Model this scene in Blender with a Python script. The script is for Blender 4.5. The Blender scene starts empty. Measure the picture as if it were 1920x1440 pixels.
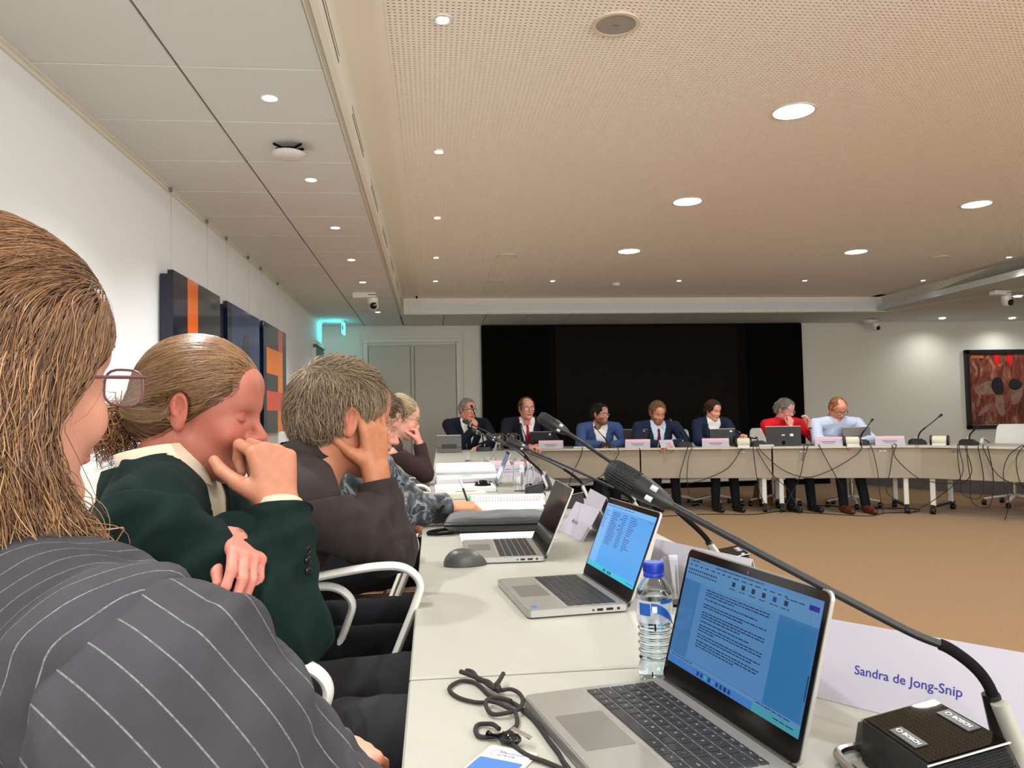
import bpy, math, random
import numpy as np
from mathutils import Vector, Matrix, Euler, noise
PI = math.pi
rnd = random.Random(7)
SC = bpy.context.scene
COL = SC.collection

# ------------------------------------------------------------------ camera
cam_d = bpy.data.cameras.new('camera')
cam_d.sensor_width = 36.0
cam_d.lens = 27.0
cam_d.clip_start = 0.02
cam = bpy.data.objects.new('camera', cam_d)
COL.objects.link(cam)
YAW, PITCH, ROLL = math.radians(6.0), math.radians(2.47), math.radians(1.15)
fw = Vector((math.sin(YAW)*math.cos(PITCH), math.cos(YAW)*math.cos(PITCH), math.sin(PITCH)))
rt = Vector((math.cos(YAW), -math.sin(YAW), 0))
up = rt.cross(fw)
rt2 = rt*math.cos(ROLL) - up*math.sin(ROLL)
up2 = rt*math.sin(ROLL) + up*math.cos(ROLL)
mw = Matrix((rt2, up2, -fw)).transposed().to_4x4()
mw.translation = Vector((0, 0, 1.13))
cam.matrix_world = mw
SC.camera = cam
# ------------------------------------------------------------------ world, view
w = bpy.data.worlds.new('world'); SC.world = w; w.use_nodes = True
w.node_tree.nodes['Background'].inputs[0].default_value = (0.9, 0.92, 1.0, 1)
w.node_tree.nodes['Background'].inputs[1].default_value = 0.3
SC.view_settings.view_transform = 'Standard'
SC.view_settings.look = 'None'
SC.view_settings.gamma = 1.0
SC.view_settings.use_curve_mapping = False
SC.view_settings.exposure = 0.32
SC.cycles.max_bounces = 8
SC.cycles.diffuse_bounces = 5
SC.cycles.glossy_bounces = 4
SC.cycles.transmission_bounces = 8
SC.cycles.transparent_max_bounces = 12
SC.cycles.caustics_reflective = False
SC.cycles.caustics_refractive = False
SC.cycles.sample_clamp_indirect = 4.0
WARM = (0.95, 1.0, 0.99)
COOL = (0.97, 1.0, 1.0)

def area_lamp(name, loc, size, power, col=WARM, spread=PI):
    l = bpy.data.lights.new(name, 'AREA'); l.shape = 'DISK'; l.size = size; l.energy = power; l.color = col
    l.spread = spread
    o = bpy.data.objects.new(name, l); COL.objects.link(o); o.location = loc
    return o
def spot_lamp(name, loc, power, angle=80, blend=0.6, col=COOL, aim=None, r=0.03):
    l = bpy.data.lights.new(name, 'SPOT'); l.energy = power; l.spot_size = math.radians(angle); l.spot_blend = blend
    l.color = col; l.shadow_soft_size = r
    o = bpy.data.objects.new(name, l); COL.objects.link(o); o.location = loc
    if aim is not None:
        o.rotation_euler = (Vector(aim)-Vector(loc)).to_track_quat('-Z', 'Y').to_euler()
    return o
DISCS = [(x, y) for x in (2.09, 4.61) for y in (-1.43, 0.43, 2.29, 4.14, 5.98, 7.84)]
for x, y in DISCS:
    area_lamp('disc_lamp_light', (x, y, 2.835), 0.22, 17.5)
TILE_LIGHTS = [(-0.72, y) for y in (-1.2, 0.0, 1.2, 2.38, 3.57, 4.785, 5.985, 7.19, 8.37, 10.7)]
for x, y in TILE_LIGHTS:
    spot_lamp('tile_spot_light', (x, y, 2.60), 78.0 if y < 9 else 34.0, 125, 0.9)
SPOTS = [(0.072, y) for y in (-0.05, 1.6, 3.25, 4.9, 6.54, 8.18, 9.59)] + [(x, 9.59) for x in (1.554, 3.21, 4.915, 6.58)] + [(6.62, y) for y in (8.1, 6.5, 4.9)]
for x, y in SPOTS:
    spot_lamp('small_spot_light', (x, y, 2.84), 9.0, 90, 0.8)
# unseen fill light behind the camera, added to brighten the ceiling and room
wl = bpy.data.lights.new('added_fill_light', 'AREA'); wl.shape = 'RECTANGLE'; wl.size = 9.0; wl.size_y = 1.5; wl.energy = 300.0; wl.color = (0.97, 0.99, 1.0)
wlo = bpy.data.objects.new('added_fill_light', wl); COL.objects.link(wlo); wlo.location = (4.0, -3.02, 1.55); wlo.rotation_euler = (math.radians(98), 0, 0)
BACK_LIGHTS = [(8.43, 11.85), (9.72, 11.9), (7.9, 9.55), (10.9, 11.9)]
for x, y in BACK_LIGHTS:
    spot_lamp('wall_wash_light', (x, y, 2.60), 28.0, 155, 1.0)

# ------------------------------------------------------------------ colour + materials
def s2l(c):
    return tuple(((v/12.92) if v <= 0.04045 else ((v+0.055)/1.055)**2.4) for v in c)
def rgb(r, g, b):
    return s2l((r/255., g/255., b/255.)) + (1.0,)
MATS = {}
def mat(name, col, rough=0.6, metal=0.0, bump=0.0, bscale=60.0, var=0.0, vscale=8.0, spec=0.5, trans=0.0, ior=1.45, emit=None, estr=0.0, vcol=None, sheen=0.0, stretch=None, sss=0.0, alpha=1.0, coat=0.0):
    if name in MATS: return MATS[name]
    m = bpy.data.materials.new(name); m.use_nodes = True
    nt = m.node_tree; b = nt.nodes['Principled BSDF']; L = nt.links
    b.inputs['Base Color'].default_value = col
    b.inputs['Roughness'].default_value = rough
    b.inputs['Metallic'].default_value = metal
    b.inputs['Specular IOR Level'].default_value = spec
    b.inputs['Transmission Weight'].default_value = trans
    b.inputs['IOR'].default_value = ior
    b.inputs['Sheen Weight'].default_value = sheen
    b.inputs['Alpha'].default_value = alpha
    b.inputs['Coat Weight'].default_value = coat
    if sss:
        b.inputs['Subsurface Weight'].default_value = sss
        b.inputs['Subsurface Radius'].default_value = (0.9, 0.35, 0.2)
        b.inputs['Subsurface Scale'].default_value = 0.008
    if emit is not None:
        b.inputs['Emission Color'].default_value = emit
        b.inputs['Emission Strength'].default_value = estr
    tc = nt.nodes.new('ShaderNodeTexCoord')
    src = tc.outputs['Object']
    if stretch:
        mp = nt.nodes.new('ShaderNodeMapping'); mp.inputs['Scale'].default_value = stretch
        L.new(src, mp.inputs['Vector']); src = mp.outputs['Vector']
    cs = None
    if vcol:
        at = nt.nodes.new('ShaderNodeAttribute'); at.attribute_name = vcol; cs = at.outputs['Color']
        L.new(cs, b.inputs['Base Color'])
    if var > 0:
        n = nt.nodes.new('ShaderNodeTexNoise'); n.inputs['Scale'].default_value = vscale; n.inputs['Detail'].default_value = 5
        L.new(src, n.inputs['Vector'])
        r = nt.nodes.new('ShaderNodeMapRange'); r.inputs[1].default_value = 0.3; r.inputs[2].default_value = 0.7
        r.inputs[3].default_value = 1-var; r.inputs[4].default_value = 1+var
        L.new(n.outputs['Fac'], r.inputs[0])
        h = nt.nodes.new('ShaderNodeHueSaturation'); L.new(r.outputs[0], h.inputs['Value'])
        if cs: L.new(cs, h.inputs['Color'])
        else: h.inputs['Color'].default_value = col
        L.new(h.outputs[0], b.inputs['Base Color'])
    if bump > 0:
        n = nt.nodes.new('ShaderNodeTexNoise'); n.inputs['Scale'].default_value = bscale; n.inputs['Detail'].default_value = 4
        L.new(src, n.inputs['Vector'])
        bp = nt.nodes.new('ShaderNodeBump'); bp.inputs['Strength'].default_value = bump; bp.inputs['Distance'].default_value = 0.004
        L.new(n.outputs['Fac'], bp.inputs['Height']); L.new(bp.outputs[0], b.inputs['Normal'])
    MATS[name] = m
    return m
M_wall = mat('wall_paint', rgb(238, 240, 240), 0.7, bump=0.05, bscale=300)
M_backwall = mat('back_wall_paint', rgb(214, 212, 200), 0.7, bump=0.05, bscale=300)
M_tile = mat('ceiling_tile', rgb(213, 218, 217), 0.85, bump=0.15, bscale=500)
M_gap = mat('ceiling_gap', rgb(120, 112, 104), 0.9)
M_soffit = mat('soffit_paint', rgb(226, 224, 212), 0.8)
M_perf = mat('perforated_board', rgb(246, 240, 228), 0.8)
M_dark = mat('dark_backing', rgb(74, 60, 48), 0.9)
M_white = mat('white_plastic', rgb(226, 224, 218), 0.35)
M_whitem = mat('white_metal', rgb(222, 220, 212), 0.4)
M_top = mat('table_laminate', rgb(167, 165, 154), 0.38, var=0.02, vscale=3)
M_edge = mat('table_edge', rgb(206, 196, 172), 0.5)
M_panel = mat('modesty_panel', rgb(164, 153, 134), 0.55)
M_chrome = mat('chrome', rgb(190, 188, 184), 0.22, metal=1.0)
M_black = mat('black_plastic', rgb(19, 18, 18), 0.42)
M_blackm = mat('matt_black', rgb(9, 8, 8), 0.9, spec=0.2)
M_blackg = mat('gloss_black', rgb(8, 8, 9), 0.08)
M_screenwall = mat('projection_screen_black', rgb(10, 9, 8), 1.0, spec=0.1)
M_carpet = mat('carpet', rgb(143, 103, 50), 0.95, bump=0.9, bscale=250, var=0.16, vscale=70, sheen=0.2)
M_carpet2 = mat('carpet_border', rgb(136, 108, 78), 0.95, bump=0.9, bscale=350, var=0.10, vscale=120)
M_lamp = mat('lamp_glow', (1, 1, 1, 1), 0.5, emit=(1.0, 0.93, 0.82, 1), estr=9.0)
M_lamps = mat('spot_glow', (1, 1, 1, 1), 0.5, emit=(1.0, 0.97, 0.92, 1), estr=14.0)
M_glass = mat('clear_glass', (1, 1, 1, 1), 0.03, trans=1.0, ior=1.45)

# ------------------------------------------------------------------ mesh helper
class MB:
    def __init__(self): self.v = []; self.f = []; self.sm = []
    def add(self, vs, fs, smooth=False):
        o = len(self.v); self.v += [tuple(p) for p in vs]
        self.f += [tuple(i+o for i in f) for f in fs]; self.sm += [smooth]*len(fs); return self
    def box(self, c, s, r=0.0, rot=None, bev=None):
        b = min(r if r else 0.0, min(s)/2*0.98)
        hx, hy, hz = s[0]/2, s[1]/2, s[2]/2
        vs = []; fs = []
        if b <= 0:
            vs = [(x*hx, y*hy, z*hz) for x in (-1, 1) for y in (-1, 1) for z in (-1, 1)]
            fs = [(0, 1, 3, 2), (4, 6, 7, 5), (0, 4, 5, 1), (2, 3, 7, 6), (0, 2, 6, 4), (1, 5, 7, 3)]
        else:
            idx = {}
            for x in (-1, 1):
                for y in (-1, 1):
                    for z in (-1, 1):
                        for a in range(3):
                            d = [hx-b, hy-b, hz-b]; d[a] = (hx, hy, hz)[a]
                            idx[(x, y, z, a)] = len(vs); vs.append((x*d[0], y*d[1], z*d[2]))
            I = idx
            for s_ in (-1, 1):
                fs.append([I[(s_, -1, -1, 0)], I[(s_, 1, -1, 0)], I[(s_, 1, 1, 0)], I[(s_, -1, 1, 0)]][::s_])
                fs.append([I[(-1, s_, -1, 1)], I[(1, s_, -1, 1)], I[(1, s_, 1, 1)], I[(-1, s_, 1, 1)]][::-s_])
                fs.append([I[(-1, -1, s_, 2)], I[(1, -1, s_, 2)], I[(1, 1, s_, 2)], I[(-1, 1, s_, 2)]][::s_])
            for p in (-1, 1):
                for q in (-1, 1):
                    e = p*q
                    fs.append([I[(p, q, -1, 0)], I[(p, q, -1, 1)], I[(p, q, 1, 1)], I[(p, q, 1, 0)]][::e])
                    fs.append([I[(p, -1, q, 0)], I[(p, 1, q, 0)], I[(p, 1, q, 2)], I[(p, -1, q, 2)]][::e])
                    fs.append([I[(-1, p, q, 1)], I[(-1, p, q, 2)], I[(1, p, q, 2)], I[(1, p, q, 1)]][::e])
                    for s_ in (-1, 1):
                        fs.append([I[(p, q, s_, 0)], I[(p, q, s_, 1)], I[(p, q, s_, 2)]][::e*s_])
        if rot is not None: vs = [tuple(rot @ Vector(p)) for p in vs]
        return self.add([(p[0]+c[0], p[1]+c[1], p[2]+c[2]) for p in vs], fs)
    def tube(self, pts, r, n=8, caps=True, closed=False, flat=None):
        pts = [Vector(p) for p in pts]; rs = r if isinstance(r, list) else [r]*len(pts)
        N = len(pts); vs = []; fs = []
        pu = None
        for i, p in enumerate(pts):
            a = pts[(i-1) % N] if (i > 0 or closed) else p
            b = pts[(i+1) % N] if (i < N-1 or closed) else p
            t = (b-a).normalized()
            if pu is None:
                pu = t.orthogonal().normalized() if flat is None else (Vector(flat)-t*t.dot(Vector(flat))).normalized()
            else:
                pu = pu - t*pu.dot(t)
                pu = pu.normalized() if pu.length > 1e-6 else t.orthogonal().normalized()
            v = t.cross(pu)
            rr = rs[i]; ra, rb = rr if isinstance(rr, (tuple, list)) else (rr, rr)
            for k in range(n):
                an = 2*PI*k/n
                vs.append(p + pu*math.cos(an)*ra + v*math.sin(an)*rb)
        for i in range(N if closed else N-1):
            j = (i+1) % N
            for k in range(n):
                k2 = (k+1) % n
                fs.append((i*n+k, i*n+k2, j*n+k2, j*n+k))
        if caps and not closed:
            fs.append(tuple(range(n-1, -1, -1))); fs.append(tuple((N-1)*n+k for k in range(n)))
        return self.add(vs, fs, True)
    def lathe(self, prof, n=24, c=(0, 0, 0), rot=None, capb=True, capt=True):
        vs = []; fs = []
        for r, z in prof:
            for k in range(n):
                a = 2*PI*k/n; vs.append(Vector((r*math.cos(a), r*math.sin(a), z)))
        for i in range(len(prof)-1):
            for k in range(n):
                k2 = (k+1) % n; fs.append((i*n+k, i*n+k2, (i+1)*n+k2, (i+1)*n+k))
        if capb: fs.append(tuple(range(n-1, -1, -1)))
        if capt: fs.append(tuple((len(prof)-1)*n+k for k in range(n)))
        if rot is not None: vs = [rot @ v for v in vs]
        return self.add([(v[0]+c[0], v[1]+c[1], v[2]+c[2]) for v in vs], fs, True)
    def prism(self, poly, z0, z1, axis='z', m=None, rev=False):
        n = len(poly)
        def P(a, b, z):
            return {'z': (a, b, z), 'x': (z, a, b), 'y': (a, z, b)}[axis]
        vs = [P(a, b, z0) for a, b in poly]+[P(a, b, z1) for a, b in poly]
        fs = [tuple(range(n-1, -1, -1)), tuple(range(n, 2*n))]+[(i, (i+1) % n, n+(i+1) % n, n+i) for i in range(n)]
        if m is not None: vs = [tuple(m @ Vector(v)) for v in vs]
        return self.add(vs, fs)
    def mesh(self, name, mats, autosmooth=True):
        me = bpy.data.meshes.new(name)
        me.from_pydata(self.v, [], self.f)
        me.polygons.foreach_set('use_smooth', [True]*len(self.f) if all(self.sm) else self.sm)
        for m in (mats if isinstance(mats, (list, tuple)) else [mats]): me.materials.append(m)
        me.update()
        return me
def link(name, data, parent=None, kind=None):
    o = bpy.data.objects.new(name, data); COL.objects.link(o)
    if parent is not None: o.parent = parent
    if kind: o['kind'] = kind
    return o
def obj(name, mb, m, parent=None, kind=None, label=None, fixn=True):
    me = mb.mesh(name, m)
    if fixn:
        import bmesh
        bm = bmesh.new(); bm.from_mesh(me); bmesh.ops.recalc_face_normals(bm, faces=bm.faces); bm.to_mesh(me); bm.free()
    o = link(name, me, parent, kind)
    if label: o['label'] = label
    if any(mb.sm) and not all(mb.sm) or (any(mb.sm)):
        try: me.set_sharp_from_angle(angle=math.radians(38))
        except Exception: pass
    return o
def thing(name, label, cat, loc=(0, 0, 0), rz=0.0, group=None):
    o = bpy.data.objects.new(name, None); COL.objects.link(o)
    o.location = loc; o.rotation_euler = (0, 0, rz); o.empty_display_size = 0.05
    o['label'] = label; o['category'] = cat
    if group: o['group'] = group
    return o
def tag(o, label, cat, group=None):
    o['label'] = label; o['category'] = cat
    if group: o['group'] = group
    return o
def dup(root, loc, rz=None, label=None, group=None):
    r = root.copy(); COL.objects.link(r); r.location = loc
    if rz is not None: r.rotation_euler = (0, 0, rz)
    if label: r['label'] = label
    if group: r['group'] = group
    for ch in list(root.children):
        c = ch.copy(); COL.objects.link(c); c.parent = r
        for g in list(ch.children):
            d = g.copy(); COL.objects.link(d); d.parent = c
    return r
def lettering(txt, size, m, parent, loc, rot, name='lettering', align='CENTER', bold=0.0):
    cu = bpy.data.curves.new(name, 'FONT'); cu.body = txt; cu.size = size; cu.align_x = align; cu.align_y = 'CENTER'
    cu.offset = bold; cu.resolution_u = 3
    tmp = bpy.data.objects.new('tmp', cu); COL.objects.link(tmp)
    me0 = tmp.to_mesh()
    mb = MB().add([tuple(v.co) for v in me0.vertices], [tuple(p.vertices) for p in me0.polygons])
    tmp.to_mesh_clear(); bpy.data.objects.remove(tmp)
    o = link(name, mb.mesh(name, m), parent)
    if isinstance(rot, Matrix):
        mm = rot.to_4x4(); mm.translation = Vector(loc); o.matrix_local = mm
    else:
        o.location = loc; o.rotation_euler = rot
    return o
def bez(pts, n=10, closed=False):
    """Catmull-Rom through pts"""
    P = [Vector(p) for p in pts]; out = []
    N = len(P)
    for i in range(N if closed else N-1):
        p0 = P[(i-1) % N] if (closed or i > 0) else P[0]*2-P[1]
        p1 = P[i]; p2 = P[(i+1) % N]
        p3 = P[(i+2) % N] if (closed or i+2 < N) else P[-1]*2-P[-2]
        for k in range(n):
            t = k/n
            out.append(0.5*((2*p1)+(p2-p0)*t+(2*p0-5*p1+4*p2-p3)*t*t+(3*p1-p0-3*p2+p3)*t**3))
    if not closed: out.append(P[-1])
    return out
# ------------------------------------------------------------------ room shell
ZC, ZU = 2.62, 2.85
XL, XR, YB, YF = -1.645, 11.6, 12.35, -3.2
o = obj('floor', MB().box(((XL+XR)/2, (YB+YF)/2, -0.03), (XR-XL+0.4, YB-YF+0.4, 0.06)), M_carpet, kind='structure')
o = obj('wall_left', MB().box((XL-0.1, (YB+YF)/2-0.3, 1.5), (0.2, YB-YF-0.3, 3.0)), M_wall, kind='structure')
wb = obj('wall_back', MB().box(((XL+XR)/2, YB+0.1, 1.5), (XR-XL+0.4, 0.2, 3.0)), M_backwall, kind='structure')
o = obj('wall_right', MB().box((XR+0.1, (YB+YF)/2, 1.5), (0.2, YB-YF+0.4, 3.0)), M_wall, kind='structure')
o = obj('wall_front', MB().box(((XL+XR)/2, YF-0.1, 1.5), (XR-XL+0.4, 0.2, 3.0)), M_wall, kind='structure')
# ceiling: slab above everything, tiles, soffits, perforated field
ceil = obj('ceiling', MB().box(((XL+XR)/2, (YB+YF)/2, 3.0), (XR-XL+0.4, YB-YF+0.4, 0.1)), M_gap, kind='structure')
tile = MB().box((0, 0, 0), (0.590, 0.592, 0.018), r=0.004).mesh('ceiling_tile', M_tile)
g = obj('ceiling_grid', MB().box((-1.03, (YB+YF)/2, ZC+0.02), (1.22, YB-YF, 0.008)), M_gap, parent=ceil)
y0 = 3.265-0.597*10
k = 0
while y0 + 0.3 < YB:
    for xx in (-1.333, -0.733):
        t = link('ceiling_tile', tile, ceil); t.location = (xx, y0+0.2985, ZC+0.008)
    y0 += 0.597
# back band of tiles above the screen
xx = -0.42
tb = MB().box((0, 0, 0), (0.61, 0.69, 0.018), r=0.004).mesh('ceiling_tile', M_tile)
while xx < 6.7:
    for yy in (11.31, 12.0):
        t = link('ceiling_tile', tb, ceil); t.location = (xx+0.31, yy, ZC+0.008)
    xx += 0.62
obj('ceiling_panel', MB().box((9.2, (YB+YF)/2, ZC+0.05), (4.9, YB-YF, 0.08)).box((3.3, 11.68, ZC+0.1), (7.2, 1.4, 0.1)), M_tile, parent=ceil)
# left soffit: flat strip, small steps and a vertical face up to the raised field
sf = MB()
sf.prism([(-0.435, ZC), (-0.43, ZC), (-0.415, ZC+0.012), (-0.415, ZC+0.03), (-0.40, ZC+0.03), (-0.40, ZC), (-0.385, ZC), (-0.372, ZC+0.01), (-0.372, 2.95), (-0.435, 2.95)], YF, 11.0, axis='y')
sf.box((-0.392, (YF+11.0)/2, ZC-0.006), (0.03, 11.0-YF, 0.012))
obj('trim_1', sf, M_soffit, kind='structure')
# air slots in the left soffit
vt = MB()
o = obj('trim_2', MB().box((3.3, 11.02, 2.785), (7.6, 0.06, 0.335)), M_soffit, kind='structure')
rs = MB()
rs.add([(6.88, 10.99, ZC), (7.95, 7.6, ZC), (8.9, 4.0, ZC), (9.5, YF, ZC), (6.82, 10.99, 2.95), (6.85, 7.6, 2.95), (6.85, 4.0, 2.95), (6.85, YF, 2.95), (7.1, 10.99, ZC), (8.2, 7.6, ZC), (9.1, 4, ZC), (9.8, YF, ZC)],
       [(0, 1, 5, 4), (1, 2, 6, 5), (2, 3, 7, 6), (0, 8, 9, 1), (1, 9, 10, 2), (2, 10, 11, 3)])
obj('trim_3', rs, M_soffit, kind='structure', fixn=False)
# plain border of the raised field
bd = MB()
bd.box((-0.275, (YF+11.0)/2, ZU+0.01), (0.2, 11.0-YF, 0.02)); bd.box((3.3, 10.88, ZU+0.01), (7.0, 0.24, 0.02))
bd.box((3.3, (YF+2.6)/2, ZU+0.01), (7.0, 2.6-YF, 0.02)); bd.box((6.8, 6.8, ZU+0.01), (0.26, 8.4, 0.02))
obj('ceiling_border', bd, M_perf, parent=ceil)
# perforated board: crossing strips leave real square holes
pf = MB(); P_ = 0.0246; WB = 0.0138
x = -0.1675
while x < 6.66:
    pf.box((x, 6.68, ZU+0.002), (WB, 8.14, 0.004)); x += P_
pf2 = MB(); y = 2.612
while y < 10.75:
    pf2.box((3.248, y, ZU+0.0022), (6.844, WB, 0.004)); y += P_
pf.add(pf2.v, pf2.f)
obj('perforated_board', pf, M_perf, parent=ceil, kind='stuff', fixn=False)
obj('acoustic_felt', MB().box((3.25, 6.7, ZU+0.008), (6.84, 8.14, 0.004)), M_dark, parent=ceil)
# slots on the left soffit face
for i in range(7):
    yy = 2.95+1.19*i
    s = obj('air_slot', MB().box((-0.3715, yy, 2.655), (0.004, 0.62, 0.012)).box((-0.3715, yy, 2.69), (0.004, 0.66, 0.003)), M_gap, parent=bpy.data.objects['trim_1'])
w1 = obj('added_window_1', MB().box((4.0, YF+0.02, 1.55), (9.0, 0.02, 1.5)), mat('added_pane_glow', rgb(150, 165, 185), 0.1, emit=rgb(190, 205, 225), estr=0.8), kind='structure')  # unseen glowing window, added on the front wall to go with the fill light
fr = MB()
for k in range(7): fr.box((-0.5+1.5*k, YF+0.05, 1.55), (0.06, 0.06, 1.56), r=0.004)
fr.box((4.0, YF+0.05, 0.79), (9.1, 0.08, 0.05), r=0.004).box((4.0, YF+0.05, 2.31), (9.1, 0.08, 0.05), r=0.004)
obj('added_window_frame', fr, M_white, w1)
# picture rail on the left wall
o = obj('trim_4', MB().box((XL+0.008, 4.4, ZC-0.012), (0.016, 15.0, 0.02)).box((XL+0.02, 4.4, ZC-0.004), (0.03, 15.0, 0.006)), M_soffit, kind='structure')
# back wall: double door, black screen recess
fr = MB(); M_door = mat('door_paint', rgb(184, 181, 168), 0.55)
d = obj('door_1', MB().box((-0.30, YB-0.012, 1.16), (1.38, 0.024, 2.32)), M_door, kind='structure')
fr.box((-1.03, YB-0.02, 1.175), (0.07, 0.05, 2.35), r=0.005).box((0.44, YB-0.02, 1.175), (0.07, 0.05, 2.35), r=0.005).box((-0.295, YB-0.02, 2.385), (1.54, 0.05, 0.068), r=0.005)
obj('door_frame', fr, M_backwall, parent=d)
fr = MB(); fr.box((-1.12, YB-0.008, 1.23), (0.02, 0.02, 2.478)).box((0.53, YB-0.008, 1.23), (0.02, 0.02, 2.478)).box((-0.295, YB-0.008, 2.48), (1.67, 0.02, 0.02))
obj('door_moulding', fr, M_backwall, parent=d)
for xx in (-0.655, 0.065):
    obj('door_leaf', MB().box((xx, YB-0.03, 1.15), (0.655, 0.03, 2.28), r=0.006), M_door, parent=d)
obj('door_strip', MB().box((-0.295, YB-0.05, 1.15), (0.05, 0.02, 2.28), r=0.004), M_door, parent=d)
sc_ = thing('media_wall', 'large black media wall with a dark central screen behind the seated row', 'screen', (3.5, YB-0.05, 0))
obj('black_panel', MB().box((0, 0, 1.32), (5.38, 0.08, 2.58)), M_blackm, sc_)
obj('side_panel', MB().box((-2.12, -0.06, 1.36), (1.05, 0.04, 2.44), r=0.004), M_screenwall, sc_)
obj('side_panel', MB().box((2.20, -0.06, 1.36), (0.95, 0.04, 2.44), r=0.004), M_screenwall, sc_)
obj('screen', MB().box((0.02, -0.06, 1.55), (3.05, 0.03, 2.06), r=0.004), mat('screen_surface', rgb(16, 13, 10), 0.8, spec=0.2), sc_)
obj('ledge', MB().box((0, -0.48, 0.108), (5.4, 0.92, 0.045), r=0.006), M_white, sc_)
obj('baseboard_back', MB().box((3.5, YB-0.47, 0.042), (5.3, 0.90, 0.084)), M_blackm, kind='structure')
M_skirt = mat('skirting_grey', rgb(104, 98, 98), 0.6)
obj('baseboard_right', MB().box((8.9, YB-0.04, 0.16), (5.4, 0.06, 0.32)), M_skirt, kind='structure')
obj('trim_5', MB().box((8.9, YB-0.06, 0.36), (5.4, 0.10, 0.06)), M_white, kind='structure')
obj('baseboard_left', MB().box((XL+0.008, 4.5, 0.05), (0.016, 15.5, 0.10)), M_skirt, kind='structure')
lp = thing('low_panel', 'low dark grey panel along the floor behind the right hand tables', 'panel', (6.95, 10.0, 0), math.atan2(-2.4, 0.9))
obj('board', MB().box((0, 0, 0.24), (2.7, 0.05, 0.48), r=0.004), M_skirt, lp)
obj('cap', MB().box((0, 0, 0.49), (2.72, 0.07, 0.02), r=0.004), M_skirt, lp)
# side door in the left wall at the far corner (cyan-lit in the photo by the exit sign)
d2 = obj('door_2', MB().box((XL+0.012, 11.45, 1.1), (0.024, 0.9, 2.2)), mat('door_dark', rgb(70, 92, 92), 0.5), kind='structure')
obj('door_frame', MB().box((XL+0.02, 10.97, 1.08), (0.05, 0.06, 2.16)).box((XL+0.02, 11.93, 1.08), (0.05, 0.06, 2.16)).box((XL+0.02, 11.45, 2.24), (0.05, 1.02, 0.06)), M_backwall, d2)
# exit sign
ex = thing('exit_sign', 'glowing cyan exit sign hanging from the ceiling above the far left corner', 'sign', (-1.30, 11.7, 2.62))
obj('bracket', MB().box((0, 0, -0.012), (0.05, 0.24, 0.024), r=0.003), M_white, ex)
obj('sign_plate', MB().box((0, 0, -0.11), (0.03, 0.24, 0.17), r=0.004), mat('exit_glow', rgb(90, 220, 220), 0.4, emit=(0.10, 0.85, 0.85, 1), estr=2.2), ex)
pg = MB().box((0, -0.122, -0.11), (0.016, 0.004, 0.07))
obj('symbol', pg, mat('exit_symbol', rgb(20, 90, 90), 0.5), ex)
l = bpy.data.lights.new('exit_light', 'POINT'); l.energy = 2.2; l.color = (0.1, 0.85, 0.9); l.shadow_soft_size = 0.06
lo = bpy.data.objects.new('exit_light', l); COL.objects.link(lo); lo.location = (-1.40, 11.62, 2.50)

# ------------------------------------------------------------------ ceiling fittings
def cyl(r, z0, z1, n=32, r2=None, c=(0, 0, 0)):
    return MB().lathe([(r, z0), (r2 or r, z1)], n, c)
def ring(ro, ri, z0, z1, n=32):
    m = MB(); m.lathe([(ri, z0), (ro, z0), (ro, z1), (ri, z1), (ri, z0)], n, capb=False, capt=False); return m
vis = {(2.09, 4.14): 'nearest in the left column of the perforated ceiling', (2.09, 5.98): 'middle of the left column of the perforated ceiling',
       (2.09, 7.84): 'farthest of the left column on the perforated ceiling', (4.61, 5.98): 'nearer one of the right column on the perforated ceiling', (4.61, 7.84): 'farther one of the right column on the perforated ceiling'}
for (x, y) in DISCS:
    if (x, y) not in vis: lab = 'round glowing disc light outside the view, behind or beside the camera'
    else: lab = 'large round glowing ceiling light, ' + vis[(x, y)]
    if (x, y) not in vis:
        continue
    t = thing('disc_light', lab, 'ceiling light', (x, y, ZU), group='large round ceiling lights')
    obj('rim', ring(0.125, 0.112, -0.004, 0.006), M_white, t)
    obj('diffuser', cyl(0.113, -0.003, 0.004), M_lamp, t)
ordn = ['first', 'second', 'third', 'fourth', 'fifth', 'sixth', 'seventh', 'eighth', 'ninth']
n_ = 0
for x, y in TILE_LIGHTS:
    if y < 3: continue
    t = thing('tile_spotlight', 'small bright spotlight in the flat tiled ceiling, %s of the row from the camera' % ordn[n_], 'spotlight', (x, y, ZC), group='spotlights in the tiled ceiling'); n_ += 1
    obj('rim', ring(0.042, 0.034, -0.003, 0.004, 20), M_white, t)
    obj('lens', cyl(0.034, -0.002, 0.002, 20), M_lamps, t)
n_ = 0
def small_spot(x, y, lab, grp):
    t = thing('recessed_spot', lab, 'spotlight', (x, y, ZU), group=grp)
    obj('rim', ring(0.044, 0.036, -0.004, 0.006, 20), M_white, t)
    obj('well', MB().lathe([(0.036, -0.003), (0.034, 0.03)], 20, capb=False), M_blackm, t)
    obj('lens', MB().lathe([(0.024, 0.0), (0.026, 0.012)], 16, c=(0.0, 0.010, -0.002)), M_lamps, t)
for i, y in enumerate((3.25, 4.9, 6.54, 8.18, 9.59)):
    small_spot(0.072, y, 'tiny recessed spotlight by the left edge of the perforated ceiling, %s from the camera' % ordn[i], 'recessed spots along the left edge')
for i, x in enumerate((1.554, 3.21, 4.915, 6.58)):
    small_spot(x, 9.59, 'tiny spotlight in the far end row of the perforated ceiling, %s right of the corner' % ordn[i], 'recessed spots across the far end')
small_spot(6.62, 8.1, 'tiny recessed spotlight close to the right soffit', 'recessed spots by the right soffit')
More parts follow.
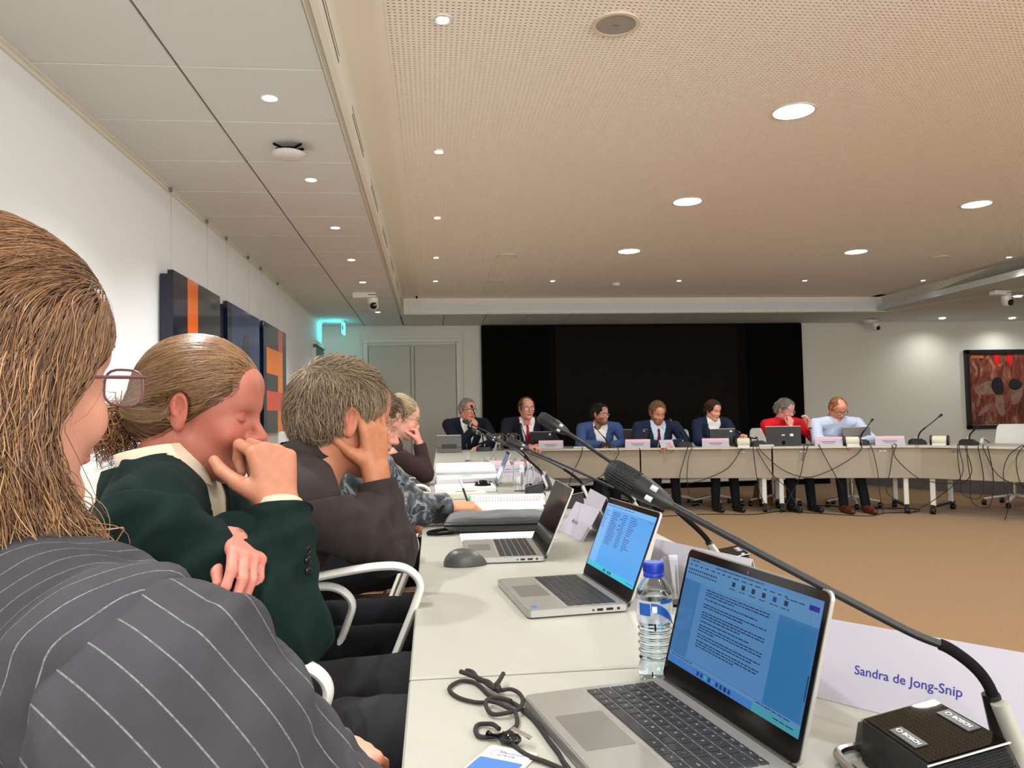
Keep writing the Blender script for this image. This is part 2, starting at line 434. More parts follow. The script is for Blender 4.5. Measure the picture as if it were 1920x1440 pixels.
for i, (x, y) in enumerate(BACK_LIGHTS[:3]):
    t = thing('wall_spotlight', ['bright ceiling spotlight before the back wall, left of the cow painting', 'bright ceiling spotlight before the back wall, straight above the cow painting', 'bright ceiling spotlight beside the white camera near the right edge'][i], 'spotlight', (x, y, ZC), group='spotlights before the back wall')
    obj('rim', ring(0.055, 0.046, -0.004, 0.004, 20), M_white, t); obj('lens', cyl(0.046, -0.003, 0.002, 20), M_lamps, t)
for i, (x, y, r) in enumerate(((0.832, 3.24, 0.105), (0.82, 8.09, 0.11), (0.832, 9.6, 0.11), (5.776, 8.13, 0.11))):
    t = thing('ceiling_speaker', ['round grey grille loudspeaker near the top of the perforated ceiling', 'pale round ceiling loudspeaker, halfway down the perforated ceiling', 'pale round ceiling loudspeaker, the farthest at the left', 'pale round ceiling loudspeaker on the right side far away'][i], 'loudspeaker', (x, y, ZU), group='round ceiling loudspeakers')
    obj('rim', ring(r, r*0.84, -0.008, 0.004, 36), mat('speaker_rim', rgb(218, 206, 190), 0.5), t)
    obj('grille', MB().lathe([(r*0.84, -0.005), (0.001, -0.007)], 36, capb=False, capt=False), mat('speaker_grey', rgb(164, 160, 152), 0.6, bump=0.6, bscale=900) if i == 0 else M_perf, t)
    if i == 0: obj('badge', MB().box((0, 0, -0.008), (0.03, 0.006, 0.002), r=0.0008), M_gap, t)
t = thing('smoke_detector', 'small white round smoke detector at the far end of the ceiling', 'smoke detector', (2.42, 9.77, ZU))
obj('base', cyl(0.06, -0.012, 0.0, 24), M_white, t); obj('dome', MB().lathe([(0.02, -0.045), (0.045, -0.038), (0.05, -0.012)], 24), M_white, t)
# wifi unit on black clip
t = thing('access_point', 'white disc shaped wireless unit on a black clip under the tiled ceiling', 'wireless unit', (-0.745, 4.18, ZC))
cl = MB()
for a in (35, 145, 215, 325):
    ca, sa = math.cos(math.radians(a)), math.sin(math.radians(a))
    cl.tube([(ca*0.02, sa*0.02, -0.03), (ca*0.06, sa*0.05, -0.016), (ca*0.09, sa*0.07, -0.008)], [(0.012, 0.006), (0.012, 0.006), (0.008, 0.005)], 6)
cl.box((0, 0, -0.03), (0.09, 0.08, 0.02), r=0.006)
obj('clip', cl, M_blackm, t)
obj('disc', MB().lathe([(0.03, -0.075), (0.075, -0.068), (0.088, -0.055), (0.086, -0.046), (0.06, -0.042)], 32), mat('ap_white', rgb(215, 210, 206), 0.3), t)
obj('rear_cup', MB().lathe([(0.06, -0.046), (0.05, -0.03)], 24), M_blackm, t)
def ptz(x, y, rz, lab, s=1.0):
    t = thing('ptz_camera', lab, 'camera', (x, y, ZC), rz, group='white ceiling cameras')
    g1 = MB().box((-0.05*s, 0, -0.028*s), (0.24*s, 0.10*s, 0.056*s), r=0.01*s); obj('mount', g1, M_white, t)
    obj('slot', MB().box((0.03*s, -0.051*s, -0.03*s), (0.09*s, 0.004, 0.006*s)), M_blackm, t)
    obj('neck', MB().lathe([(0.055*s, -0.06*s), (0.05*s, -0.115*s), (0.03*s, -0.12*s)][::-1], 24, c=(0.03*s, 0, 0)), M_white, t)
    R_ = Matrix.Rotation(math.radians(100), 3, 'X')
    obj('ball', MB().lathe([(0.004*s, -0.052*s), (0.036*s, -0.04*s), (0.05*s, -0.01*s), (0.05*s, 0.02*s), (0.036*s, 0.045*s)], 24, c=(0.04*s, 0, -0.135*s), rot=R_), M_white, t)
    obj('lens', MB().lathe([(0.036*s, 0.0), (0.034*s, 0.02*s), (0.02*s, 0.024*s)], 20, c=(0.04*s, -0.042*s, -0.142*s), rot=R_), M_blackg, t)
ptz(-0.70, 9.05, 0.0, 'white swivel camera with black lens under the left tiled ceiling', 1.15)
ptz(7.29, 11.95, 0.3, 'small white swivel camera with black lens above the right of the media wall', 1.0)
ptz(7.30, 9.06, 0.2, 'white swivel camera with black lens under the ceiling by the right soffit', 1.1)

# ------------------------------------------------------------------ pictures
def colmat(n, r, g, b, rough=0.12): return mat(n, rgb(r, g, b), rough, coat=0.3)
C_nav, C_dk, C_or, C_red, C_blu, C_org2, C_red2, C_g = (colmat('lacquer_navy', 14, 20, 42), colmat('lacquer_charcoal', 48, 50, 54), colmat('lacquer_orange', 240, 108, 10),
    colmat('lacquer_red', 232, 40, 26), colmat('lacquer_blue', 42, 62, 104), colmat('lacquer_amber', 236, 122, 12), colmat('lacquer_coral', 214, 72, 52), colmat('lacquer_grey', 96, 92, 84))
def picture(y0, y1, z0, z1, lab, blocks):
    t = thing('wall_picture', lab, 'picture', (XL, (y0+y1)/2, z0), group='glossy abstract panels on the left wall')
    W, Hh = y1-y0, z1-z0
    obj('backing', MB().box((0.035, 0, Hh/2), (0.05, W-0.04, Hh-0.04)), C_nav, t)
    for (a, b, c, d, m) in blocks:   # fractions of width (near->far) and of height (top->down)
        ya, yb = -W/2+a*W, -W/2+b*W; za, zb = Hh*(1-c), Hh*(1-d)
        obj('colour_block', MB().box((0.075, (ya+yb)/2, (za+zb)/2), (0.035, yb-ya, za-zb), r=0.0015), m, t)
picture(4.83, 5.87, 1.02, 2.07, 'glossy abstract panel, navy edge with orange and red blocks, nearest the camera',
        [(0, 0.27, 0, 1, C_nav), (0.27, 0.48, 0, 0.36, C_or), (0.48, 1, 0, 0.44, C_dk), (0.27, 1, 0.44, 1, C_red), (0.27, 0.48, 0.36, 0.44, C_red)])
picture(6.08, 7.18, 1.02, 2.07, 'glossy abstract panel with dark blue top over red and orange, middle of three',
        [(0, 0.12, 0, 1, C_nav), (0.12, 1, 0, 0.52, C_blu), (0.12, 1, 0.52, 0.74, C_red), (0.12, 1, 0.74, 1, C_or)])
ar = MB().tube([(0.094, -0.10, 0.52), (0.094, -0.08, 0.74), (0.094, 0.08, 0.86), (0.094, 0.22, 0.74), (0.094, 0.26, 0.52)], 0.001, 4)
pp = bpy.data.objects['wall_picture.001']
arch = MB().prism([(-0.14+0.36*k/16, 0.51+0.34*math.sin(PI*k/16)**0.6) for k in range(17)], 0.09, 0.094, axis='x')
obj('arch_shape', arch, C_dk, pp)
picture(7.35, 8.47, 1.03, 2.08, 'glossy abstract panel of charcoal, amber and coral blocks, farthest of three',
        [(0, 0.12, 0, 1, C_nav), (0.12, 0.62, 0, 0.22, C_dk), (0.62, 0.82, 0, 0.22, C_red2), (0.82, 1, 0, 1, C_dk), (0.12, 0.82, 0.22, 0.46, C_org2),
         (0.12, 0.60, 0.46, 0.62, C_dk), (0.60, 0.82, 0.46, 0.62, C_org2), (0.12, 0.82, 0.62, 0.80, C_red2), (0.12, 0.58, 0.80, 1, C_dk), (0.58, 0.82, 0.80, 1, C_org2)])
for i, (y, zb) in enumerate(((4.94, 2.07), (5.72, 2.07), (6.25, 2.07), (6.98, 2.07), (7.48, 2.08), (8.3, 2.08))):
    t = thing('hanging_wire', 'thin steel picture wire from the wall rail, %s one from the camera' % ordn[i], 'wire', (XL+0.03, y, zb-0.05), group='picture wires on the left wall')
    obj('wire', MB().tube([(0.015, 0, 0), (0.015, 0, ZC-zb+0.04)], 0.0012, 5), mat('wire', rgb(150, 146, 140), 0.4, metal=0.6), t)
    obj('hook', MB().box((0.012, 0, ZC-zb+0.025), (0.02, 0.014, 0.03), r=0.003), M_gap, t)
# cow-coloured framed painting on the back wall (abstracted)
pt = thing('framed_painting', 'framed dark red painting of black and white cows beside red cloths', 'painting', (9.86, YB, 0.76))
fm = MB(); W_, H_ = 1.44, 1.37
for (cx, cz, sx, sz) in ((-W_/2+0.04, H_/2, 0.08, H_), (W_/2-0.04, H_/2, 0.08, H_), (0, 0.04, W_, 0.08), (0, H_-0.04, W_, 0.08)):
    fm.box((cx, -0.03, cz), (sx, 0.06, sz), r=0.012)
obj('frame', fm, mat('frame_black', rgb(26, 24, 22), 0.3), pt)
cv = mat('canvas_paint', rgb(96, 52, 40), 0.45)
nt = cv.node_tree; b = nt.nodes['Principled BSDF']
tc = nt.nodes.new('ShaderNodeTexCoord'); n1 = nt.nodes.new('ShaderNodeTexNoise'); n1.inputs['Scale'].default_value = 5; n1.inputs['Detail'].default_value = 8; n1.inputs['Distortion'].default_value = 1.2
mp = nt.nodes.new('ShaderNodeMapping'); mp.inputs['Scale'].default_value = (1.6, 1, 0.8)
cr = nt.nodes.new('ShaderNodeValToRGB'); cr.color_ramp.elements[0].position = 0.3; cr.color_ramp.elements[0].color = rgb(48, 24, 22)
cr.color_ramp.elements[1].position = 0.72; cr.color_ramp.elements[1].color = rgb(168, 128, 108)
e = cr.color_ramp.elements.new(0.45); e.color = rgb(112, 42, 32); e = cr.color_ramp.elements.new(0.56); e.color = rgb(128, 74, 50)
nt.links.new(tc.outputs['Object'], mp.inputs[0]); nt.links.new(mp.outputs[0], n1.inputs['Vector']); nt.links.new(n1.outputs['Fac'], cr.inputs[0]); nt.links.new(cr.outputs[0], b.inputs['Base Color'])
cvo = obj('canvas', MB().box((0, -0.02, H_/2), (W_-0.14, 0.02, H_-0.14)), cv, pt)
def blob(cx, cz, rx, rz, a=0.0, n=18, wob=0.15, seed=1):
    r_ = random.Random(seed); out = []
    ph = [r_.uniform(0, 6.28) for _ in range(3)]
    for k in range(n):
        t_ = 2*PI*k/n; q = 1+wob*(math.sin(2*t_+ph[0])+0.6*math.sin(3*t_+ph[1]))
        x_, z_ = rx*q*math.cos(t_), rz*q*math.sin(t_)
        out.append((cx+x_*math.cos(a)-z_*math.sin(a), cz+x_*math.sin(a)+z_*math.cos(a)))
    return out
def patch(name, poly, m, y): obj(name, MB().prism(poly, y, y-0.0015, axis='y'), m, cvo)
P_w = mat('paint_pale', rgb(132, 100, 84), 0.5, var=0.35, vscale=12); P_k = mat('paint_black', rgb(24, 22, 24), 0.4, var=0.3, vscale=20); P_r = mat('paint_red', rgb(196, 26, 28), 0.4, var=0.15, vscale=20)
patch('paint_patch', blob(-0.30, 0.70, 0.22, 0.13, 0.1, seed=3), P_w, -0.0305)
patch('paint_patch', blob(-0.13, 0.74, 0.12, 0.15, 0, seed=5, wob=0.06), P_k, -0.033)
patch('paint_patch', blob(-0.10, 0.42, 0.10, 0.18, 0.2, seed=6), P_w, -0.0305)
patch('paint_patch', blob(0.22, 0.60, 0.10, 0.20, -0.3, seed=8, wob=0.08), P_w, -0.0305)
patch('paint_patch', blob(0.20, 0.76, 0.12, 0.10, 0.3, seed=9, wob=0.08), P_k, -0.033)
patch('paint_patch', blob(-0.38, 0.34, 0.16, 0.05, 0.7, seed=12), P_w, -0.0305)
for cx in (-0.13, 0.12):
    patch('paint_patch', [(cx-0.055, 1.29), (cx+0.055, 1.29), (cx+0.05, 1.14), (cx, 1.06), (cx-0.05, 1.14)], P_r, -0.033)
patch('paint_patch', [(-0.60, 1.28), (-0.36, 1.28), (-0.37, 1.22), (-0.60, 1.23)], mat('paint_orange', rgb(176, 92, 50), 0.5), -0.032)

# ------------------------------------------------------------------ tables
def table(cx, cy, L, D, rz, lab, front=-1, ends=(1, 1)):
    """long axis local x; inner (open-square) side at local y = front*D/2"""
    t = thing('meeting_table', lab, 'table', (cx, cy, 0), rz, group='white meeting tables')
    obj('tabletop', MB().box((0, 0, 0.728), (L-0.004, D, 0.024), r=0.003), M_top, t)
    obj('edge_band', MB().box((0, front*(D/2), 0.727), (L-0.006, 0.004, 0.020)), M_edge, t)
    yp = front*(D/2-0.05)
    pn = obj('modesty_panel', MB().box((0, yp, 0.5475), (L-0.012, 0.018, 0.325), r=0.003), M_panel, t)
    for k in (-0.28, 0.28):
        br = MB().box((k*L, yp+front*0.014, 0.68), (0.09, 0.012, 0.012), r=0.003)
        for q in (-0.04, 0, 0.04): br.lathe([(0.006, -0.004), (0.006, 0.004)], 8, c=(k*L+q, yp+front*0.016, 0.682))
        obj('bracket', br, M_chrome, pn)
    for sx in (-1, 1):
        x = sx*(L/2-0.09)
        lg = obj('leg', MB().box((x, front*(D/2-0.10), 0.40), (0.05, 0.035, 0.63), r=0.006), M_whitem, t)
        lg2 = obj('leg', MB().box((x, -front*(D/2-0.14), 0.40), (0.05, 0.035, 0.63), r=0.006), M_whitem, t)
        obj('foot_bar', MB().box((x, 0, 0.085), (0.045, D-0.14, 0.03), r=0.006), M_black, t)
        obj('rail', MB().box((x, 0, 0.700), (0.04, D-0.16, 0.03), r=0.004), M_whitem, t)
        for sy in (-1, 1):
            cs = obj('caster', MB().lathe([(0.030, -0.022), (0.033, -0.018), (0.033, -0.006), (0.028, -0.004), (0.028, 0.004), (0.033, 0.006), (0.033, 0.018), (0.030, 0.022)], 18, c=(x, sy*(D/2-0.08), 0.033), rot=Matrix.Rotation(PI/2, 3, 'Y')).box((x, sy*(D/2-0.08), 0.06), (0.03, 0.03, 0.04), r=0.006), M_black, t)
    return t
# left run: long axis along world Y -> rz=90deg ; inner side at +X => front=-1 with rz=+90 (local -y -> +x)
table(0.345, 0.38, 1.597, 0.77, PI/2, 'white table in the nearest foreground carrying the large open laptop')
table(0.345, 1.985, 1.600, 0.77, PI/2, 'white table carrying the computer mouse and two open laptops')
table(0.348, 3.62, 1.66, 0.77, PI/2, 'white table carrying the black bag and the writing hand')
table(0.365, 5.03, 1.12, 0.77, PI/2, 'white table carrying the open book and folders near the blonde woman')
# corner table
ct = thing('corner_table', 'white corner table behind the book stack where the grey tablet stands', 'table', (0.6, 7.6, 0), group='white meeting tables')
poly = [(-0.60, -1.93), (0.16, -1.93), (0.48, 1.45), (0.85, 2.35), (-0.55, 2.55)]
obj('tabletop', MB().prism(poly, 0.716, 0.740), M_top, ct)
obj('modesty_panel', MB().add([(0.12, -1.9, 0.385), (0.43, 1.5, 0.385), (0.43, 1.5, 0.70), (0.12, -1.9, 0.70), (0.10, -1.9, 0.385), (0.41, 1.5, 0.385), (0.41, 1.5, 0.70), (0.10, -1.9, 0.70)], [(0, 1, 2, 3), (7, 6, 5, 4), (0, 4, 5, 1), (3, 2, 6, 7), (0, 3, 7, 4), (1, 5, 6, 2)]), M_panel, ct)
for (lx, ly) in ((-0.5, -1.7), (0.1, -1.7), (-0.45, 2.3), (0.6, 2.2)):
    obj('leg', MB().box((lx, ly, 0.38), (0.05, 0.05, 0.67), r=0.006), M_whitem, ct)
    obj('caster', MB().lathe([(0.030, -0.02), (0.033, 0), (0.030, 0.02)], 16, c=(lx, ly, 0.033), rot=Matrix.Rotation(PI/2, 3, 'Y')), M_black, ct)
# back run, line from (1.05,9.3) to (5.0,7.85)
A0 = Vector((1.02, 9.28, 0)); A1 = Vector((5.18, 7.80, 0)); dv = (A1-A0); LB = dv.length/3; u = dv.normalized(); ang = math.atan2(u.y, u.x); nb = Vector((-u.y, u.x, 0))
for i in range(3):
    c = A0+u*(LB*(i+0.5))+nb*0.36
    table(c.x, c.y, LB-0.004, 0.72, ang, ['white table before the man with red tie and the bearded man in blue', 'white table at the back before the two dark suited people in the middle', 'white table at the back before the woman in red and the man in pale shirt'][i])
# right run
B0 = Vector((5.20, 7.79, 0)); B1 = Vector((6.12, 6.50, 0)); u2 = (B1-B0).normalized(); an2 = math.atan2(u2.y, u2.x); nb2 = Vector((-u2.y, u2.x, 0))
for i in range(2):
    c = B0+u2*(1.6*(i+0.5))+nb2*0.37
    table(c.x, c.y, 1.596, 0.74, an2, ['white angled table at the right carrying two unattended microphones', 'white angled table cut by the right edge of the view'][i])
def back_pt(s, off, z=0.0):
    """s metres along the back run, off metres behind its inner edge"""
    p = A0+u*s+nb*off; return Vector((p.x, p.y, z))
def right_pt(s, off, z=0.0):
    p = B0+u2*s+nb2*off; return Vector((p.x, p.y, z))
# closing piece between back run and right run
obj('tabletop_wedge', MB().prism([(5.18, 7.80), (5.20, 7.79), (5.20+nb2.x*0.74, 7.79+nb2.y*0.74), (5.18+nb.x*0.72, 7.80+nb.y*0.72)], 0.716, 0.739), M_top)
tag(bpy.data.objects['tabletop_wedge'], 'white wedge shaped filler plate joining the back and right tables', 'table')

wdg = bpy.data.objects['tabletop_wedge']
q0 = back_pt(dv.length-0.02, 0.045); q1 = right_pt(0.02, 0.045); dq = q1-q0
wp_ = MB().add([(q0.x, q0.y, 0.385), (q1.x, q1.y, 0.385), (q1.x, q1.y, 0.71), (q0.x, q0.y, 0.71), (q0.x+0.01, q0.y+0.016, 0.385), (q1.x+0.01, q1.y+0.016, 0.385), (q1.x+0.01, q1.y+0.016, 0.71), (q0.x+0.01, q0.y+0.016, 0.71)],
    [(0, 1, 2, 3), (7, 6, 5, 4), (0, 4, 5, 1), (3, 2, 6, 7), (0, 3, 7, 4), (1, 5, 6, 2)])
obj('modesty_panel', wp_, M_panel, wdg)
# ================================================================== things on the tables
TT = 0.740
M_silver = mat('laptop_silver', rgb(168, 166, 160), 0.38, metal=0.65)
M_key = mat('key_black', rgb(38, 38, 40), 0.45)
M_pad = mat('trackpad_grey', rgb(118, 115, 108), 0.35, metal=0.3)
M_bezel = mat('bezel_black', rgb(14, 12, 12), 0.12)
M_leg = mat('key_legend', rgb(190, 190, 190), 0.6)
M_paper = mat('paper', rgb(216, 214, 214), 0.75)
M_card = mat('card_paper', rgb(180, 175, 186), 0.7)
M_ink = mat('navy_ink', rgb(52, 46, 130), 0.6)
M_ink2 = mat('grey_ink', rgb(120, 116, 128), 0.6)
M_pink = mat('pink_print', rgb(228, 176, 186), 0.7)
def em(name, r, g, b, s): return mat(name, (0.006, 0.006, 0.008, 1), 0.2, emit=rgb(r, g, b), estr=s, spec=0.3)

def text_geo(items, mname):
    """one flat mesh from several text pieces: (text, size, matrix)"""
    mb = MB()
    for txt, size, m in items:
        cu = bpy.data.curves.new('tmp', 'FONT'); cu.body = txt; cu.size = size; cu.align_x = 'CENTER'; cu.align_y = 'CENTER'; cu.resolution_u = 1
        o = bpy.data.objects.new('tmp', cu); COL.objects.link(o)
        me = o.to_mesh()
        mb.add([tuple(m @ v.co) for v in me.vertices], [tuple(p.vertices) for p in me.polygons])
        o.to_mesh_clear(); bpy.data.objects.remove(o)
    return mb
def rrect(w, h, r, n=5, cx=0, cy=0):
    out = []
    for (sx, sy, a0) in ((1, 1, 0), (-1, 1, 90), (-1, -1, 180), (1, -1, 270)):
        for k in range(n+1):
            a = math.radians(a0+90*k/n); out.append((cx+sx*(w/2-r)+r*math.cos(a), cy+sy*(h/2-r)+r*math.sin(a)))
    return out
KEYM = {}
def key_mesh(w, d):
    k = (round(w, 4), round(d, 4))
    if k not in KEYM:
        m = MB(); m.box((0, 0, 0), (w, d, 0.0016), r=0.0005); KEYM[k] = m.mesh('key', M_key)
    return KEYM[k]
ROWS = [('esc F1 F2 F3 F4 F5 F6 F7 F8 F9 F10 F11 F12 ins del'.split(), None), (list('`1234567890-=')+['<-'], None), (['tab']+list('QWERTYUIOP[]\\'), None),
        (['caps']+list("ASDFGHJKL;'")+['enter'], None), (['shift']+list('ZXCVBNM,./')+['shift'], None), (['ctrl', 'fn', 'win', 'alt', ' ', 'alt', 'ctrl', '<', '^', '>'], None)]
def laptop(loc, rz, tilt, W, D, L, lab, screen, legends=False, sticker=True, name='laptop'):
    t = thing(name, lab, 'laptop', (loc[0], loc[1], TT), rz, 'open silver laptops on the near tables')
    base = MB().prism(rrect(W, D, 0.010, 5, 0, -D/2), 0.003, 0.0145)
    base.prism(rrect(W-0.006, D-0.004, 0.010, 5, 0, -D/2), 0.0145, 0.0160)
    bo = obj('base', base, M_silver, t)
    ft = MB()
    for sx in (-1, 1): ft.box((sx*W*0.4, -D*0.85, 0.0016), (0.03, 0.006, 0.0032)).box((sx*W*0.4, -D*0.12, 0.0016), (0.03, 0.006, 0.0032))
    obj('rubber_foot', ft, M_blackm, t)
    pt_ = MB()
    for (yy, ww) in ((-0.022, 0.006), (-0.040, 0.014), (-0.060, 0.012), (-0.074, 0.004)):
        pt_.box((W/2+0.0002, yy, 0.009), (0.001, ww, 0.0048 if ww > .005 else .0035), r=0.0004)
        pt_.box((-W/2-0.0002, yy, 0.009), (0.001, ww, 0.0048 if ww > .005 else .0035), r=0.0004)
    obj('port', pt_, M_blackg, t)
    obj('trackpad', MB().prism(rrect(0.105, 0.062, 0.003, 3, -0.012, -D+0.012+0.033), 0.0160, 0.0163), M_pad, t)
    if sticker: obj('sticker', MB().prism(rrect(0.018, 0.012, 0.002, 2, W/2-0.030, -D+0.02), 0.0160, 0.0163), mat('sticker_blue', rgb(60, 110, 170), 0.4), t)
    kb = obj('keyboard', MB().prism(rrect(W-0.030, 0.104, 0.003, 3, 0, -0.075), 0.0160, 0.0162), mat('keyboard_well', rgb(150, 148, 142), 0.5, metal=0.4), t)
    KW = W-0.034; y = -0.028; items = []
    for ri, (row, _) in enumerate(ROWS):
        ws = []
        for kx in row:
            ws.append({'<-': 1.9, 'tab': 1.4, 'caps': 1.7, 'enter': 2.1, 'shift': 2.3, ' ': 5.2, 'ctrl': 1.15, '\\': 1.5}.get(kx, 1.0))
        u_ = KW/sum(ws); x = -KW/2; d_ = 0.0125 if ri == 0 else 0.0178
        for kx, w_ in zip(row, ws):
            kk = link('key', key_mesh(u_*w_-0.0022, d_-0.0022), kb); kk.location = (x+u_*w_/2, y-d_/2+0.008, 0.0172)
            if legends and kx.strip():
                items.append((kx, 0.0055 if len(kx) == 1 else 0.0038, Matrix.Translation((x+u_*w_/2, y-d_/2+0.008, 0.01815))))
            x += u_*w_
        y -= d_
    if legends and items: obj('key_legends', text_geo(items, ''), M_leg, kb, fixn=False)
    # lid: local frame on hinge, y outward, tilted back
    R_ = Matrix.Rotation(-tilt, 4, 'X'); R_.translation = Vector((0, 0.002, 0.0155))
    def lidprism(poly, y0, y1, m, nm, par):
        mb = MB().prism(poly, y0, y1, axis='y', m=R_); return obj(nm, mb, m, par)
    lid = lidprism(rrect(W, L, 0.010, 5, 0, L/2), 0.0, 0.0045, M_silver, 'lid', t)
    lidprism(rrect(W-0.004, L-0.004, 0.009, 5, 0, L/2), -0.0012, 0.0001, M_bezel, 'bezel', lid)
    obj('hinge', MB().tube([(-W*0.46, 0.002, 0.012), (W*0.46, 0.002, 0.012)], 0.0065, 10), mat('hinge_dark', rgb(46, 44, 44), 0.4, metal=0.5), t)
    obj('webcam', MB().prism([(0.0025*math.cos(a*PI/6), L-0.009+0.0025*math.sin(a*PI/6)) for a in range(12)], -0.0018, -0.001, axis='y', m=R_), mat('lens_dark', rgb(70, 60, 66), 0.1), lid)
    SW, SH = W-0.016, L-0.040; cz = L/2+0.007
    # screen rectangles in fractions (x0,x1,y0,y1; y down), layered
    bs = lidprism([(-SW/2, cz-SH/2), (SW/2, cz-SH/2), (SW/2, cz+SH/2), (-SW/2, cz+SH/2)], -0.0016, -0.0011, screen['base'], 'display', lid)
    groups = {}
    for (x0, x1, ya, yb, m, layer) in screen['rects']:
        groups.setdefault((m.name, layer), (m, layer, []))[2].append((x0, x1, ya, yb))
    for (m, layer, L_) in groups.values():
        mb = MB()
        for qi, (x0, x1, ya, yb) in enumerate(L_):
            yy = -0.0016-0.00008*layer
            vs = [(-SW/2+x0*SW, yy, cz+SH/2-yb*SH), (-SW/2+x1*SW, yy, cz+SH/2-yb*SH), (-SW/2+x1*SW, yy, cz+SH/2-ya*SH), (-SW/2+x0*SW, yy, cz+SH/2-ya*SH)]
            mb.add([tuple(R_ @ Vector(v)) for v in vs], [(0, 1, 2, 3)])
            if len(L_) <= 9: obj('screen_print', mb, m, bs, fixn=False); mb = MB()
        if len(L_) > 9: obj('screen_text', mb, m, bs, fixn=False, kind='stuff')
    return t
E1 = 0.54
s_base = em('screen_blue_dark', 66, 128, 186, E1); s_page = em('screen_page', 92, 148, 204, E1); s_bar = em('screen_ribbon', 98, 156, 206, E1)
s_txt = em('screen_text', 34, 60, 104, E1*0.6); s_ico = em('screen_icon', 30, 60, 150, E1); s_grn = em('screen_green', 60, 190, 170, E1); s_task = em('screen_taskbar', 72, 136, 214, E1)
s_taskr = em('screen_taskbar_teal', 74, 170, 190, E1); s_btn = em('screen_button', 36, 44, 150, E1); s_side = em('screen_side', 50, 126, 186, E1)
r_ = random.Random(5); R1 = []
R1.append((0, 1, 0, 0.205, s_bar, 1)); R1.append((0, 1, 0, 0.04, s_page, 2))
R1.append((0.15, 0.76, 0.205, 0.90, s_page, 1)); R1.append((0.76, 0.985, 0.235, 0.90, s_side, 1))
R1.append((0, 1, 0.905, 0.935, s_bar, 1)); R1.append((0, 0.7, 0.935, 1, s_task, 1)); R1.append((0.7, 1, 0.935, 1, s_taskr, 1))
def words(x0, x1, y, h, m, wmin=0.012, wmax=0.05, gap=0.006, L_=R1):
    x = x0
    while x < x1-0.01:
        w_ = min(r_.uniform(wmin, wmax), x1-x); L_.append((x, x+w_, y, y+h, m, 3)); x += w_+gap
words(0.03, 0.10, 0.015, 0.008, s_txt); words(0.25, 0.62, 0.02, 0.008, s_txt); words(0.02, 0.80, 0.055, 0.009, s_txt, 0.02, 0.045, 0.02)
for k in range(13): R1.append((0.02+0.02*k, 0.032+0.02*k, 0.095, 0.112, s_txt if k % 3 else s_ico, 3)); R1.append((0.02+0.02*k, 0.031+0.02*k, 0.13, 0.145, s_txt, 3))
for k in range(6): R1.append((0.40+0.075*k, 0.425+0.075*k, 0.09, 0.13, s_txt if k != 4 else s_ico, 3)); words(0.385+0.075*k, 0.44+0.075*k, 0.15, 0.007, s_txt)
R1.append((0.925, 0.985, 0.055, 0.095, s_btn, 3)); words(0.78, 0.90, 0.068, 0.008, s_txt)
y = 0.235
for nl in (3, 1, 0, 2, 0, 3, 1, 3, 2, 3):
    for j in range(nl):
        x1 = 0.70 if j < nl-1 else r_.uniform(0.35, 0.66)
        words(0.21, x1, y, 0.0095, s_txt, 0.01, 0.04, 0.005); y += 0.0235
    y += 0.012
for k in range(9): R1.append((0.27+0.032*k, 0.29+0.032*k, 0.948, 0.985, [s_ico, s_ico, s_grn, s_ico, s_page, s_ico, s_ico, s_txt, s_ico][k], 3))
words(0.02, 0.22, 0.915, 0.007, s_txt); words(0.72, 0.95, 0.915, 0.007, s_txt); words(0.84, 0.98, 0.955, 0.008, s_txt); R1.append((0.99, 0.996, 0.55, 0.74, s_txt, 3))
laptop((0.347, 0.936), math.radians(280.7), math.radians(15.8), 0.304, 0.206, 0.187, 'open silver laptop nearest the camera showing a typed document', dict(base=s_base, rects=R1), legends=True, sticker=False)
E2 = 0.80
b_base = em('screen2_blue', 84, 164, 236, E2); b_l = em('screen2_light', 118, 184, 240, E2); b_t = em('screen2_text', 40, 84, 170, E2*0.6); b_c = em('screen2_teal', 60, 196, 220, E2); b_k = em('screen2_dark', 22, 30, 90, E2*0.5)
R2 = [(0, 1, 0, 0.07, b_l, 1), (0, 1, 0.93, 1, b_c, 1), (0.0, 0.16, 0.07, 0.93, b_l, 1)]
words(0.04, 0.6, 0.025, 0.012, b_t, 0.02, 0.05, 0.02, R2)
for k in range(16):
    yy = 0.11+0.032*k
    words(0.20, 0.30+0.06*r_.random(), yy, 0.012, b_t, 0.015, 0.05, 0.008, R2); words(0.42, 0.50, yy, 0.012, b_t, 0.015, 0.04, 0.008, R2); words(0.57, 0.60+0.14*r_.random(), yy, 0.012, b_t, 0.015, 0.04, 0.008, R2)
    if k < 9: words(0.02, 0.05+0.08*r_.random(), yy, 0.010, b_t, 0.01, 0.03, 0.006, R2)
for k in (2, 5, 7): R2.append((0.385, 0.405, 0.105+0.032*k, 0.13+0.032*k, b_k, 4))
for k in range(7): R2.append((0.38+0.03*k, 0.40+0.03*k, 0.945, 0.985, [b_k, b_t, b_l, b_k, b_t, b_k, b_l][k], 3))
words(0.85, 0.98, 0.957, 0.012, b_t, 0.01, 0.03, 0.008, R2); words(0.90, 0.98, 0.09, 0.012, b_t, 0.01, 0.02, 0.01, R2)
laptop((0.366, 1.663), math.radians(276.1), math.radians(22.0), 0.313, 0.206, 0.191, 'open silver laptop with a bright blue list on screen, behind the water bottle', dict(base=b_base, rects=R2))
laptop((0.299, 2.220), math.radians(269.0), math.radians(23.6), 0.319, 0.214, 0.194, 'open silver laptop with a switched off mirror black screen', dict(base=M_blackg, rects=[]), sticker=False)
d4 = em('screen4_slate', 96, 120, 150, 0.7); d4b = em('screen4_pale', 186, 196, 220, 0.8)
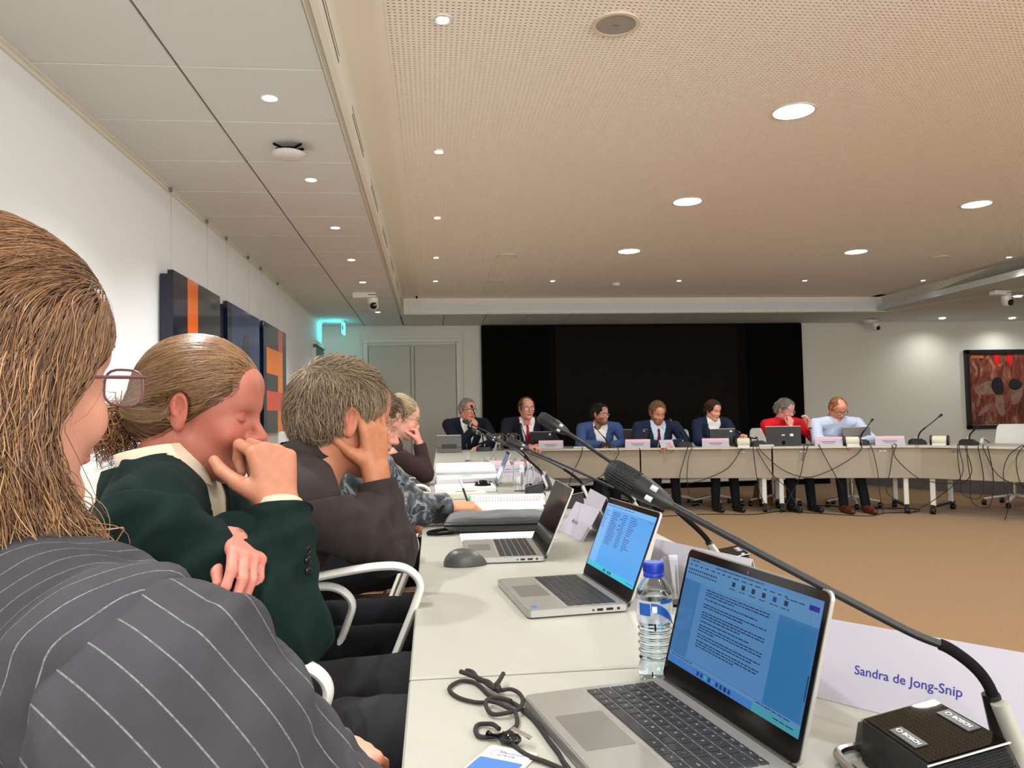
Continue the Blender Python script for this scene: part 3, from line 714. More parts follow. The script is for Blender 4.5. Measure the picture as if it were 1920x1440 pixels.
laptop((0.36, 4.45), math.radians(268.0), math.radians(24.0), 0.31, 0.20, 0.19, 'open laptop seen almost edge on, slate and pale screen, before the open book', dict(base=d4, rects=[(0.02, 0.98, 0.52, 0.98, d4b, 1)]), sticker=False)
d5 = em('screen5_dark', 66, 54, 70, 0.8); d5b = em('screen5_maroon', 92, 36, 34, 0.8)
laptop((0.46, 6.25), math.radians(262.0), math.radians(20.0), 0.33, 0.22, 0.24, 'open laptop with dark maroon screen beyond the open book, on the corner', dict(base=d5, rects=[(0.0, 0.3, 0, 1, d5b, 1)]), sticker=False)

# --- bottle
bt = thing('water_bottle', 'small clear plastic water bottle with blue cap beside the nearest laptop', 'bottle', (0.322, 1.118, TT))
prof = [(0.020, 0.002), (0.0245, 0.004), (0.0262, 0.010), (0.0262, 0.022), (0.0245, 0.027)]
z = 0.027
for k in range(5):
    prof += [(0.0232, z+0.003), (0.0242, z+0.006), (0.0252, z+0.008), (0.0236, z+0.0105)]; z += 0.0105
prof += [(0.0250, 0.084), (0.0264, 0.088), (0.0264, 0.118), (0.0258, 0.121), (0.0264, 0.124), (0.0262, 0.128), (0.0245, 0.134), (0.019, 0.143), (0.0135, 0.149), (0.0118, 0.152), (0.0118, 0.160)]
M_pet = mat('pet_plastic', (0.97, 0.99, 1, 1), 0.03, trans=1.0, ior=1.25)
M_water = mat('water', (0.86, 0.94, 1.0, 1), 0.0, trans=1.0, ior=1.33)
outer = MB().lathe(prof, 40); inner = [(max(r-0.0007, 0.001), z_) for r, z_ in prof]; inner[0] = (0.019, 0.0035)
outer.lathe(inner[::-1], 40)
obj('bottle_body', outer, M_pet, bt, fixn=False)
wp = [(max(r-0.0011, 0.001), z_) for r, z_ in prof if z_ < 0.126]; wp[0] = (0.018, 0.004)
obj('water', MB().lathe(wp+[(0.0250, 0.127)], 40), M_water, bt)
M_cap = mat('cap_blue', rgb(26, 54, 160), 0.35)
cp = MB().lathe([(0.0150, 0.151), (0.0154, 0.154), (0.0150, 0.156), (0.0146, 0.157), (0.0150, 0.158), (0.0150, 0.170), (0.0138, 0.1725)], 40)
for k in range(40):
    a = 2*PI*k/40; cp.box((0.0151*math.cos(a), 0.0151*math.sin(a), 0.164), (0.0008, 0.0009, 0.011), rot=Matrix.Rotation(a, 3, 'Z'))
# boxes above are placed by centre so rotation happens around their own middle
obj('cap', cp, M_cap, bt)
def wrap(a0, a1, z0f, z1f, r, n=24, m=None, name='label_print', par=None):
    mb = MB(); vs = []; fs = []
    for k in range(n+1):
        q = k/n; a = a0+(a1-a0)*q
        vs += [(r*math.cos(a), r*math.sin(a), z0f(q)), (r*math.cos(a), r*math.sin(a), z1f(q))]
    for k in range(n): fs.append((2*k, 2*k+2, 2*k+3, 2*k+1))
    return obj(name, mb.add(vs, fs, True), m, par, fixn=False)
lbm = mat('label_clear', (0.9, 0.94, 1, 1), 0.2, alpha=0.35); lblue = mat('label_blue', rgb(24, 84, 164), 0.35); lw = mat('label_white', rgb(220, 228, 240), 0.4)
A_ = math.radians(-105)
lb = wrap(0, 2*PI-0.01, lambda q: 0.088, lambda q: 0.120, 0.02662, 48, lbm, 'label', bt)
wrap(A_-0.95, A_-0.25, lambda q: 0.099, lambda q: 0.1165, 0.02675, 12, lblue, 'label_print', lb)
wrap(A_-0.20, A_+1.35, lambda q: 0.116-0.036*q**1.2-0.012*(1-q)**2, lambda q: 0.1175-0.036*q**2.2, 0.02675, 24, lblue, 'label_print', lb)
wrap(A_+0.3, A_+1.3, lambda q: 0.1165, lambda q: 0.122, 0.02675, 12, lblue, 'label_print', lb)
wrap(A_-0.15, A_+0.12, lambda q: 0.104, lambda q: 0.113, 0.02685, 6, lw, 'label_print', lb)
wrap(A_-0.05, A_+0.04, lambda q: 0.078, lambda q: 0.089, 0.02655, 3, M_blackm, 'label_print', lb)
wrap(A_-0.25, A_-0.18, lambda q: 0.013, lambda q: 0.020, 0.0266, 3, M_blackm, 'label_print', lb)
a5 = A_+1.32
m5 = Matrix(((-math.sin(a5), 0, math.cos(a5)), (math.cos(a5), 0, math.sin(a5)), (0, 1, 0)))
lettering('5', 0.014, mat('label_ink', rgb(40, 60, 100), 0.5), lb, (0.027*math.cos(a5), 0.027*math.sin(a5), 0.103), m5, 'label_figure')
# --- drinking glasses, carafes
def glass(loc, h, r0, r1, lab, grp='drinking glasses on the tables', fill=0, name='drinking_glass', cat='glass'):
    t = thing(name, lab, cat, loc, 0, grp)
    w_ = 0.0018
    obj('glass_body', MB().lathe([(r0, 0), (r1, h), (r1-w_, h), (r0-w_, 0.006)], 28), M_glass, t, fixn=True)
    if fill: obj('water', MB().lathe([(r0-w_-0.0006, 0.0066), (r0+(r1-r0)*fill-w_-0.0006, h*fill)], 28), M_water, t)
    return t
def carafe(loc, lab, h=0.19, s=1.0):
    t = thing('water_carafe', lab, 'carafe', loc, 0, 'glass water carafes')
    P1_ = [(0.030, 0), (0.034, 0.004), (0.040, 0.06), (0.043, 0.11), (0.036, 0.15), (0.034, 0.17), (0.040, h)]
    P1_ = [(r*s, z_) for r, z_ in P1_]
    obj('glass_body', MB().lathe(P1_+[(r-0.002, z_+0.001 if i else 0.007) for i, (r, z_) in reversed(list(enumerate(P1_)))], 28), M_glass, t)
    obj('handle', MB().tube(bez([(0.036*s, 0, h-0.02), (0.062*s, 0, h-0.03), (0.066*s, 0, h-0.08), (0.042*s, 0, h-0.12)], 6), 0.004, 8), M_glass, t)
    obj('spout', MB().tube([(-0.036*s, 0, h-0.012), (-0.050*s, 0, h)], [0.012*s, 0.006*s], 10), M_glass, t)
    return t
glass((0.50, 1.545, TT), 0.095, 0.026, 0.038, 'empty drinking glass behind the water bottle cap')
glass((0.455, 2.98, TT), 0.09, 0.027, 0.038, 'drinking glass half hidden behind the black laptop screen', fill=0.5)
carafe((0.455, 4.02, TT), 'tall glass water carafe in front of the slate laptop screen', 0.16, 1.0)
glass((0.54, 4.42, TT), 0.10, 0.027, 0.038, 'drinking glass just right of the tall carafe')
glass((0.60, 4.62, TT), 0.10, 0.027, 0.038, 'drinking glass behind the carafe, beside the small tent card')
glass((0.40, 5.35, TT), 0.09, 0.027, 0.036, 'drinking glass behind the open book near the maroon screen')
glass((0.44, 5.95, TT), 0.085, 0.03, 0.05, 'wide clear tumbler before the maroon laptop screen')
carafe((0.80, 9.12, TT), 'glass carafe on the far corner, left of the white chair back', 0.20, 1.3)
carafe((0.95, 9.05, TT), 'glass carafe on the far corner, right of the white chair back', 0.20, 1.3)
glass((0.32, 7.0, TT), 0.08, 0.03, 0.04, 'small cup beside the foot of the maroon screened laptop')

# --- tent cards
def tent(loc, rz, L, Hc, dep, lab, text=None, size=0.022, lines=None, pink=False, grp='folded white name cards', both=True, tx=0.0, tz=0.5):
    """local +x along the ridge, faces -y side carries the text"""
    t = thing('name_card', lab, 'name card', (loc[0], loc[1], TT), rz, grp)
    th = 0.0012; hyp = math.hypot(dep/2, Hc); a = math.atan2(dep/2, Hc)
    for s in (-1, 1):
        mb = MB().add([(-L/2, s*dep/2, 0.0005), (L/2, s*dep/2, 0.0005), (L/2, 0, Hc), (-L/2, 0, Hc), (-L/2, s*(dep/2+th), 0.0005), (L/2, s*(dep/2+th), 0.0005), (L/2, s*th*0.6, Hc+th), (-L/2, s*th*0.6, Hc+th)],
                      [(0, 1, 2, 3), (4, 7, 6, 5), (0, 4, 5, 1), (3, 2, 6, 7), (0, 3, 7, 4), (1, 5, 6, 2)])
        p = obj('card_face', mb, M_card, t)
        if s == -1:
            # basis on the face: x right, y up the slope, normal -y outward
            up_ = Vector((0, dep/2, Hc)).normalized(); nr = Vector((0, -Hc, dep/2)).normalized(); xr = Vector((1, 0, 0))
            R_ = Matrix((xr, up_, nr)).transposed()
            org = Vector((tx, -dep/2*(1-tz), Hc*tz)) + nr*(th+0.0002)
            if text: lettering(text, size, M_ink, p, org, R_, 'lettering', bold=0.0002)
            if lines:
                for (fx, fz, w_, h_) in lines:
                    c_ = Vector((fx*L, -dep/2*(1-fz), Hc*fz)) + nr*(th+0.0006)
                    q = MB().add([tuple(c_+xr*sx*w_/2+up_*sy*h_/2) for sx, sy in ((-1, -1), (1, -1), (1, 1), (-1, 1))], [(0, 1, 2, 3)])
                    obj('text_line', q, M_ink2, p, fixn=False)
            if pink:
                c_ = Vector((0, -dep/2*0.14, Hc*0.86)) + nr*(th+0.0004)
                q = MB().add([tuple(c_+xr*sx*L*0.49+up_*sy*Hc*0.13) for sx, sy in ((-1, -1), (1, -1), (1, 1), (-1, 1))], [(0, 1, 2, 3)])
                obj('print_band', q, M_pink, p, fixn=False)
    return t
# card 1: runs from (.50,1.06) towards (.686,.826)
def rz_of(dx, dy): return math.atan2(dy, dx)
tent((0.602, 0.957), rz_of(0.62, -0.785), 0.30, 0.100, 0.062, 'long white name card lettered in navy beside the nearest microphone unit', text='Sandra de Jong-Snip', size=0.0162, tx=0.012, tz=0.44)
tent((0.572, 1.622), rz_of(0.367, -0.93), 0.305, 0.098, 0.07, 'long blank sided name card behind the blue capped bottle')
tent((0.502, 2.49), rz_of(0.10, -0.99), 0.26, 0.095, 0.115, 'name card with short faint name, beside the black mirror screen', text='Monisha', size=0.020, tx=-0.03, tz=0.42)
tent((0.618, 2.86), rz_of(-0.04, -1.0), 0.34, 0.098, 0.09, 'blank tent card standing behind the top of the blue screened laptop')
tent((0.56, 4.10), rz_of(0.3, -0.95), 0.22, 0.10, 0.09, 'small tent card behind the dark microphone base, right of the glasses')
tent((0.505, 5.05), rz_of(0.95, -0.25), 0.26, 0.105, 0.08, 'name card with a pink band behind the tall carafe', pink=True, lines=[(0, 0.45, 0.18, 0.006), (0, 0.3, 0.12, 0.004)])
LN = [(0.0, 0.46, 0.15, 0.012), (0.0, 0.28, 0.11, 0.007)]
for (x, y, lab, L_, r_off) in ((1.42, 9.17, 'pink topped name card before the man with red tie', 0.30, 0), (2.40, 8.84, 'pink topped name card before the black tablet of the bowed bearded man', 0.29, 0),
        (3.23, 8.54, 'pink topped name card before the dark haired woman in navy', 0.30, 0), (4.38, 8.15, 'pink topped name card before the man in pale blue shirt', 0.29, 0), (4.98, 7.96, 'pink topped name card at an unattended place near the corner', 0.30, 0)):
    tent((x, y), ang+r_off, L_, 0.10, 0.08, lab, pink=True, lines=LN, grp='name cards on the back tables')
tent((2.70, 8.72), ang+0.5, 0.17, 0.09, 0.10, 'small lavender tent card before the bowed bearded man', lines=[(0.1, 0.5, 0.07, 0.008)], grp='name cards on the back tables')

# --- microphone units
M_mic = mat('mic_black', rgb(27, 28, 29), 0.5, bump=0.1, bscale=500)
M_grille = mat('mic_grille', rgb(24, 24, 25), 0.55)
M_plate = mat('mic_plate', rgb(16, 14, 11), 0.015, spec=0.35)
def mic_unit(loc, rz, pts, lab, detail=True, hl=0.085, hr=0.0145, rs=0.0045, name='conference_microphone', grp='gooseneck conference microphones'):
    """loc base centre, local -y faces the user; pts world path of the stem, last two are the capsule"""
    t = thing(name, lab, 'microphone', (loc[0], loc[1], TT), rz, grp)
    b = MB()
    # body: wedge, low at the user side, raised centre plate
    def sec(x, w0, w1):  # cross section quad
        return [(x, -w0, 0.004), (x, w0, 0.004), (x, w1, 0.064), (x, -w1, 0.044)]
    hx = 0.056
    vs = [(-hx, -0.062, 0.004), (hx, -0.062, 0.004), (hx, 0.060, 0.004), (-hx, 0.060, 0.004), (-hx, -0.058, 0.046), (hx, -0.058, 0.046), (hx, 0.056, 0.062), (-hx, 0.056, 0.062)]
    b.add(vs, [(3, 2, 1, 0), (4, 5, 6, 7), (0, 1, 5, 4), (1, 2, 6, 5), (2, 3, 7, 6), (3, 0, 4, 7)])
    bo = obj('body', b, M_mic, t)
    pl = MB().add([(-hx+0.002, -0.055, 0.0466), (hx-0.002, -0.055, 0.0466), (hx-0.002, 0.054, 0.0620), (-hx+0.002, 0.054, 0.0620), (-hx+0.002, -0.055, 0.0486), (hx-0.002, -0.055, 0.0486), (hx-0.002, 0.054, 0.0640), (-hx+0.002, 0.054, 0.0640)],
                  [(3, 2, 1, 0), (4, 5, 6, 7), (0, 1, 5, 4), (1, 2, 6, 5), (2, 3, 7, 6), (3, 0, 4, 7)])
    po = obj('touch_plate', pl, M_plate, t)
    for s in (-1, 1):
        g = MB().add([(s*hx, -0.058, 0.004), (s*hx, 0.056, 0.004), (s*hx, 0.056, 0.060), (s*hx, -0.058, 0.044), (s*(hx+0.036), -0.046, 0.004), (s*(hx+0.036), 0.046, 0.004), (s*(hx+0.026), 0.046, 0.046), (s*(hx+0.026), -0.046, 0.034)],
                     [(0, 1, 2, 3), (7, 6, 5, 4), (0, 4, 5, 1), (1, 5, 6, 2), (2, 6, 7, 3), (3, 7, 4, 0)])
        go = obj('speaker_wing', g, M_mic, t)
        if detail:
            # perforated grille: grid of dark recess studs following the wing's slope
            h_ = MB(); A = Vector((s*hx, -0.054, 0.0445)); B_ = Vector((s*hx, 0.052, 0.0598)); C_ = Vector((s*(hx+0.026), 0.044, 0.0462)); D_ = Vector((s*(hx+0.026), -0.044, 0.0342))
            n = ((B_-A).cross(D_-A)); n = n.normalized()*(1 if n.z > 0 else -1)
            NU, NV = 30, 10
            for i in range(NU):
                for j in range(NV):
                    q, w_ = (i+0.5+(0.5 if j % 2 else 0))/(NU+1), (j+0.5)/NV
                    p_ = A.lerp(B_, q).lerp(D_.lerp(C_, q), w_)+n*0.0006
                    tx_ = (B_-A).normalized(); ty_ = n.cross(tx_)
                    h_.add([tuple(p_+tx_*0.0012*math.cos(a)+ty_*0.0012*math.sin(a)) for a in (0, 1.05, 2.1, 3.14, 4.19, 5.24)], [(0, 1, 2, 3, 4, 5)])
            obj('grille_holes', h_, M_blackm, go, kind='stuff', fixn=False)
        tr = MB().tube([(s*(hx+0.001), -0.060, 0.046), (s*(hx+0.001), 0.057, 0.0625)], 0.0011, 6)
        obj('trim_strip', tr, M_chrome, t)
    if detail:
        for (xx, yy, w_) in ((0.0, 0.040, 0.05), (0.005, -0.040, 0.045)):
            zz = 0.0486+(yy+0.055)/0.109*0.0154
            sl = math.atan2(0.0154, 0.109)
            tb_ = MB().box((xx, yy, zz+0.0006), (w_, 0.020, 0.0014), r=0.0005, rot=Matrix.Rotation(sl, 3, 'X'))
            tbo = obj('button', tb_, mat('mic_button', rgb(44, 45, 47), 0.35), t)
            lettering('BOSCH', 0.0085, mat('logo_white', rgb(225, 225, 225), 0.5), tbo, (xx+0.006, yy, zz+0.0017), (sl, 0, 0), 'logo', bold=0.0003)
            obj('logo_ring', MB().tube([(xx-0.015+0.0035*math.cos(a*PI/8), yy+0.0035*math.sin(a*PI/8), zz+0.0016+0.0035*math.sin(a*PI/8)*math.sin(sl)) for a in range(16)], 0.0006, 5, closed=True), mat('logo_white', rgb(225, 225, 225), 0.5), tbo)
        # desk loop bracket in silver on the user side
        obj('front_foot', MB().tube(bez([(-hx-0.02, -0.03, 0.012), (-hx-0.012, -0.066, 0.010), (-hx+0.02, -0.072, 0.008), (hx-0.02, -0.072, 0.008), (hx+0.012, -0.060, 0.010), (hx+0.02, -0.03, 0.012)], 5), (0.0055), 8), M_chrome, t)
    for ch_ in list(t.children):
        if ch_.name.split('.')[0] != 'front_foot': ch_.scale = (1, 0.74, 1.04)
    root = Matrix.Translation(t.location) @ Matrix.Rotation(rz, 4, 'Z'); inv = root.inverted()
    P_ = [inv @ Vector(p) for p in pts]
    stem = P_[:-1]
    path = bez(stem, 8)
    obj('stem', MB().tube(path, rs, 10), M_black, t)
    nb_ = min(len(path)-1, 9)
    # flexible lower part and silver holder
    obj('flex_section', MB().tube(path[6:20], rs*1.35, 10), M_blackm, t)
    d0 = (path[2]-path[0]).normalized(); side = Vector((0.25, 0.97, 0)).normalized()
    obj('holder', MB().tube([P_[0]-d0*0.012, P_[0], P_[0]+(P_[1]-P_[0])*0.85], [(0.008, 0.006), (0.010, 0.007), (0.009, 0.0065)], 10), M_black, t)
    obj('holder_trim', MB().tube([P_[0]+side*0.006-d0*0.022+Vector((0.012, 0, 0)), P_[0]+side*0.006+Vector((0.012, 0, 0)), P_[0]+(P_[1]-P_[0])*0.75+Vector((0.011, 0, 0))], [(0.009, 0.006)]*3, 12), mat('holder_silver', rgb(176, 174, 164), 0.4, metal=0.4), t)
    e0, e1 = P_[-2], P_[-1]; d = (e1-e0).normalized()
    hd = MB().tube([e0-d*0.004, e0+d*0.004, e0+d*hl*0.22, e0+d*hl*0.40, e0+d*hl*0.55], [rs, hr*0.62, hr*0.85, hr*1.02, hr], 14)
    ho = obj('capsule', hd, M_black, t)
    obj('capsule_grille', MB().tube([e0+d*hl*0.50, e0+d*hl*0.60, e0+d*hl*0.9, e0+d*hl*0.97, e0+d*hl], [hr*0.96, hr*0.98, hr*0.98, hr*0.8, hr*0.4], 14), M_grille, t)
    rg = MB()
    u_ = d.orthogonal().normalized(); v_ = d.cross(u_)
    nr_, na_ = (12, 26) if detail else (4, 8)
    for i in range(nr_):
        c_ = e0+d*hl*(0.58+0.36*i/(nr_-1)); rr = hr*(1.02 if i < nr_-2 else 0.93-0.06*(i-nr_+2))
        if detail: rg.tube([c_+(u_*math.cos(2*PI*k/na_)+v_*math.sin(2*PI*k/na_))*rr for k in range(na_)], hr*0.04, 4, closed=True)
    for k in range(na_):
        a = 2*PI*k/na_
        rg.tube([e0+d*hl*f+(u_*math.cos(a)+v_*math.sin(a))*hr*g_ for f, g_ in ((0.52, 1.02), (0.75, 1.03), (0.90, 1.0), (0.99, 0.72))], hr*(0.045 if detail else 0.07), 4)
    obj('grille_cage', rg, M_mic, ho)
    for k in (-0.5, 0.5):
        uu = inv.to_3x3() @ Vector((-0.35, -0.9, 0.15)); uu = (uu-d*uu.dot(d)).normalized(); vv = d.cross(uu)
        dd = (uu*math.cos(k)+vv*math.sin(k))
        c_ = e0+d*hl*0.26+dd*hr*0.93
        obj('indicator', MB().tube([c_-d*hr*0.28, c_+d*hr*0.28], [(hr*0.20, hr*0.26)]*2, 8), mat('indicator_grey', rgb(170, 172, 172), 0.4), ho)
    return t
NM = 'black gooseneck microphone unit '
mic_unit((0.511, 0.763), math.radians(-90), [(0.596, 0.772, 0.776), (0.578, 0.765, 0.838), (0.548, 0.775, 0.872), (0.505, 0.79, 0.892), (0.40, 0.825, 0.951), (0.272, 0.87, 1.0255), (0.217, 0.905, 1.062)], NM+'nearest the camera, partly cut by the frame corner')
mic_unit((0.690, 1.78), math.radians(-100), [(0.665, 1.75, 0.782), (0.63, 1.745, 0.84), (0.58, 1.75, 0.89), (0.53, 1.765, 0.935), (0.42, 1.80, 1.02), (0.325, 1.835, 1.090), (0.27, 1.85, 1.125)], NM+'behind the long blank name card', hl=0.08)
mic_unit((0.665, 2.62), math.radians(-95), [(0.72, 2.66, 0.785), (0.70, 2.68, 0.83), (0.66, 2.68, 0.86), (0.58, 2.67, 0.90), (0.45, 2.655, 0.962), (0.33, 2.652, 1.017), (0.27, 2.66, 1.045)], NM+'third from the camera behind the tent cards', detail=False, hl=0.08)
mic_unit((0.60, 3.30), math.radians(-95), [(0.655, 3.30, 0.785), (0.655, 3.36, 0.83), (0.62, 3.45, 0.87), (0.55, 3.55, 0.915), (0.43, 3.75, 0.97), (0.33, 3.86, 1.012), (0.27, 3.92, 1.05)], NM+'fourth from the camera behind the black laptop screen', detail=False, hl=0.08)
mic_unit((0.50, 3.80), math.radians(-95), [(0.56, 3.84, 0.785), (0.56, 3.95, 0.84), (0.52, 4.1, 0.89), (0.45, 4.3, 0.955), (0.36, 4.5, 1.0), (0.29, 4.60, 1.035), (0.22, 4.7, 1.07)], NM+'fifth from the camera before the small tent card', detail=False, hl=0.08)
mic_unit((0.60, 5.15), math.radians(-95), [(0.66, 5.15, 0.785), (0.65, 5.2, 0.84), (0.60, 5.22, 0.90), (0.50, 5.25, 0.95), (0.40, 5.25, 1.02), (0.28, 5.25, 1.08), (0.22, 5.25, 1.11)], NM+'sixth from the camera behind the carafe and glasses', detail=False, hl=0.08)
def backmic(b, h, rzb, lab, hl=0.06):
    b = Vector(b); h = Vector(h); m1 = b+Vector((0, 0, 0.03)); d = h-b
    mic_unit((b.x, b.y), rzb, [(b.x, b.y, 0.775), (b.x+d.x*0.06, b.y+d.y*0.06, 0.84), (b.x+d.x*0.2, b.y+d.y*0.2, 0.775+0.42*(h.z-0.775)), (b.x+d.x*0.6, b.y+d.y*0.6, 0.775+0.70*(h.z-0.775)), (b.x+d.x*0.9, b.y+d.y*0.9, 0.775+0.93*(h.z-0.775)), tuple(h)], lab, detail=False, hl=hl, hr=0.013, rs=0.0055, grp='microphones on the back and right tables')
nm2 = 'black microphone '
backmic((0.60, 8.95, 0), (0.455, 8.8, 1.262), 0.2, nm2+'with tall stem before the grey haired man at the far corner')
backmic((1.15, 9.33, 0), (1.10, 9.45, 1.02), ang+PI, nm2+'close to the man with red tie')
backmic((2.06, 8.98, 0), (1.98, 9.2, 0.98), ang+PI, nm2+'under the hands of the bearded man in blue')
backmic((2.93, 8.74, 0), (2.84, 8.95, 1.055), ang+PI, nm2+'before the bowed bearded man in dark suit')
backmic((3.72, 8.50, 0), (3.58, 8.7, 0.90), ang+PI, nm2+'between the dark haired woman and the grey monitor')
backmic((4.74, 8.12, 0), (4.98, 8.28, 1.012), ang+PI, nm2+'before the open grey laptop of the man in pale shirt')
backmic((5.30, 7.95, 0), (5.66, 8.05, 1.055), ang+PI-0.4, nm2+'at the corner of the back table beside the cable drum')
backmic((5.57, 7.50, 0), (5.98, 7.75, 1.02), an2+PI, nm2+'in front of the empty white chair')
backmic((5.98, 7.02, 0), (6.35, 7.5, 1.03), an2+PI, nm2+'at the right edge of the view')

# --- tablets / monitor / laptop on the back tables
def slab(loc, rz, W, Hh, tilt, m, lab, name='tablet', cat='tablet', stand=True, mark=None):
    t = thing(name, lab, cat, (loc[0], loc[1], TT), rz, 'screens standing on the back tables')
    R_ = Matrix.Rotation(tilt, 4, 'X'); R_.translation = Vector((0, 0, 0.004))
    obj('casing', MB().prism(rrect(W, Hh, 0.012, 4, 0, Hh/2), -0.005, 0.005, axis='y', m=R_), m, t)
    obj('rim', MB().prism(rrect(W+0.004, 0.006, 0.002, 2, 0, Hh), -0.0055, 0.0055, axis='y', m=R_), M_silver, t)
    if stand: obj('stand', MB().add([(-W*0.3, 0, 0.002), (W*0.3, 0, 0.002), (W*0.3, 0.09, 0.002), (-W*0.3, 0.09, 0.002), (-W*0.3, -0.0, Hh*0.5), (W*0.3, -0.0, Hh*0.5)], [(0, 1, 2, 3), (0, 4, 5, 1), (3, 2, 5, 4), (0, 3, 4), (1, 5, 2)]), M_black, t)
    if mark:
        for (x, z_, w_, h_, mm) in mark: obj('sticker', MB().prism([(x-w_/2, z_-h_/2), (x+w_/2, z_-h_/2), (x+w_/2, z_+h_/2), (x-w_/2, z_+h_/2)], -0.0065, -0.005, axis='y', m=R_), mm, t)
    return t
M_tab = mat('tablet_black', rgb(30, 30, 31), 0.5); M_tabg = mat('tablet_grey', rgb(86, 84, 80), 0.45); M_stk = mat('sticker_white', rgb(225, 225, 220), 0.5)
slab((0.19, 8.75), 0.05, 0.28, 0.195, -0.12, M_tabg, 'grey folded tablet on the corner table left of the grey haired man', mark=[(0, 0.055, 0.27, 0.006, M_tab)])
slab((1.33, 9.42), ang, 0.28, 0.20, -0.15, M_tab, 'black tablet before the man with red tie', mark=[(0.115, 0.165, 0.022, 0.02, M_stk)])
slab((2.43, 9.06), ang-0.15, 0.29, 0.21, -0.15, M_tab, 'black tablet before the bowed bearded man', mark=[(0.10, 0.19, 0.02, 0.012, M_stk)])
slab((3.42, 8.80), ang+0.1, 0.29, 0.20, -0.2, M_tab, 'black tablet held by the dark haired woman', mark=[(0.10, 0.17, 0.03, 0.018, M_stk)])
mn = slab((3.98, 8.40), ang, 0.38, 0.22, -0.12, M_tab, 'small black monitor with white sticker before the woman in red', name='monitor', cat='monitor', mark=[(0.09, 0.12, 0.036, 0.03, M_stk), (0.0, 0.12, 0.035, 0.012, M_stk), (0.0, 0.05, 0.035, 0.08, M_blackm)])
slab((4.77, 8.22), ang+0.15, 0.30, 0.20, -0.25, mat('laptop_gunmetal', rgb(104, 100, 96), 0.35, metal=0.5), 'open grey laptop seen from behind before the man in pale shirt', name='laptop', cat='laptop')
# table sockets / cable drums
for (x, y, r0, lab) in ((3.52, 8.44, ang, 'cream power socket tower on the table edge beside the dark haired woman'), (4.60, 8.05, ang, 'cream power socket tower beside the glasses of the man in pale shirt'), (5.40, 7.72, ang-0.4, 'grey power socket tower at the corner of the tables')):
    t = thing('socket_tower', lab, 'socket', (x, y, TT), r0, 'power sockets on the back tables')
    obj('drum', MB().lathe([(0.045, -0.07), (0.05, -0.06), (0.05, 0.06), (0.045, 0.07)], 20, c=(0, 0.0, 0.05), rot=Matrix.Rotation(PI/2, 3, 'Y')), mat('socket_cream', rgb(214, 208, 186), 0.5), t)
    obj('end_cap', MB().lathe([(0.052, 0.0), (0.052, 0.02)], 20, c=(0.07, 0, 0.052), rot=Matrix.Rotation(PI/2, 3, 'Y')).lathe([(0.052, 0.0), (0.052, 0.02)], 20, c=(-0.09, 0, 0.052), rot=Matrix.Rotation(PI/2, 3, 'Y')), M_black, t)
    obj('edge_clip', MB().box((0, -0.06, 0.002), (0.13, 0.02, 0.036), r=0.003), M_white, t)
for (x, y, h, lab) in ((4.46, 8.30, 0.1, 'left drinking glass before the man in pale shirt'), (4.56, 8.27, 0.1, 'middle drinking glass before the man in pale shirt'), (4.67, 8.24, 0.1, 'right drinking glass before the man in pale shirt'), (1.12, 9.22, 0.08, 'drinking glass before the man with red tie')):
    glass((x, y, TT), h, 0.03, 0.042, lab)
carafe((4.36, 8.40, TT), 'glass carafe between the woman in red and the man in pale shirt', 0.20, 1.4)
for (x, y, w_, lab) in ((1.78, 9.12, 0.17, 'closed white booklet between two men on the back table'), (3.78, 8.42, 0.16, 'white booklet left of the small black monitor')):
    t = thing('booklet', lab, 'booklet', (x, y, TT), ang); obj('pages', MB().box((0, 0, 0.010), (w_, 0.12, 0.018), r=0.002), M_paper, t); obj('cover', MB().box((0, 0, 0.0205), (w_+0.002, 0.122, 0.002)), M_card, t)

# --- papers, book, bag, mouse near the writing hand
M_ring = mat('wire_binding', rgb(150, 150, 152), 0.35, metal=0.8)
def sheet(nm, poly, z0, z1, m, par): return obj(nm, MB().prism(poly, z0, z1), m, par)
t = thing('open_book', 'open ring bound report with a green chart on its lower page', 'book', (0.21, 4.98, TT))
obj('lower_page', MB().box((-0.0, -0.30, 0.020), (0.38, 0.30, 0.034), r=0.003, rot=None), M_paper, t)
obj('cover', MB().box((-0.0, -0.30, 0.0015), (0.39, 0.31, 0.003)), mat('cover_blue', rgb(90, 108, 140), 0.5), t)
obj('upper_page', MB().add([(-0.19, -0.14, 0.03), (0.19, -0.14, 0.03), (0.19, 0.15, 0.06), (-0.19, 0.15, 0.06), (-0.19, -0.14, 0.052), (0.19, -0.14, 0.052), (0.19, 0.15, 0.095), (-0.19, 0.15, 0.095)],
    [(3, 2, 1, 0), (4, 5, 6, 7), (0, 1, 5, 4), (1, 2, 6, 5), (2, 3, 7, 6), (3, 0, 4, 7)]), M_paper, t)
obj('chart', MB().box((-0.03, -0.28, 0.0375), (0.12, 0.06, 0.001), r=0.0004), mat('chart_blue', rgb(170, 196, 226), 0.6), t)
obj('chart', MB().lathe([(0.035, 0.0375), (0.034, 0.0387)], 18, c=(0.0, -0.24, 0)), mat('chart_green', rgb(96, 196, 88), 0.6), t)
rg = MB()
for k in range(26): 
    x = -0.18+0.0144*k; rg.tube([(x, -0.155, 0.03), (x, -0.15, 0.055), (x, -0.135, 0.062), (x, -0.125, 0.05)], 0.0012, 4)
obj('ring_binding', rg, M_ring, t, kind='stuff')
t = thing('paper_pad', 'thick white paper pad in front of the open report', 'paper pad', (0.17, 4.16, TT))
obj('sheets', MB().box((0, 0, 0.014), (0.32, 0.24, 0.028), r=0.002), M_paper, t); obj('backing_board', MB().box((0, 0, 0.001), (0.325, 0.245, 0.002)), M_ink2, t)
t = thing('tissue_box', 'flat beige box under the teal pouch', 'box', (0.16, 3.78, TT))
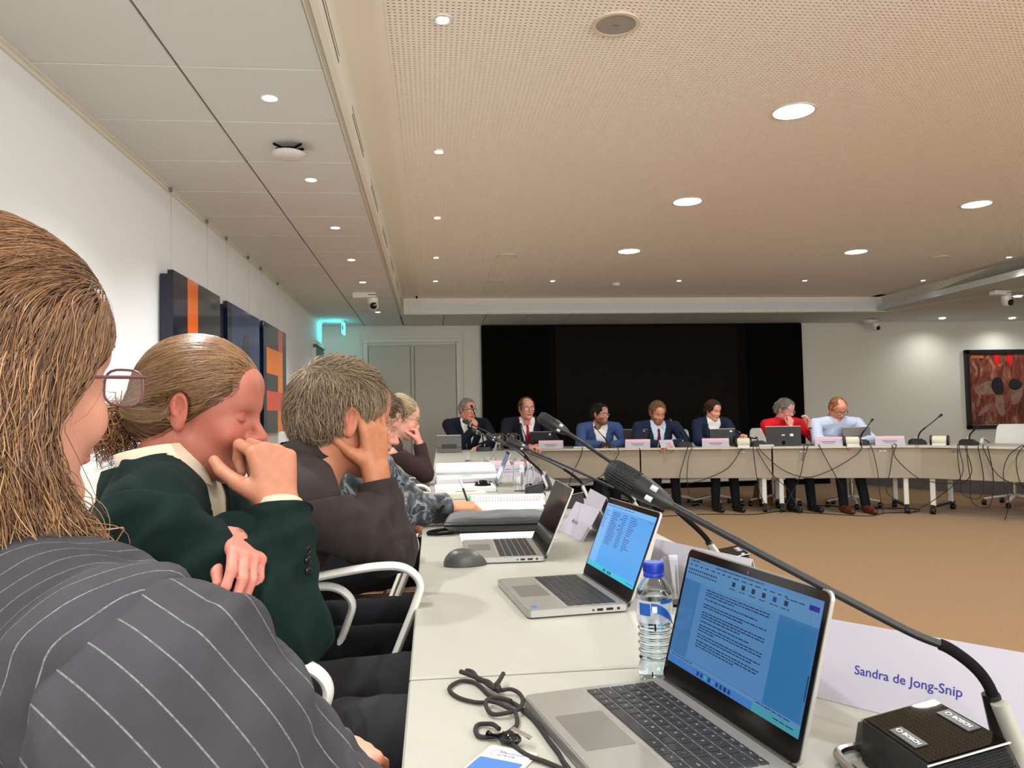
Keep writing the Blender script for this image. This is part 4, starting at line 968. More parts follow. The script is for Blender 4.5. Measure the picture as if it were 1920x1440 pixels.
obj('box_body', MB().box((0, 0, 0.016), (0.19, 0.16, 0.032), r=0.003), mat('beige_card', rgb(206, 200, 184), 0.6), t); obj('lid_slot', MB().box((0, 0, 0.0325), (0.10, 0.03, 0.001), r=0.0004), M_gap, t)
t = thing('teal_pouch', 'small teal zipped pouch behind the writing hand', 'pouch', (0.235, 3.52, TT))
obj('fabric', MB().lathe([(0.03, 0.0), (0.075, 0.003), (0.085, 0.016), (0.07, 0.030), (0.03, 0.036)], 28), mat('teal_fabric', rgb(20, 150, 124), 0.55, bump=0.2, bscale=200), t)
obj('zip', MB().tube([(0.084*math.cos(a*PI/14), 0.084*math.sin(a*PI/14), 0.018) for a in range(28)], 0.0022, 5, closed=True), M_blackm, t)
t = thing('black_case', 'round black glossy case beside the slate laptop lid', 'case', (0.265, 4.12, TT))
obj('shell', MB().lathe([(0.03, 0.0), (0.045, 0.012), (0.045, 0.034), (0.03, 0.052), (0.008, 0.058)], 28), M_blackg, t); obj('seam', MB().tube([(0.0455*math.cos(a*PI/12), 0.0455*math.sin(a*PI/12), 0.024) for a in range(24)], 0.0012, 4, closed=True), M_chrome, t)
# spiral notebook being written in
t = thing('spiral_notebook', 'open spiral notebook under the writing hand', 'notebook', (0.30, 3.34, TT), math.radians(-6))
for i, (x0, x1, y0_, y1_, zz) in enumerate(((-0.14, 0.17, 0.0, 0.19, 0.030), (-0.14, 0.17, -0.19, 0.0, 0.024))):
    n = 10; vs = []; fs = []
    for k in range(n+1):
        q = k/n; yy = y0_+(y1_-y0_)*q; hh = zz+0.022*math.sin(PI*q)*(0.6 if i else 1)-0.010*abs(q-(0 if i == 0 else 1))
        vs += [(x0, yy, hh), (x1, yy, hh), (x0, yy, 0.001), (x1, yy, 0.001)]
    for k in range(n): a = 4*k; fs += [(a, a+1, a+5, a+4), (a+2, a+6, a+7, a+3), (a, a+4, a+6, a+2), (a+1, a+3, a+7, a+5)]
    fs += [(0, 2, 3, 1), (4*n, 4*n+1, 4*n+3, 4*n+2)]
    obj('page_block', MB().add(vs, fs), M_paper, t)
rg = MB()
for k in range(24):
    x = -0.135+0.0128*k; rg.tube([(x, -0.014, 0.02), (x, -0.010, 0.04), (x, 0.006, 0.046), (x, 0.016, 0.038)], 0.0014, 4)
obj('spiral', rg, M_ring, t, kind='stuff')
t = thing('loose_papers', 'fanned white papers between the notebook and the black bag', 'papers', (0.26, 2.98, TT), 0.08)
for (x, y, w_, d_, a, z_) in ((-0.12, 0.0, 0.24, 0.24, 0.15, 0.001), (0.03, 0.02, 0.3, 0.22, -0.2, 0.003), (0.08, -0.03, 0.26, 0.2, 0.35, 0.005), (-0.08, -0.06, 0.21, 0.18, -0.35, 0.007), (0.05, 0.07, 0.22, 0.17, 0.1, 0.010)):
    obj('sheet', MB().box((x, y, z_+0.001), (w_, d_, 0.0016), rot=None), M_paper, t).rotation_euler = (0, 0, a)
# laptop sleeve
t = thing('laptop_bag', 'soft black laptop bag lying behind the mirror screened laptop', 'bag', (0.225, 2.70, TT), math.radians(-4))
M_bag = mat('bag_nylon', rgb(34, 33, 33), 0.55, bump=0.35, bscale=25, sheen=0.3)
n = 24; bagv = MB(); vs = []; fs = []
NX, NY = 26, 14
for s in (0, 1):
    for i in range(NX+1):
        for j in range(NY+1):
            u_, v_ = i/NX*2-1, j/NY*2-1
            e = (1-abs(u_)**5)*(1-abs(v_)**4); e = max(e, 0)**0.45
            zz = 0.030+(0.030 if s else -0.028)*e+(0.006*noise.noise(Vector((u_*2.2, v_*1.5, 3)))*e if s else 0)
            vs.append((u_*0.185, v_*0.125, zz))
K = (NX+1)*(NY+1)
for i in range(NX):
    for j in range(NY):
        a = i*(NY+1)+j; fs.append((a, a+1, a+NY+2, a+NY+1)); fs.append((K+a, K+a+NY+1, K+a+NY+2, K+a+1))
for i in range(NX):
    a = i*(NY+1); b2 = a+NY; fs.append((a, a+NY+1, K+a+NY+1, K+a)); fs.append((b2, K+b2, K+b2+NY+1, b2+NY+1))
for j in range(NY):
    a = j; b2 = NX*(NY+1)+j; fs.append((a, K+a, K+a+1, a+1)); fs.append((b2, b2+1, K+b2+1, K+b2))
obj('bag_body', MB().add(vs, fs, True), M_bag, t)
obj('zip', MB().tube([(-0.184, -0.122, 0.031), (0, -0.128, 0.031), (0.184, -0.122, 0.031)], 0.003, 6), M_blackm, t)
obj('piping', MB().tube([(-0.182, -0.120, 0.042), (0, -0.125, 0.044), (0.182, -0.120, 0.042)], 0.002, 6), M_bag, t)
obj('strap_loop', MB().tube(bez([(-0.15, -0.13, 0.010), (-0.20, -0.14, 0.008), (-0.235, -0.12, 0.008), (-0.225, -0.09, 0.010), (-0.17, -0.10, 0.018)], 6), (0.006), 6), M_blackm, t)
obj('strap_tab', MB().tube(bez([(-0.183, -0.02, 0.03), (-0.20, 0.03, 0.04), (-0.205, 0.07, 0.06), (-0.195, 0.09, 0.075)], 5), 0.005, 6), M_blackm, t)
t = thing('thin_notebook', 'thin ring bound notebook lying under the black bag', 'notebook', (0.235, 2.49, TT))
obj('pages', MB().box((0, 0, 0.005), (0.30, 0.14, 0.008), r=0.001), M_paper, t)
rg = MB()
for k in range(30): x = -0.14+0.0097*k; rg.tube([(x, -0.062, 0.008), (x, -0.070, 0.013), (x, -0.074, 0.004)], 0.001, 4)
obj('spiral', rg, M_ring, t, kind='stuff')
# mouse
t = thing('computer_mouse', 'dark grey computer mouse on the table edge before the laptops', 'mouse', (0.082, 2.06, TT), math.radians(-84))
mv = MB(); vs = []; fs = []; NU, NV = 28, 12
for i in range(NU):
    a = 2*PI*i/NU
    for j in range(NV+1):
        b_ = PI/2*j/NV
        x = 0.034*math.cos(a)*math.cos(b_)**0.6; y = (0.058 if math.sin(a) > 0 else 0.058)*math.sin(a)*math.cos(b_)**0.6
        hh = 0.041*(1-0.35*((y-(-0.012))/0.058)**2 - (0.12 if y > 0 else 0)*(y/0.058)); z_ = 0.003+hh*math.sin(b_)**0.8 if j else 0.001
        vs.append((x, y, z_))
for i in range(NU):
    i2 = (i+1) % NU
    for j in range(NV): fs.append((i*(NV+1)+j, i2*(NV+1)+j, i2*(NV+1)+j+1, i*(NV+1)+j+1))
M_mouse = mat('mouse_grey', rgb(74, 72, 70), 0.35)
obj('shell', MB().add(vs, fs, True), M_mouse, t)
obj('wheel', MB().lathe([(0.009, -0.003), (0.010, 0), (0.009, 0.003)], 18, c=(0, 0.034, 0.016), rot=Matrix.Rotation(PI/2, 3, 'Y')), M_blackm, t)
obj('side_button', MB().box((-0.0305, 0.002, 0.024), (0.004, 0.026, 0.006), r=0.0018), M_black, t)
obj('skirt', MB().lathe([(1.0, 0.0), (1.0, 1.0)], 28, capb=False, capt=False), M_blackm, t)
sk = bpy.data.objects['skirt']; 
for v in sk.data.vertices: v.co = (v.co.x*0.0335, v.co.y*0.0575, v.co.z*0.004)

# --- lanyard and badge
M_cord = mat('lanyard_cord', rgb(38, 33, 30), 0.8, bump=0.5, bscale=900)
def shift(L_, dz=0.0035): return [(x, y, z_+dz) for x, y, z_ in L_]
loopA = [(0.066, 1.058, 0.745), (0.051, 1.063, 0.745), (0.032, 1.081, 0.745), (0.021, 1.104, 0.745), (0.019, 1.123, 0.745), (0.028, 1.142, 0.745), (0.04, 1.15, 0.745), (0.055, 1.14, 0.745), (0.064, 1.119, 0.745), (0.071, 1.093, 0.745), (0.079, 1.076, 0.745), (0.096, 1.062, 0.745), (0.107, 1.043, 0.745), (0.113, 1.025, 0.745), (0.1225, 0.992, 0.745), (0.129, 0.953, 0.745), (0.133, 0.923, 0.745), (0.138, 0.892, 0.745), (0.14, 0.868, 0.745), (0.143, 0.848, 0.745), (0.15, 0.80, 0.745)]
loopB = [(0.091, 1.09, 0.749), (0.104, 1.092, 0.749), (0.113, 1.078, 0.749), (0.116, 1.047, 0.751), (0.11, 1.02, 0.750), (0.1, 1.011, 0.749), (0.077, 1.009, 0.747), (0.068, 1.022, 0.747), (0.066, 1.044, 0.750), (0.075, 1.058, 0.751), (0.089, 1.056, 0.750), (0.10, 1.045, 0.75)]
loopC = [(0.066, 1.052, 0.750), (0.08, 1.042, 0.750), (0.092, 1.023, 0.750), (0.101, 1.006, 0.750), (0.101, 0.982, 0.745), (0.094, 0.964, 0.745), (0.08, 0.949, 0.745), (0.058, 0.945, 0.745), (0.049, 0.954, 0.745), (0.048, 0.973, 0.745), (0.053, 0.985, 0.745), (0.063, 0.983, 0.746), (0.07, 0.972, 0.749), (0.076, 0.955, 0.750)]
strap = [(0.084, 0.938, 0.745), (0.091, 0.914, 0.745), (0.098, 0.896, 0.745), (0.109, 0.88, 0.745), (0.12, 0.869, 0.745), (0.134, 0.851, 0.745), (0.15, 0.83, 0.745)]
t = thing('lanyard', 'black cord lanyard tangled on the table beside the nearest laptop', 'lanyard', (0, 0, TT))
def loc0(L_): return [(x, y, z_-TT-0.001) for x, y, z_ in L_]
for L_ in (loopA, loopB, loopC, strap): obj('cord', MB().tube(bez(loc0(L_), 6), 0.0029, 8), M_cord, t)
for L_, r0 in (([(0.037, 1.17, 0.752), (0.052, 1.150, 0.752), (0.066, 1.128, 0.752), (0.078, 1.10, 0.751), (0.088, 1.085, 0.750)], 0.0036), ([(0.046, 1.172, 0.752), (0.054, 1.158, 0.754), (0.062, 1.136, 0.750), (0.074, 1.112, 0.754), (0.082, 1.093, 0.750)], 0.0036), ([(0.080, 1.098, 0.751), (0.089, 1.111, 0.754), (0.098, 1.135, 0.757)], 0.0034)):
    obj('cord_end', MB().tube(bez(loc0(L_), 6), r0, 8), M_cord, t)
obj('clasp', MB().box((0.086, 1.094, 0.010), (0.010, 0.018, 0.010), r=0.003), M_black, t)
bd_ = thing('badge_holder', 'clear badge holder with white and blue visitor card', 'badge', (0.072, 0.882, TT), math.radians(-32))
obj('sleeve', MB().prism(rrect(0.062, 0.095, 0.004, 3, 0, -0.012), 0.001, 0.0022), mat('badge_plastic', rgb(214, 206, 196), 0.2, alpha=0.75), bd_)
cdp = obj('card', MB().prism(rrect(0.054, 0.085, 0.003, 3, 0, -0.012), 0.0023, 0.0030), M_paper, bd_)
obj('print_block', MB().prism(rrect(0.054, 0.055, 0.003, 3, 0, -0.027), 0.0031, 0.0034), mat('badge_blue', rgb(70, 112, 178), 0.4), cdp)
obj('print_ring', MB().tube([(-0.012+0.010*math.cos(a*PI/12), 0.016+0.007*math.sin(a*PI/12), 0.0034) for a in range(24)], 0.0005, 4, closed=True), mat('badge_red', rgb(206, 150, 156), 0.5), cdp)
lettering('Bijeenkomst', 0.0062, M_ink, cdp, (0.004, 0.019, 0.0033), (0, 0, 0)); lettering('aanwezig', 0.0062, M_ink, cdp, (0.0, 0.0125, 0.0033), (0, 0, 0))
obj('clip', MB().box((-0.012, 0.046, 0.008), (0.028, 0.014, 0.012), r=0.004).tube([(-0.026, 0.046, 0.008), (-0.036, 0.046, 0.008), (-0.042, 0.047, 0.008)], [0.003, 0.0025, 0.005], 8), M_blackg, bd_)
obj('metal_tab', MB().box((0.002, 0.050, 0.015), (0.026, 0.008, 0.0012), rot=Matrix.Rotation(0.3, 3, 'Y')), M_chrome, bd_)
# ================================================================== chairs
M_seatf = mat('seat_fabric', rgb(150, 122, 98), 0.85, bump=0.3, bscale=400)
def make_chair(lab, grp, seatm=None, arms=True):
    """local +y is forward"""
    t = thing('armchair', lab, 'chair', (0, 0, 0), 0, grp)
    # back shell
    mb = MB(); vs = []; fs = []; NU, NV = 12, 14
    for s in (0, 1):
        for i in range(NU+1):
            for j in range(NV+1):
                u_ = i/NU*2-1; v_ = j/NV
                w_ = (0.215-0.02*v_+0.01*math.sin(v_*PI))*(1 if v_ < 0.93 else 1-0.10*(v_-0.93)/0.07)
                y = -0.20-0.09*v_-0.05*math.sin(v_*1.6)+0.045*u_*u_ - s*0.014
                vs.append((u_*w_, y, 0.50+0.43*v_))
    K = (NU+1)*(NV+1)
    for i in range(NU):
        for j in range(NV):
            a = i*(NV+1)+j; fs.append((a, a+1, a+NV+2, a+NV+1)); fs.append((K+a, K+a+NV+1, K+a+NV+2, K+a+1))
    for i in range(NU):
        a = i*(NV+1); b = a+NV; fs.append((a, a+NV+1, K+a+NV+1, K+a)); fs.append((b, K+b, K+b+NV+1, b+NV+1))
    for j in range(NV):
        a = j; b = NU*(NV+1)+j; fs.append((a, K+a, K+a+1, a+1)); fs.append((b, b+1, K+b+1, K+b))
    obj('backrest', MB().add(vs, fs, True), M_white, t)
    obj('seat', MB().box((0, 0.0, 0.445), (0.46, 0.46, 0.05), r=0.02), seatm or M_seatf, t)
    obj('seat_shell', MB().box((0, 0.0, 0.410), (0.47, 0.47, 0.02), r=0.008), M_white, t)
    obj('back_stem', MB().tube([(0, -0.20, 0.40), (0, -0.25, 0.42), (0, -0.27, 0.50), (0, -0.28, 0.60)], [(0.05, 0.012)]*4, 8, flat=(1, 0, 0)), M_whitem, t)
    if arms:
        for s in (-1, 1):
            x = s*0.265
            path = bez([(x, -0.26, 0.70), (x, -0.14, 0.735), (x, 0.0, 0.760), (x, 0.10, 0.772), (x, 0.155, 0.766), (x, 0.185, 0.735), (x, 0.175, 0.69), (x, 0.13, 0.58), (x, 0.085, 0.46), (s*0.20, 0.07, 0.40)], 6)
            obj('armrest', MB().tube(path, [(0.019, 0.0085)]*len(path), 10, flat=(1, 0, 0)), M_whitem, t)
            obj('arm_brace', MB().tube([(x, -0.26, 0.70), (s*0.23, -0.27, 0.62)], [(0.015, 0.008)]*2, 8, flat=(1, 0, 0)), M_whitem, t)
    obj('column', MB().lathe([(0.028, 0.12), (0.028, 0.28), (0.018, 0.285), (0.018, 0.405)], 16), M_chrome, t)
    for k in range(5):
        a = 2*PI*k/5+0.3; c_, s_ = math.cos(a), math.sin(a)
        obj('base_spoke', MB().tube([(0.02*c_, 0.02*s_, 0.125), (0.16*c_, 0.16*s_, 0.10), (0.30*c_, 0.30*s_, 0.075)], [(0.026, 0.018), (0.02, 0.014), (0.014, 0.010)], 8, flat=(-s_, c_, 0)), M_whitem, t)
        obj('caster', MB().lathe([(0.026, -0.022), (0.030, -0.018), (0.030, 0.018), (0.026, 0.022)], 16, c=(0.30*c_, 0.30*s_, 0.031), rot=Matrix.Rotation(PI/2, 3, 'Y')).box((0.30*c_, 0.30*s_, 0.055), (0.014, 0.014, 0.03)), M_black, t)
    return t
CH = {}
ch0 = make_chair('white armchair under the woman in pinstripe, mostly hidden', 'white armchairs along the left tables')
ch0.location = (-0.42, 0.74, 0); ch0.rotation_euler = (0, 0, -math.radians(62))
for (x, y, a, lab) in ((-0.355, 1.445, -88, 'white armchair of the man in green jacket'), (-0.225, 1.885, -88, 'white armchair of the man in brown shirt'),
                       (-0.27, 2.78, -88, 'white armchair of the person writing'), (-0.20, 3.55, -90, 'empty looking white armchair between the writer and the blonde woman'), (-0.20, 4.45, -90, 'white armchair of the blonde woman')):
    c_ = dup(ch0, (x, y, 0), math.radians(a), lab)
    if 'brown shirt' in lab:
        for g_ in c_.children:
            if g_.name.startswith('armrest'): g_.location.z = 0.055
for (i, (x, y, a, lab)) in enumerate(((0.50, 10.0, 172, 'white armchair of the grey haired man at the far corner'), (1.12, 9.98, ang*57.3+185, 'white armchair of the man with red tie, its back beside him'), (2.18, 9.62, ang*57.3+176, 'white armchair of the bearded man in blue'), (2.98, 9.36, ang*57.3+180, 'white armchair of the bowed bearded man'),
        (3.46, 9.16, ang*57.3+186, 'white armchair of the dark haired woman, its back at her left'), (4.10, 8.98, ang*57.3+186, 'white armchair of the woman in red, its back beside her'), (4.90, 8.62, ang*57.3+180, 'white armchair of the man in pale shirt'),
        (6.62, 8.20, an2*57.3+185, 'empty white armchair in front of the framed painting'))):
    dup(ch0, (x, y, 0), math.radians(a), lab, 'white armchairs behind the back tables')

# ================================================================== cables
M_cab = mat('cable_black', rgb(30, 26, 24), 0.6)
def cable(pts, lab, r=0.0045, grp='black cables hanging from the back tables'):
    z0 = min(p[2] for p in pts)
    mb = MB().tube(bez(pts, 7), r, 6)
    o = obj('cable', mb, M_cab); tag(o, lab, 'cable', grp); return o
def FB(s, z, d=0.03): p = back_pt(s, -d, z); return tuple(p)
def FR(s, z, d=0.03): p = right_pt(s, -d, z); return tuple(p)
def sOf(xpx): return xpx
# parameter s along the back run (0..4.24)
cable([FB(0.80, 0.752, -0.03), FB(0.80, 0.745, 0.012), FB(0.78, 0.65), FB(0.66, 0.40), FB(0.60, 0.12, 0.06), FB(0.62, 0.012, 0.2), FB(0.9, 0.008, 0.4)], 'cable hanging left of the bearded man in blue')
cable([FB(1.22, 0.752, -0.03), FB(1.22, 0.745, 0.012), FB(1.22, 0.66), FB(1.05, 0.44), FB(0.85, 0.34), FB(0.72, 0.28, 0.02)], 'cable swinging left below the bearded man in blue')
cable([FB(2.02, 0.752, -0.03), FB(2.02, 0.745, 0.012), FB(1.98, 0.62), FB(1.92, 0.40), FB(1.94, 0.15), FB(2.0, 0.010, 0.1)], 'cable hanging below the bowed bearded man')
cable([FB(2.07, 0.752, -0.03), FB(2.07, 0.745, 0.012), FB(2.02, 0.60), FB(2.0, 0.38), FB(2.02, 0.2)], 'second cable hanging below the bowed bearded man', 0.004)
cable([FB(2.62, 0.75, -0.01), FB(2.60, 0.70), FB(2.45, 0.50), FB(2.2, 0.38), FB(2.02, 0.33)], 'cable curving down left from the first cream socket')
cable([FB(2.74, 0.75, -0.01), FB(2.74, 0.68), FB(2.76, 0.45), FB(2.80, 0.20), FB(2.9, 0.010, 0.08)], 'cable falling straight from the first cream socket')
cable([FB(2.77, 0.75, -0.01), FB(2.80, 0.66), FB(2.92, 0.45), FB(3.1, 0.25), FB(3.2, 0.010, 0.1)], 'cable falling right from the first cream socket')
cable([FB(2.79, 0.75, -0.01), FB(2.85, 0.66), FB(3.05, 0.48), FB(3.30, 0.40), FB(3.55, 0.48), FB(3.78, 0.62), FB(3.86, 0.70), FB(3.88, 0.755, -0.02)], 'cable looping from the first to the second cream socket')
cable([FB(3.30, 0.752, -0.03), FB(3.32, 0.745, 0.012), FB(3.27, 0.6), FB(3.22, 0.4), FB(3.12, 0.2), FB(3.0, 0.010, 0.1)], 'cable hanging below the small monitor')
cable([FB(3.28, 0.752, -0.03), FB(3.28, 0.745, 0.012), FB(3.27, 0.66), FB(3.25, 0.58)], 'short cable end below the small monitor', 0.004)
cable([FB(3.44, 0.752, -0.03), FB(3.44, 0.745, 0.012), FB(3.5, 0.6), FB(3.6, 0.4), FB(3.66, 0.28)], 'cable slanting right below the woman in red')
cable([FB(3.96, 0.75, -0.01), FB(3.98, 0.68), FB(4.02, 0.45), FB(4.03, 0.25), FB(4.05, 0.010, 0.08)], 'cable falling from the second cream socket')
cable([FB(4.18, 0.75, -0.01), FB(4.18, 0.68), FB(4.14, 0.45), FB(4.10, 0.25), FB(4.2, 0.15)], 'cable falling under the grey laptop')
cable([FB(4.2, 0.752, -0.02), FB(4.22, 0.745, 0.012), (4.95, 7.82, 0.62), (5.1, 7.72, 0.42), (5.22, 7.6, 0.36), (5.35, 7.38, 0.36), (5.4, 7.32, 0.40), (5.44, 7.30, 0.5), (5.42, 7.34, 0.7), (5.44, 7.38, 0.75)], 'cable sweeping from the grey laptop to the corner socket')
for i, (dx, zz) in enumerate(((0.0, 0.26), (0.06, 0.18))):
    cable([(5.40+dx, 7.44-dx, 0.752), (5.37+dx, 7.40-dx, 0.745), (5.34+dx, 7.36-dx, 0.6), (5.36+dx, 7.36-dx, 0.4), (5.38+dx, 7.38-dx, zz), (5.5+dx, 7.3-dx, zz-0.05), (5.55+dx, 7.28-dx, 0.4), (5.52+dx, 7.30-dx, 0.74)], 'cable loop %s below the corner socket' % ['wider', 'narrower'][i])
cable([(5.40, 7.42, 0.75), (5.36, 7.36, 0.70), (5.33, 7.3, 0.45), (5.18, 7.5, 0.2), (5.0, 7.7, 0.02)], 'cable reaching the floor under the corner socket')
cable([FR(0.62, 0.752, -0.02), FR(0.64, 0.70), FR(0.75, 0.46), FR(0.95, 0.36), FR(1.15, 0.42), FR(1.35, 0.58), FR(1.5, 0.70), FR(1.55, 0.76, -0.02)], 'long cable swag across the right table front')
cable([FR(0.98, 0.752, -0.02), FR(0.95, 0.74, 0.012), FR(0.85, 0.64), FR(0.80, 0.45), FR(0.84, 0.2), FR(0.8, 0.010, 0.05)], 'cable falling from the microphone before the empty chair')
cable([FR(1.0, 0.752, -0.02), FR(0.98, 0.74, 0.012), FR(0.92, 0.62), FR(0.94, 0.40), FR(1.05, 0.2), FR(1.1, 0.010, 0.1)], 'cable bowing right from the microphone before the empty chair')
cable([(1.9, 8.45, 0.007), (2.4, 8.30, 0.007), (3.0, 8.35, 0.007), (3.5, 8.20, 0.007), (3.9, 8.35, 0.007), (4.3, 8.0, 0.007), (4.6, 7.78, 0.007), (4.9, 7.95, 0.007), (5.25, 7.95, 0.007), (5.4, 8.2, 0.007), (5.0, 8.35, 0.007)], 'long thin cable lying on the carpet before the back tables', 0.005, 'cables on the carpet')
cable([(4.55, 8.75, 0.008), (4.8, 8.55, 0.008), (5.1, 8.40, 0.008), (4.9, 8.25, 0.008), (4.6, 8.40, 0.008)], 'curled cable on the carpet beside the brown shoes', 0.006, 'cables on the carpet')
t = thing('handbag', 'tan and dark red handbag standing on the floor under the back tables', 'bag', (3.98, 9.02, 0), 0.3)
obj('body', MB().prism([(-0.12, 0.0), (0.12, 0.0), (0.10, 0.24), (-0.06, 0.26)], -0.06, 0.06, axis='y'), mat('leather_tan', rgb(150, 98, 52), 0.5), t)
obj('flap', MB().box((0.02, -0.065, 0.18), (0.2, 0.012, 0.15), r=0.005), mat('leather_red', rgb(72, 22, 24), 0.5), t)
obj('handle', MB().tube(bez([(-0.07, 0, 0.25), (-0.05, 0, 0.34), (0.05, 0, 0.34), (0.08, 0, 0.24)], 6), 0.007, 6), mat('leather_red', rgb(72, 22, 24), 0.5), t)
t = thing('backpack', 'black backpack on the floor under the left end of the back tables', 'bag', (2.1, 9.25, 0), 0.4)
obj('body', MB().box((0, 0, 0.17), (0.32, 0.2, 0.34), r=0.06), M_bag, t); obj('pocket', MB().box((0, -0.11, 0.12), (0.24, 0.05, 0.18), r=0.02), M_bag, t); obj('strap', MB().tube(bez([(-0.1, 0.1, 0.30), (-0.12, 0.16, 0.2), (-0.1, 0.11, 0.05)], 6), (0.02, 0.006), 8), M_blackm, t)
# ================================================================== implicit surface modelling for people
V3 = lambda *a: np.array(a, float)
def nrm(v): v = np.asarray(v, float); return v/(np.linalg.norm(v)+1e-12)
def rc(a, b, ra, rb, k=0.02, op='u'): return ('rc', (np.array(a, float), np.array(b, float), ra, rb), k, op)
def el(c, r, R=None, k=0.02, op='u'): return ('el', (np.array(c, float), np.array(r, float), np.eye(3) if R is None else R), k, op)
def hs(c, n, k=0.01): return ('hs', (np.array(c, float), nrm(n)), k, 's')   # cuts away the side n points to
def pdist(pr, P):
    t, a = pr[0], pr[1]
    if t == 'rc':
        A, B, ra, rb = a; ab = B-A; L2 = ab @ ab+1e-12
        q = np.clip(((P-A) @ ab)/L2, 0, 1)
        return np.sqrt(((P-A-q[..., None]*ab)**2).sum(-1))-(ra+(rb-ra)*q)
    if t == 'el':
        c, r, R = a; q = (P-c) @ R
        k0 = np.sqrt(((q/r)**2).sum(-1)); k1 = np.sqrt(((q/(r*r))**2).sum(-1))+1e-9
        return k0*(k0-1)/k1
    if t == 'hs':
        c, n = a; return -((P-c) @ n)
def pbox(pr):
    t, a = pr[0], pr[1]
    if t == 'rc': m = max(a[2], a[3]); return np.minimum(a[0], a[1])-m, np.maximum(a[0], a[1])+m
    if t == 'el': e = np.sqrt(((a[2]*a[1])**2).sum(1)); return a[0]-e, a[0]+e
    return None
def xf(prims, M, s=1.0):
    """transform prims by 4x4 numpy M (rotation+translation) with uniform scale s"""
    R, T = M[:3, :3], M[:3, 3]; out = []
    for t, a, k, op in prims:
        if t == 'rc': out.append((t, (R @ (a[0]*s)+T, R @ (a[1]*s)+T, a[2]*s, a[3]*s), k*s, op))
        elif t == 'el': out.append((t, (R @ (a[0]*s)+T, a[1]*s, R @ a[2]), k*s, op))
        else: out.append((t, (R @ (a[0]*s)+T, R @ a[1]), k*s, op))
    return out
def smin(a, b, k):
    h = np.maximum(k-np.abs(a-b), 0)/max(k, 1e-6); return np.minimum(a, b)-h*h*k*0.25
def ev(prims, P):
    D = np.full(P.shape[:-1], 1e3)
    for pr in prims:
        d = pdist(pr, P)
        D = smin(D, d, pr[2]) if pr[3] == 'u' else -smin(-D, d, pr[2])
    return D
def surf(prims, h):
    bs = [pbox(p) for p in prims if p[3] == 'u']
    lo = np.min([b[0] for b in bs], 0)-3*h; hi = np.max([b[1] for b in bs], 0)+3*h
    n = np.ceil((hi-lo)/h).astype(int)+1
    D = np.full(n, 1e3, np.float64)
    ax = [lo[i]+h*np.arange(n[i]) for i in range(3)]
    for pr in prims:
        b = pbox(pr)
        if b is None: i0, i1 = np.zeros(3, int), n
        else:
            m = pr[2]+3*h
            i0 = np.clip(((b[0]-m-lo)/h).astype(int), 0, n); i1 = np.clip(((b[1]+m-lo)/h).astype(int)+2, 0, n)
        if (i1 <= i0).any(): continue
        g = np.stack(np.meshgrid(ax[0][i0[0]:i1[0]], ax[1][i0[1]:i1[1]], ax[2][i0[2]:i1[2]], indexing='ij'), -1)
        d = pdist(pr, g); sl = tuple(slice(i0[i], i1[i]) for i in range(3)); S = D[sl]
        D[sl] = smin(S, d, pr[2]) if pr[3] == 'u' else -smin(-S, d, pr[2])
    return nets(D, lo, h)
def nets(D, lo, h):
    ins = D < 0
    c = np.zeros(tuple(s-1 for s in D.shape), int)
    for i in (0, 1):
        for j in (0, 1):
            for k in (0, 1): c += ins[i:D.shape[0]-1+i, j:D.shape[1]-1+j, k:D.shape[2]-1+k]
    act = (c > 0) & (c < 8)
    idx = np.full(act.shape, -1, int); cells = np.argwhere(act); idx[act] = np.arange(len(cells))
    if len(cells) == 0: return np.zeros((0, 3)), np.zeros((0, 4), int)
    acc = np.zeros((len(cells), 3)); cnt = np.zeros(len(cells))
    cor = [(i, j, k) for i in (0, 1) for j in (0, 1) for k in (0, 1)]
    for a in cor:
        for b in cor:
            if sum(abs(a[q]-b[q]) for q in range(3)) == 1 and a < b:
                da = D[cells[:, 0]+a[0], cells[:, 1]+a[1], cells[:, 2]+a[2]]; db = D[cells[:, 0]+b[0], cells[:, 1]+b[1], cells[:, 2]+b[2]]
                m = (da < 0) != (db < 0)
                t = np.where(m, da/(da-db+1e-12), 0)
                p = np.array(a)+t[:, None]*(np.array(b)-np.array(a))
                acc[m] += p[m]; cnt[m] += 1
    V = lo+h*(cells+acc/cnt[:, None])
    F = []
    for ax in range(3):
        o1, o2 = [(1, 2), (2, 0), (0, 1)][ax]
        A = ins; sl0 = [slice(1, -1)]*3; sl0[ax] = slice(0, -1); sl1 = [slice(1, -1)]*3; sl1[ax] = slice(1, None)
        a0 = A[tuple(sl0)]; a1 = A[tuple(sl1)]
        e = np.argwhere(a0 != a1)
        if len(e) == 0: continue
        off = np.array([1, 1, 1]); off[ax] = 0; base = e+off
        s = a0[tuple(e.T)]
        def cell(d1, d2):
            q = base.copy(); q[:, o1] -= d1; q[:, o2] -= d2; return idx[tuple(q.T)]
        q = np.stack([cell(0, 0), cell(1, 0), cell(1, 1), cell(0, 1)], 1)
        q[~s] = q[~s][:, ::-1]
        F.append(q)
    return V, np.concatenate(F)
def vnormals(V, F):
    a, b = V[F[:, 2]]-V[F[:, 0]], V[F[:, 3]]-V[F[:, 1]]; n = np.cross(a, b); N = np.zeros_like(V)
    for i in range(4): np.add.at(N, F[:, i], n)
    return N/(np.linalg.norm(N, axis=1)[:, None]+1e-12)
def smooth_mesh(V, F, it=2, lam=0.5):
    for _ in range(it):
        S = np.zeros_like(V); C_ = np.zeros(len(V))
        for i in range(4):
            j = (i+1) % 4
            np.add.at(S, F[:, i], V[F[:, j]]); np.add.at(C_, F[:, i], 1)
            np.add.at(S, F[:, j], V[F[:, i]]); np.add.at(C_, F[:, j], 1)
        V = V*(1-lam)+lam*S/np.maximum(C_, 1)[:, None]
    return V
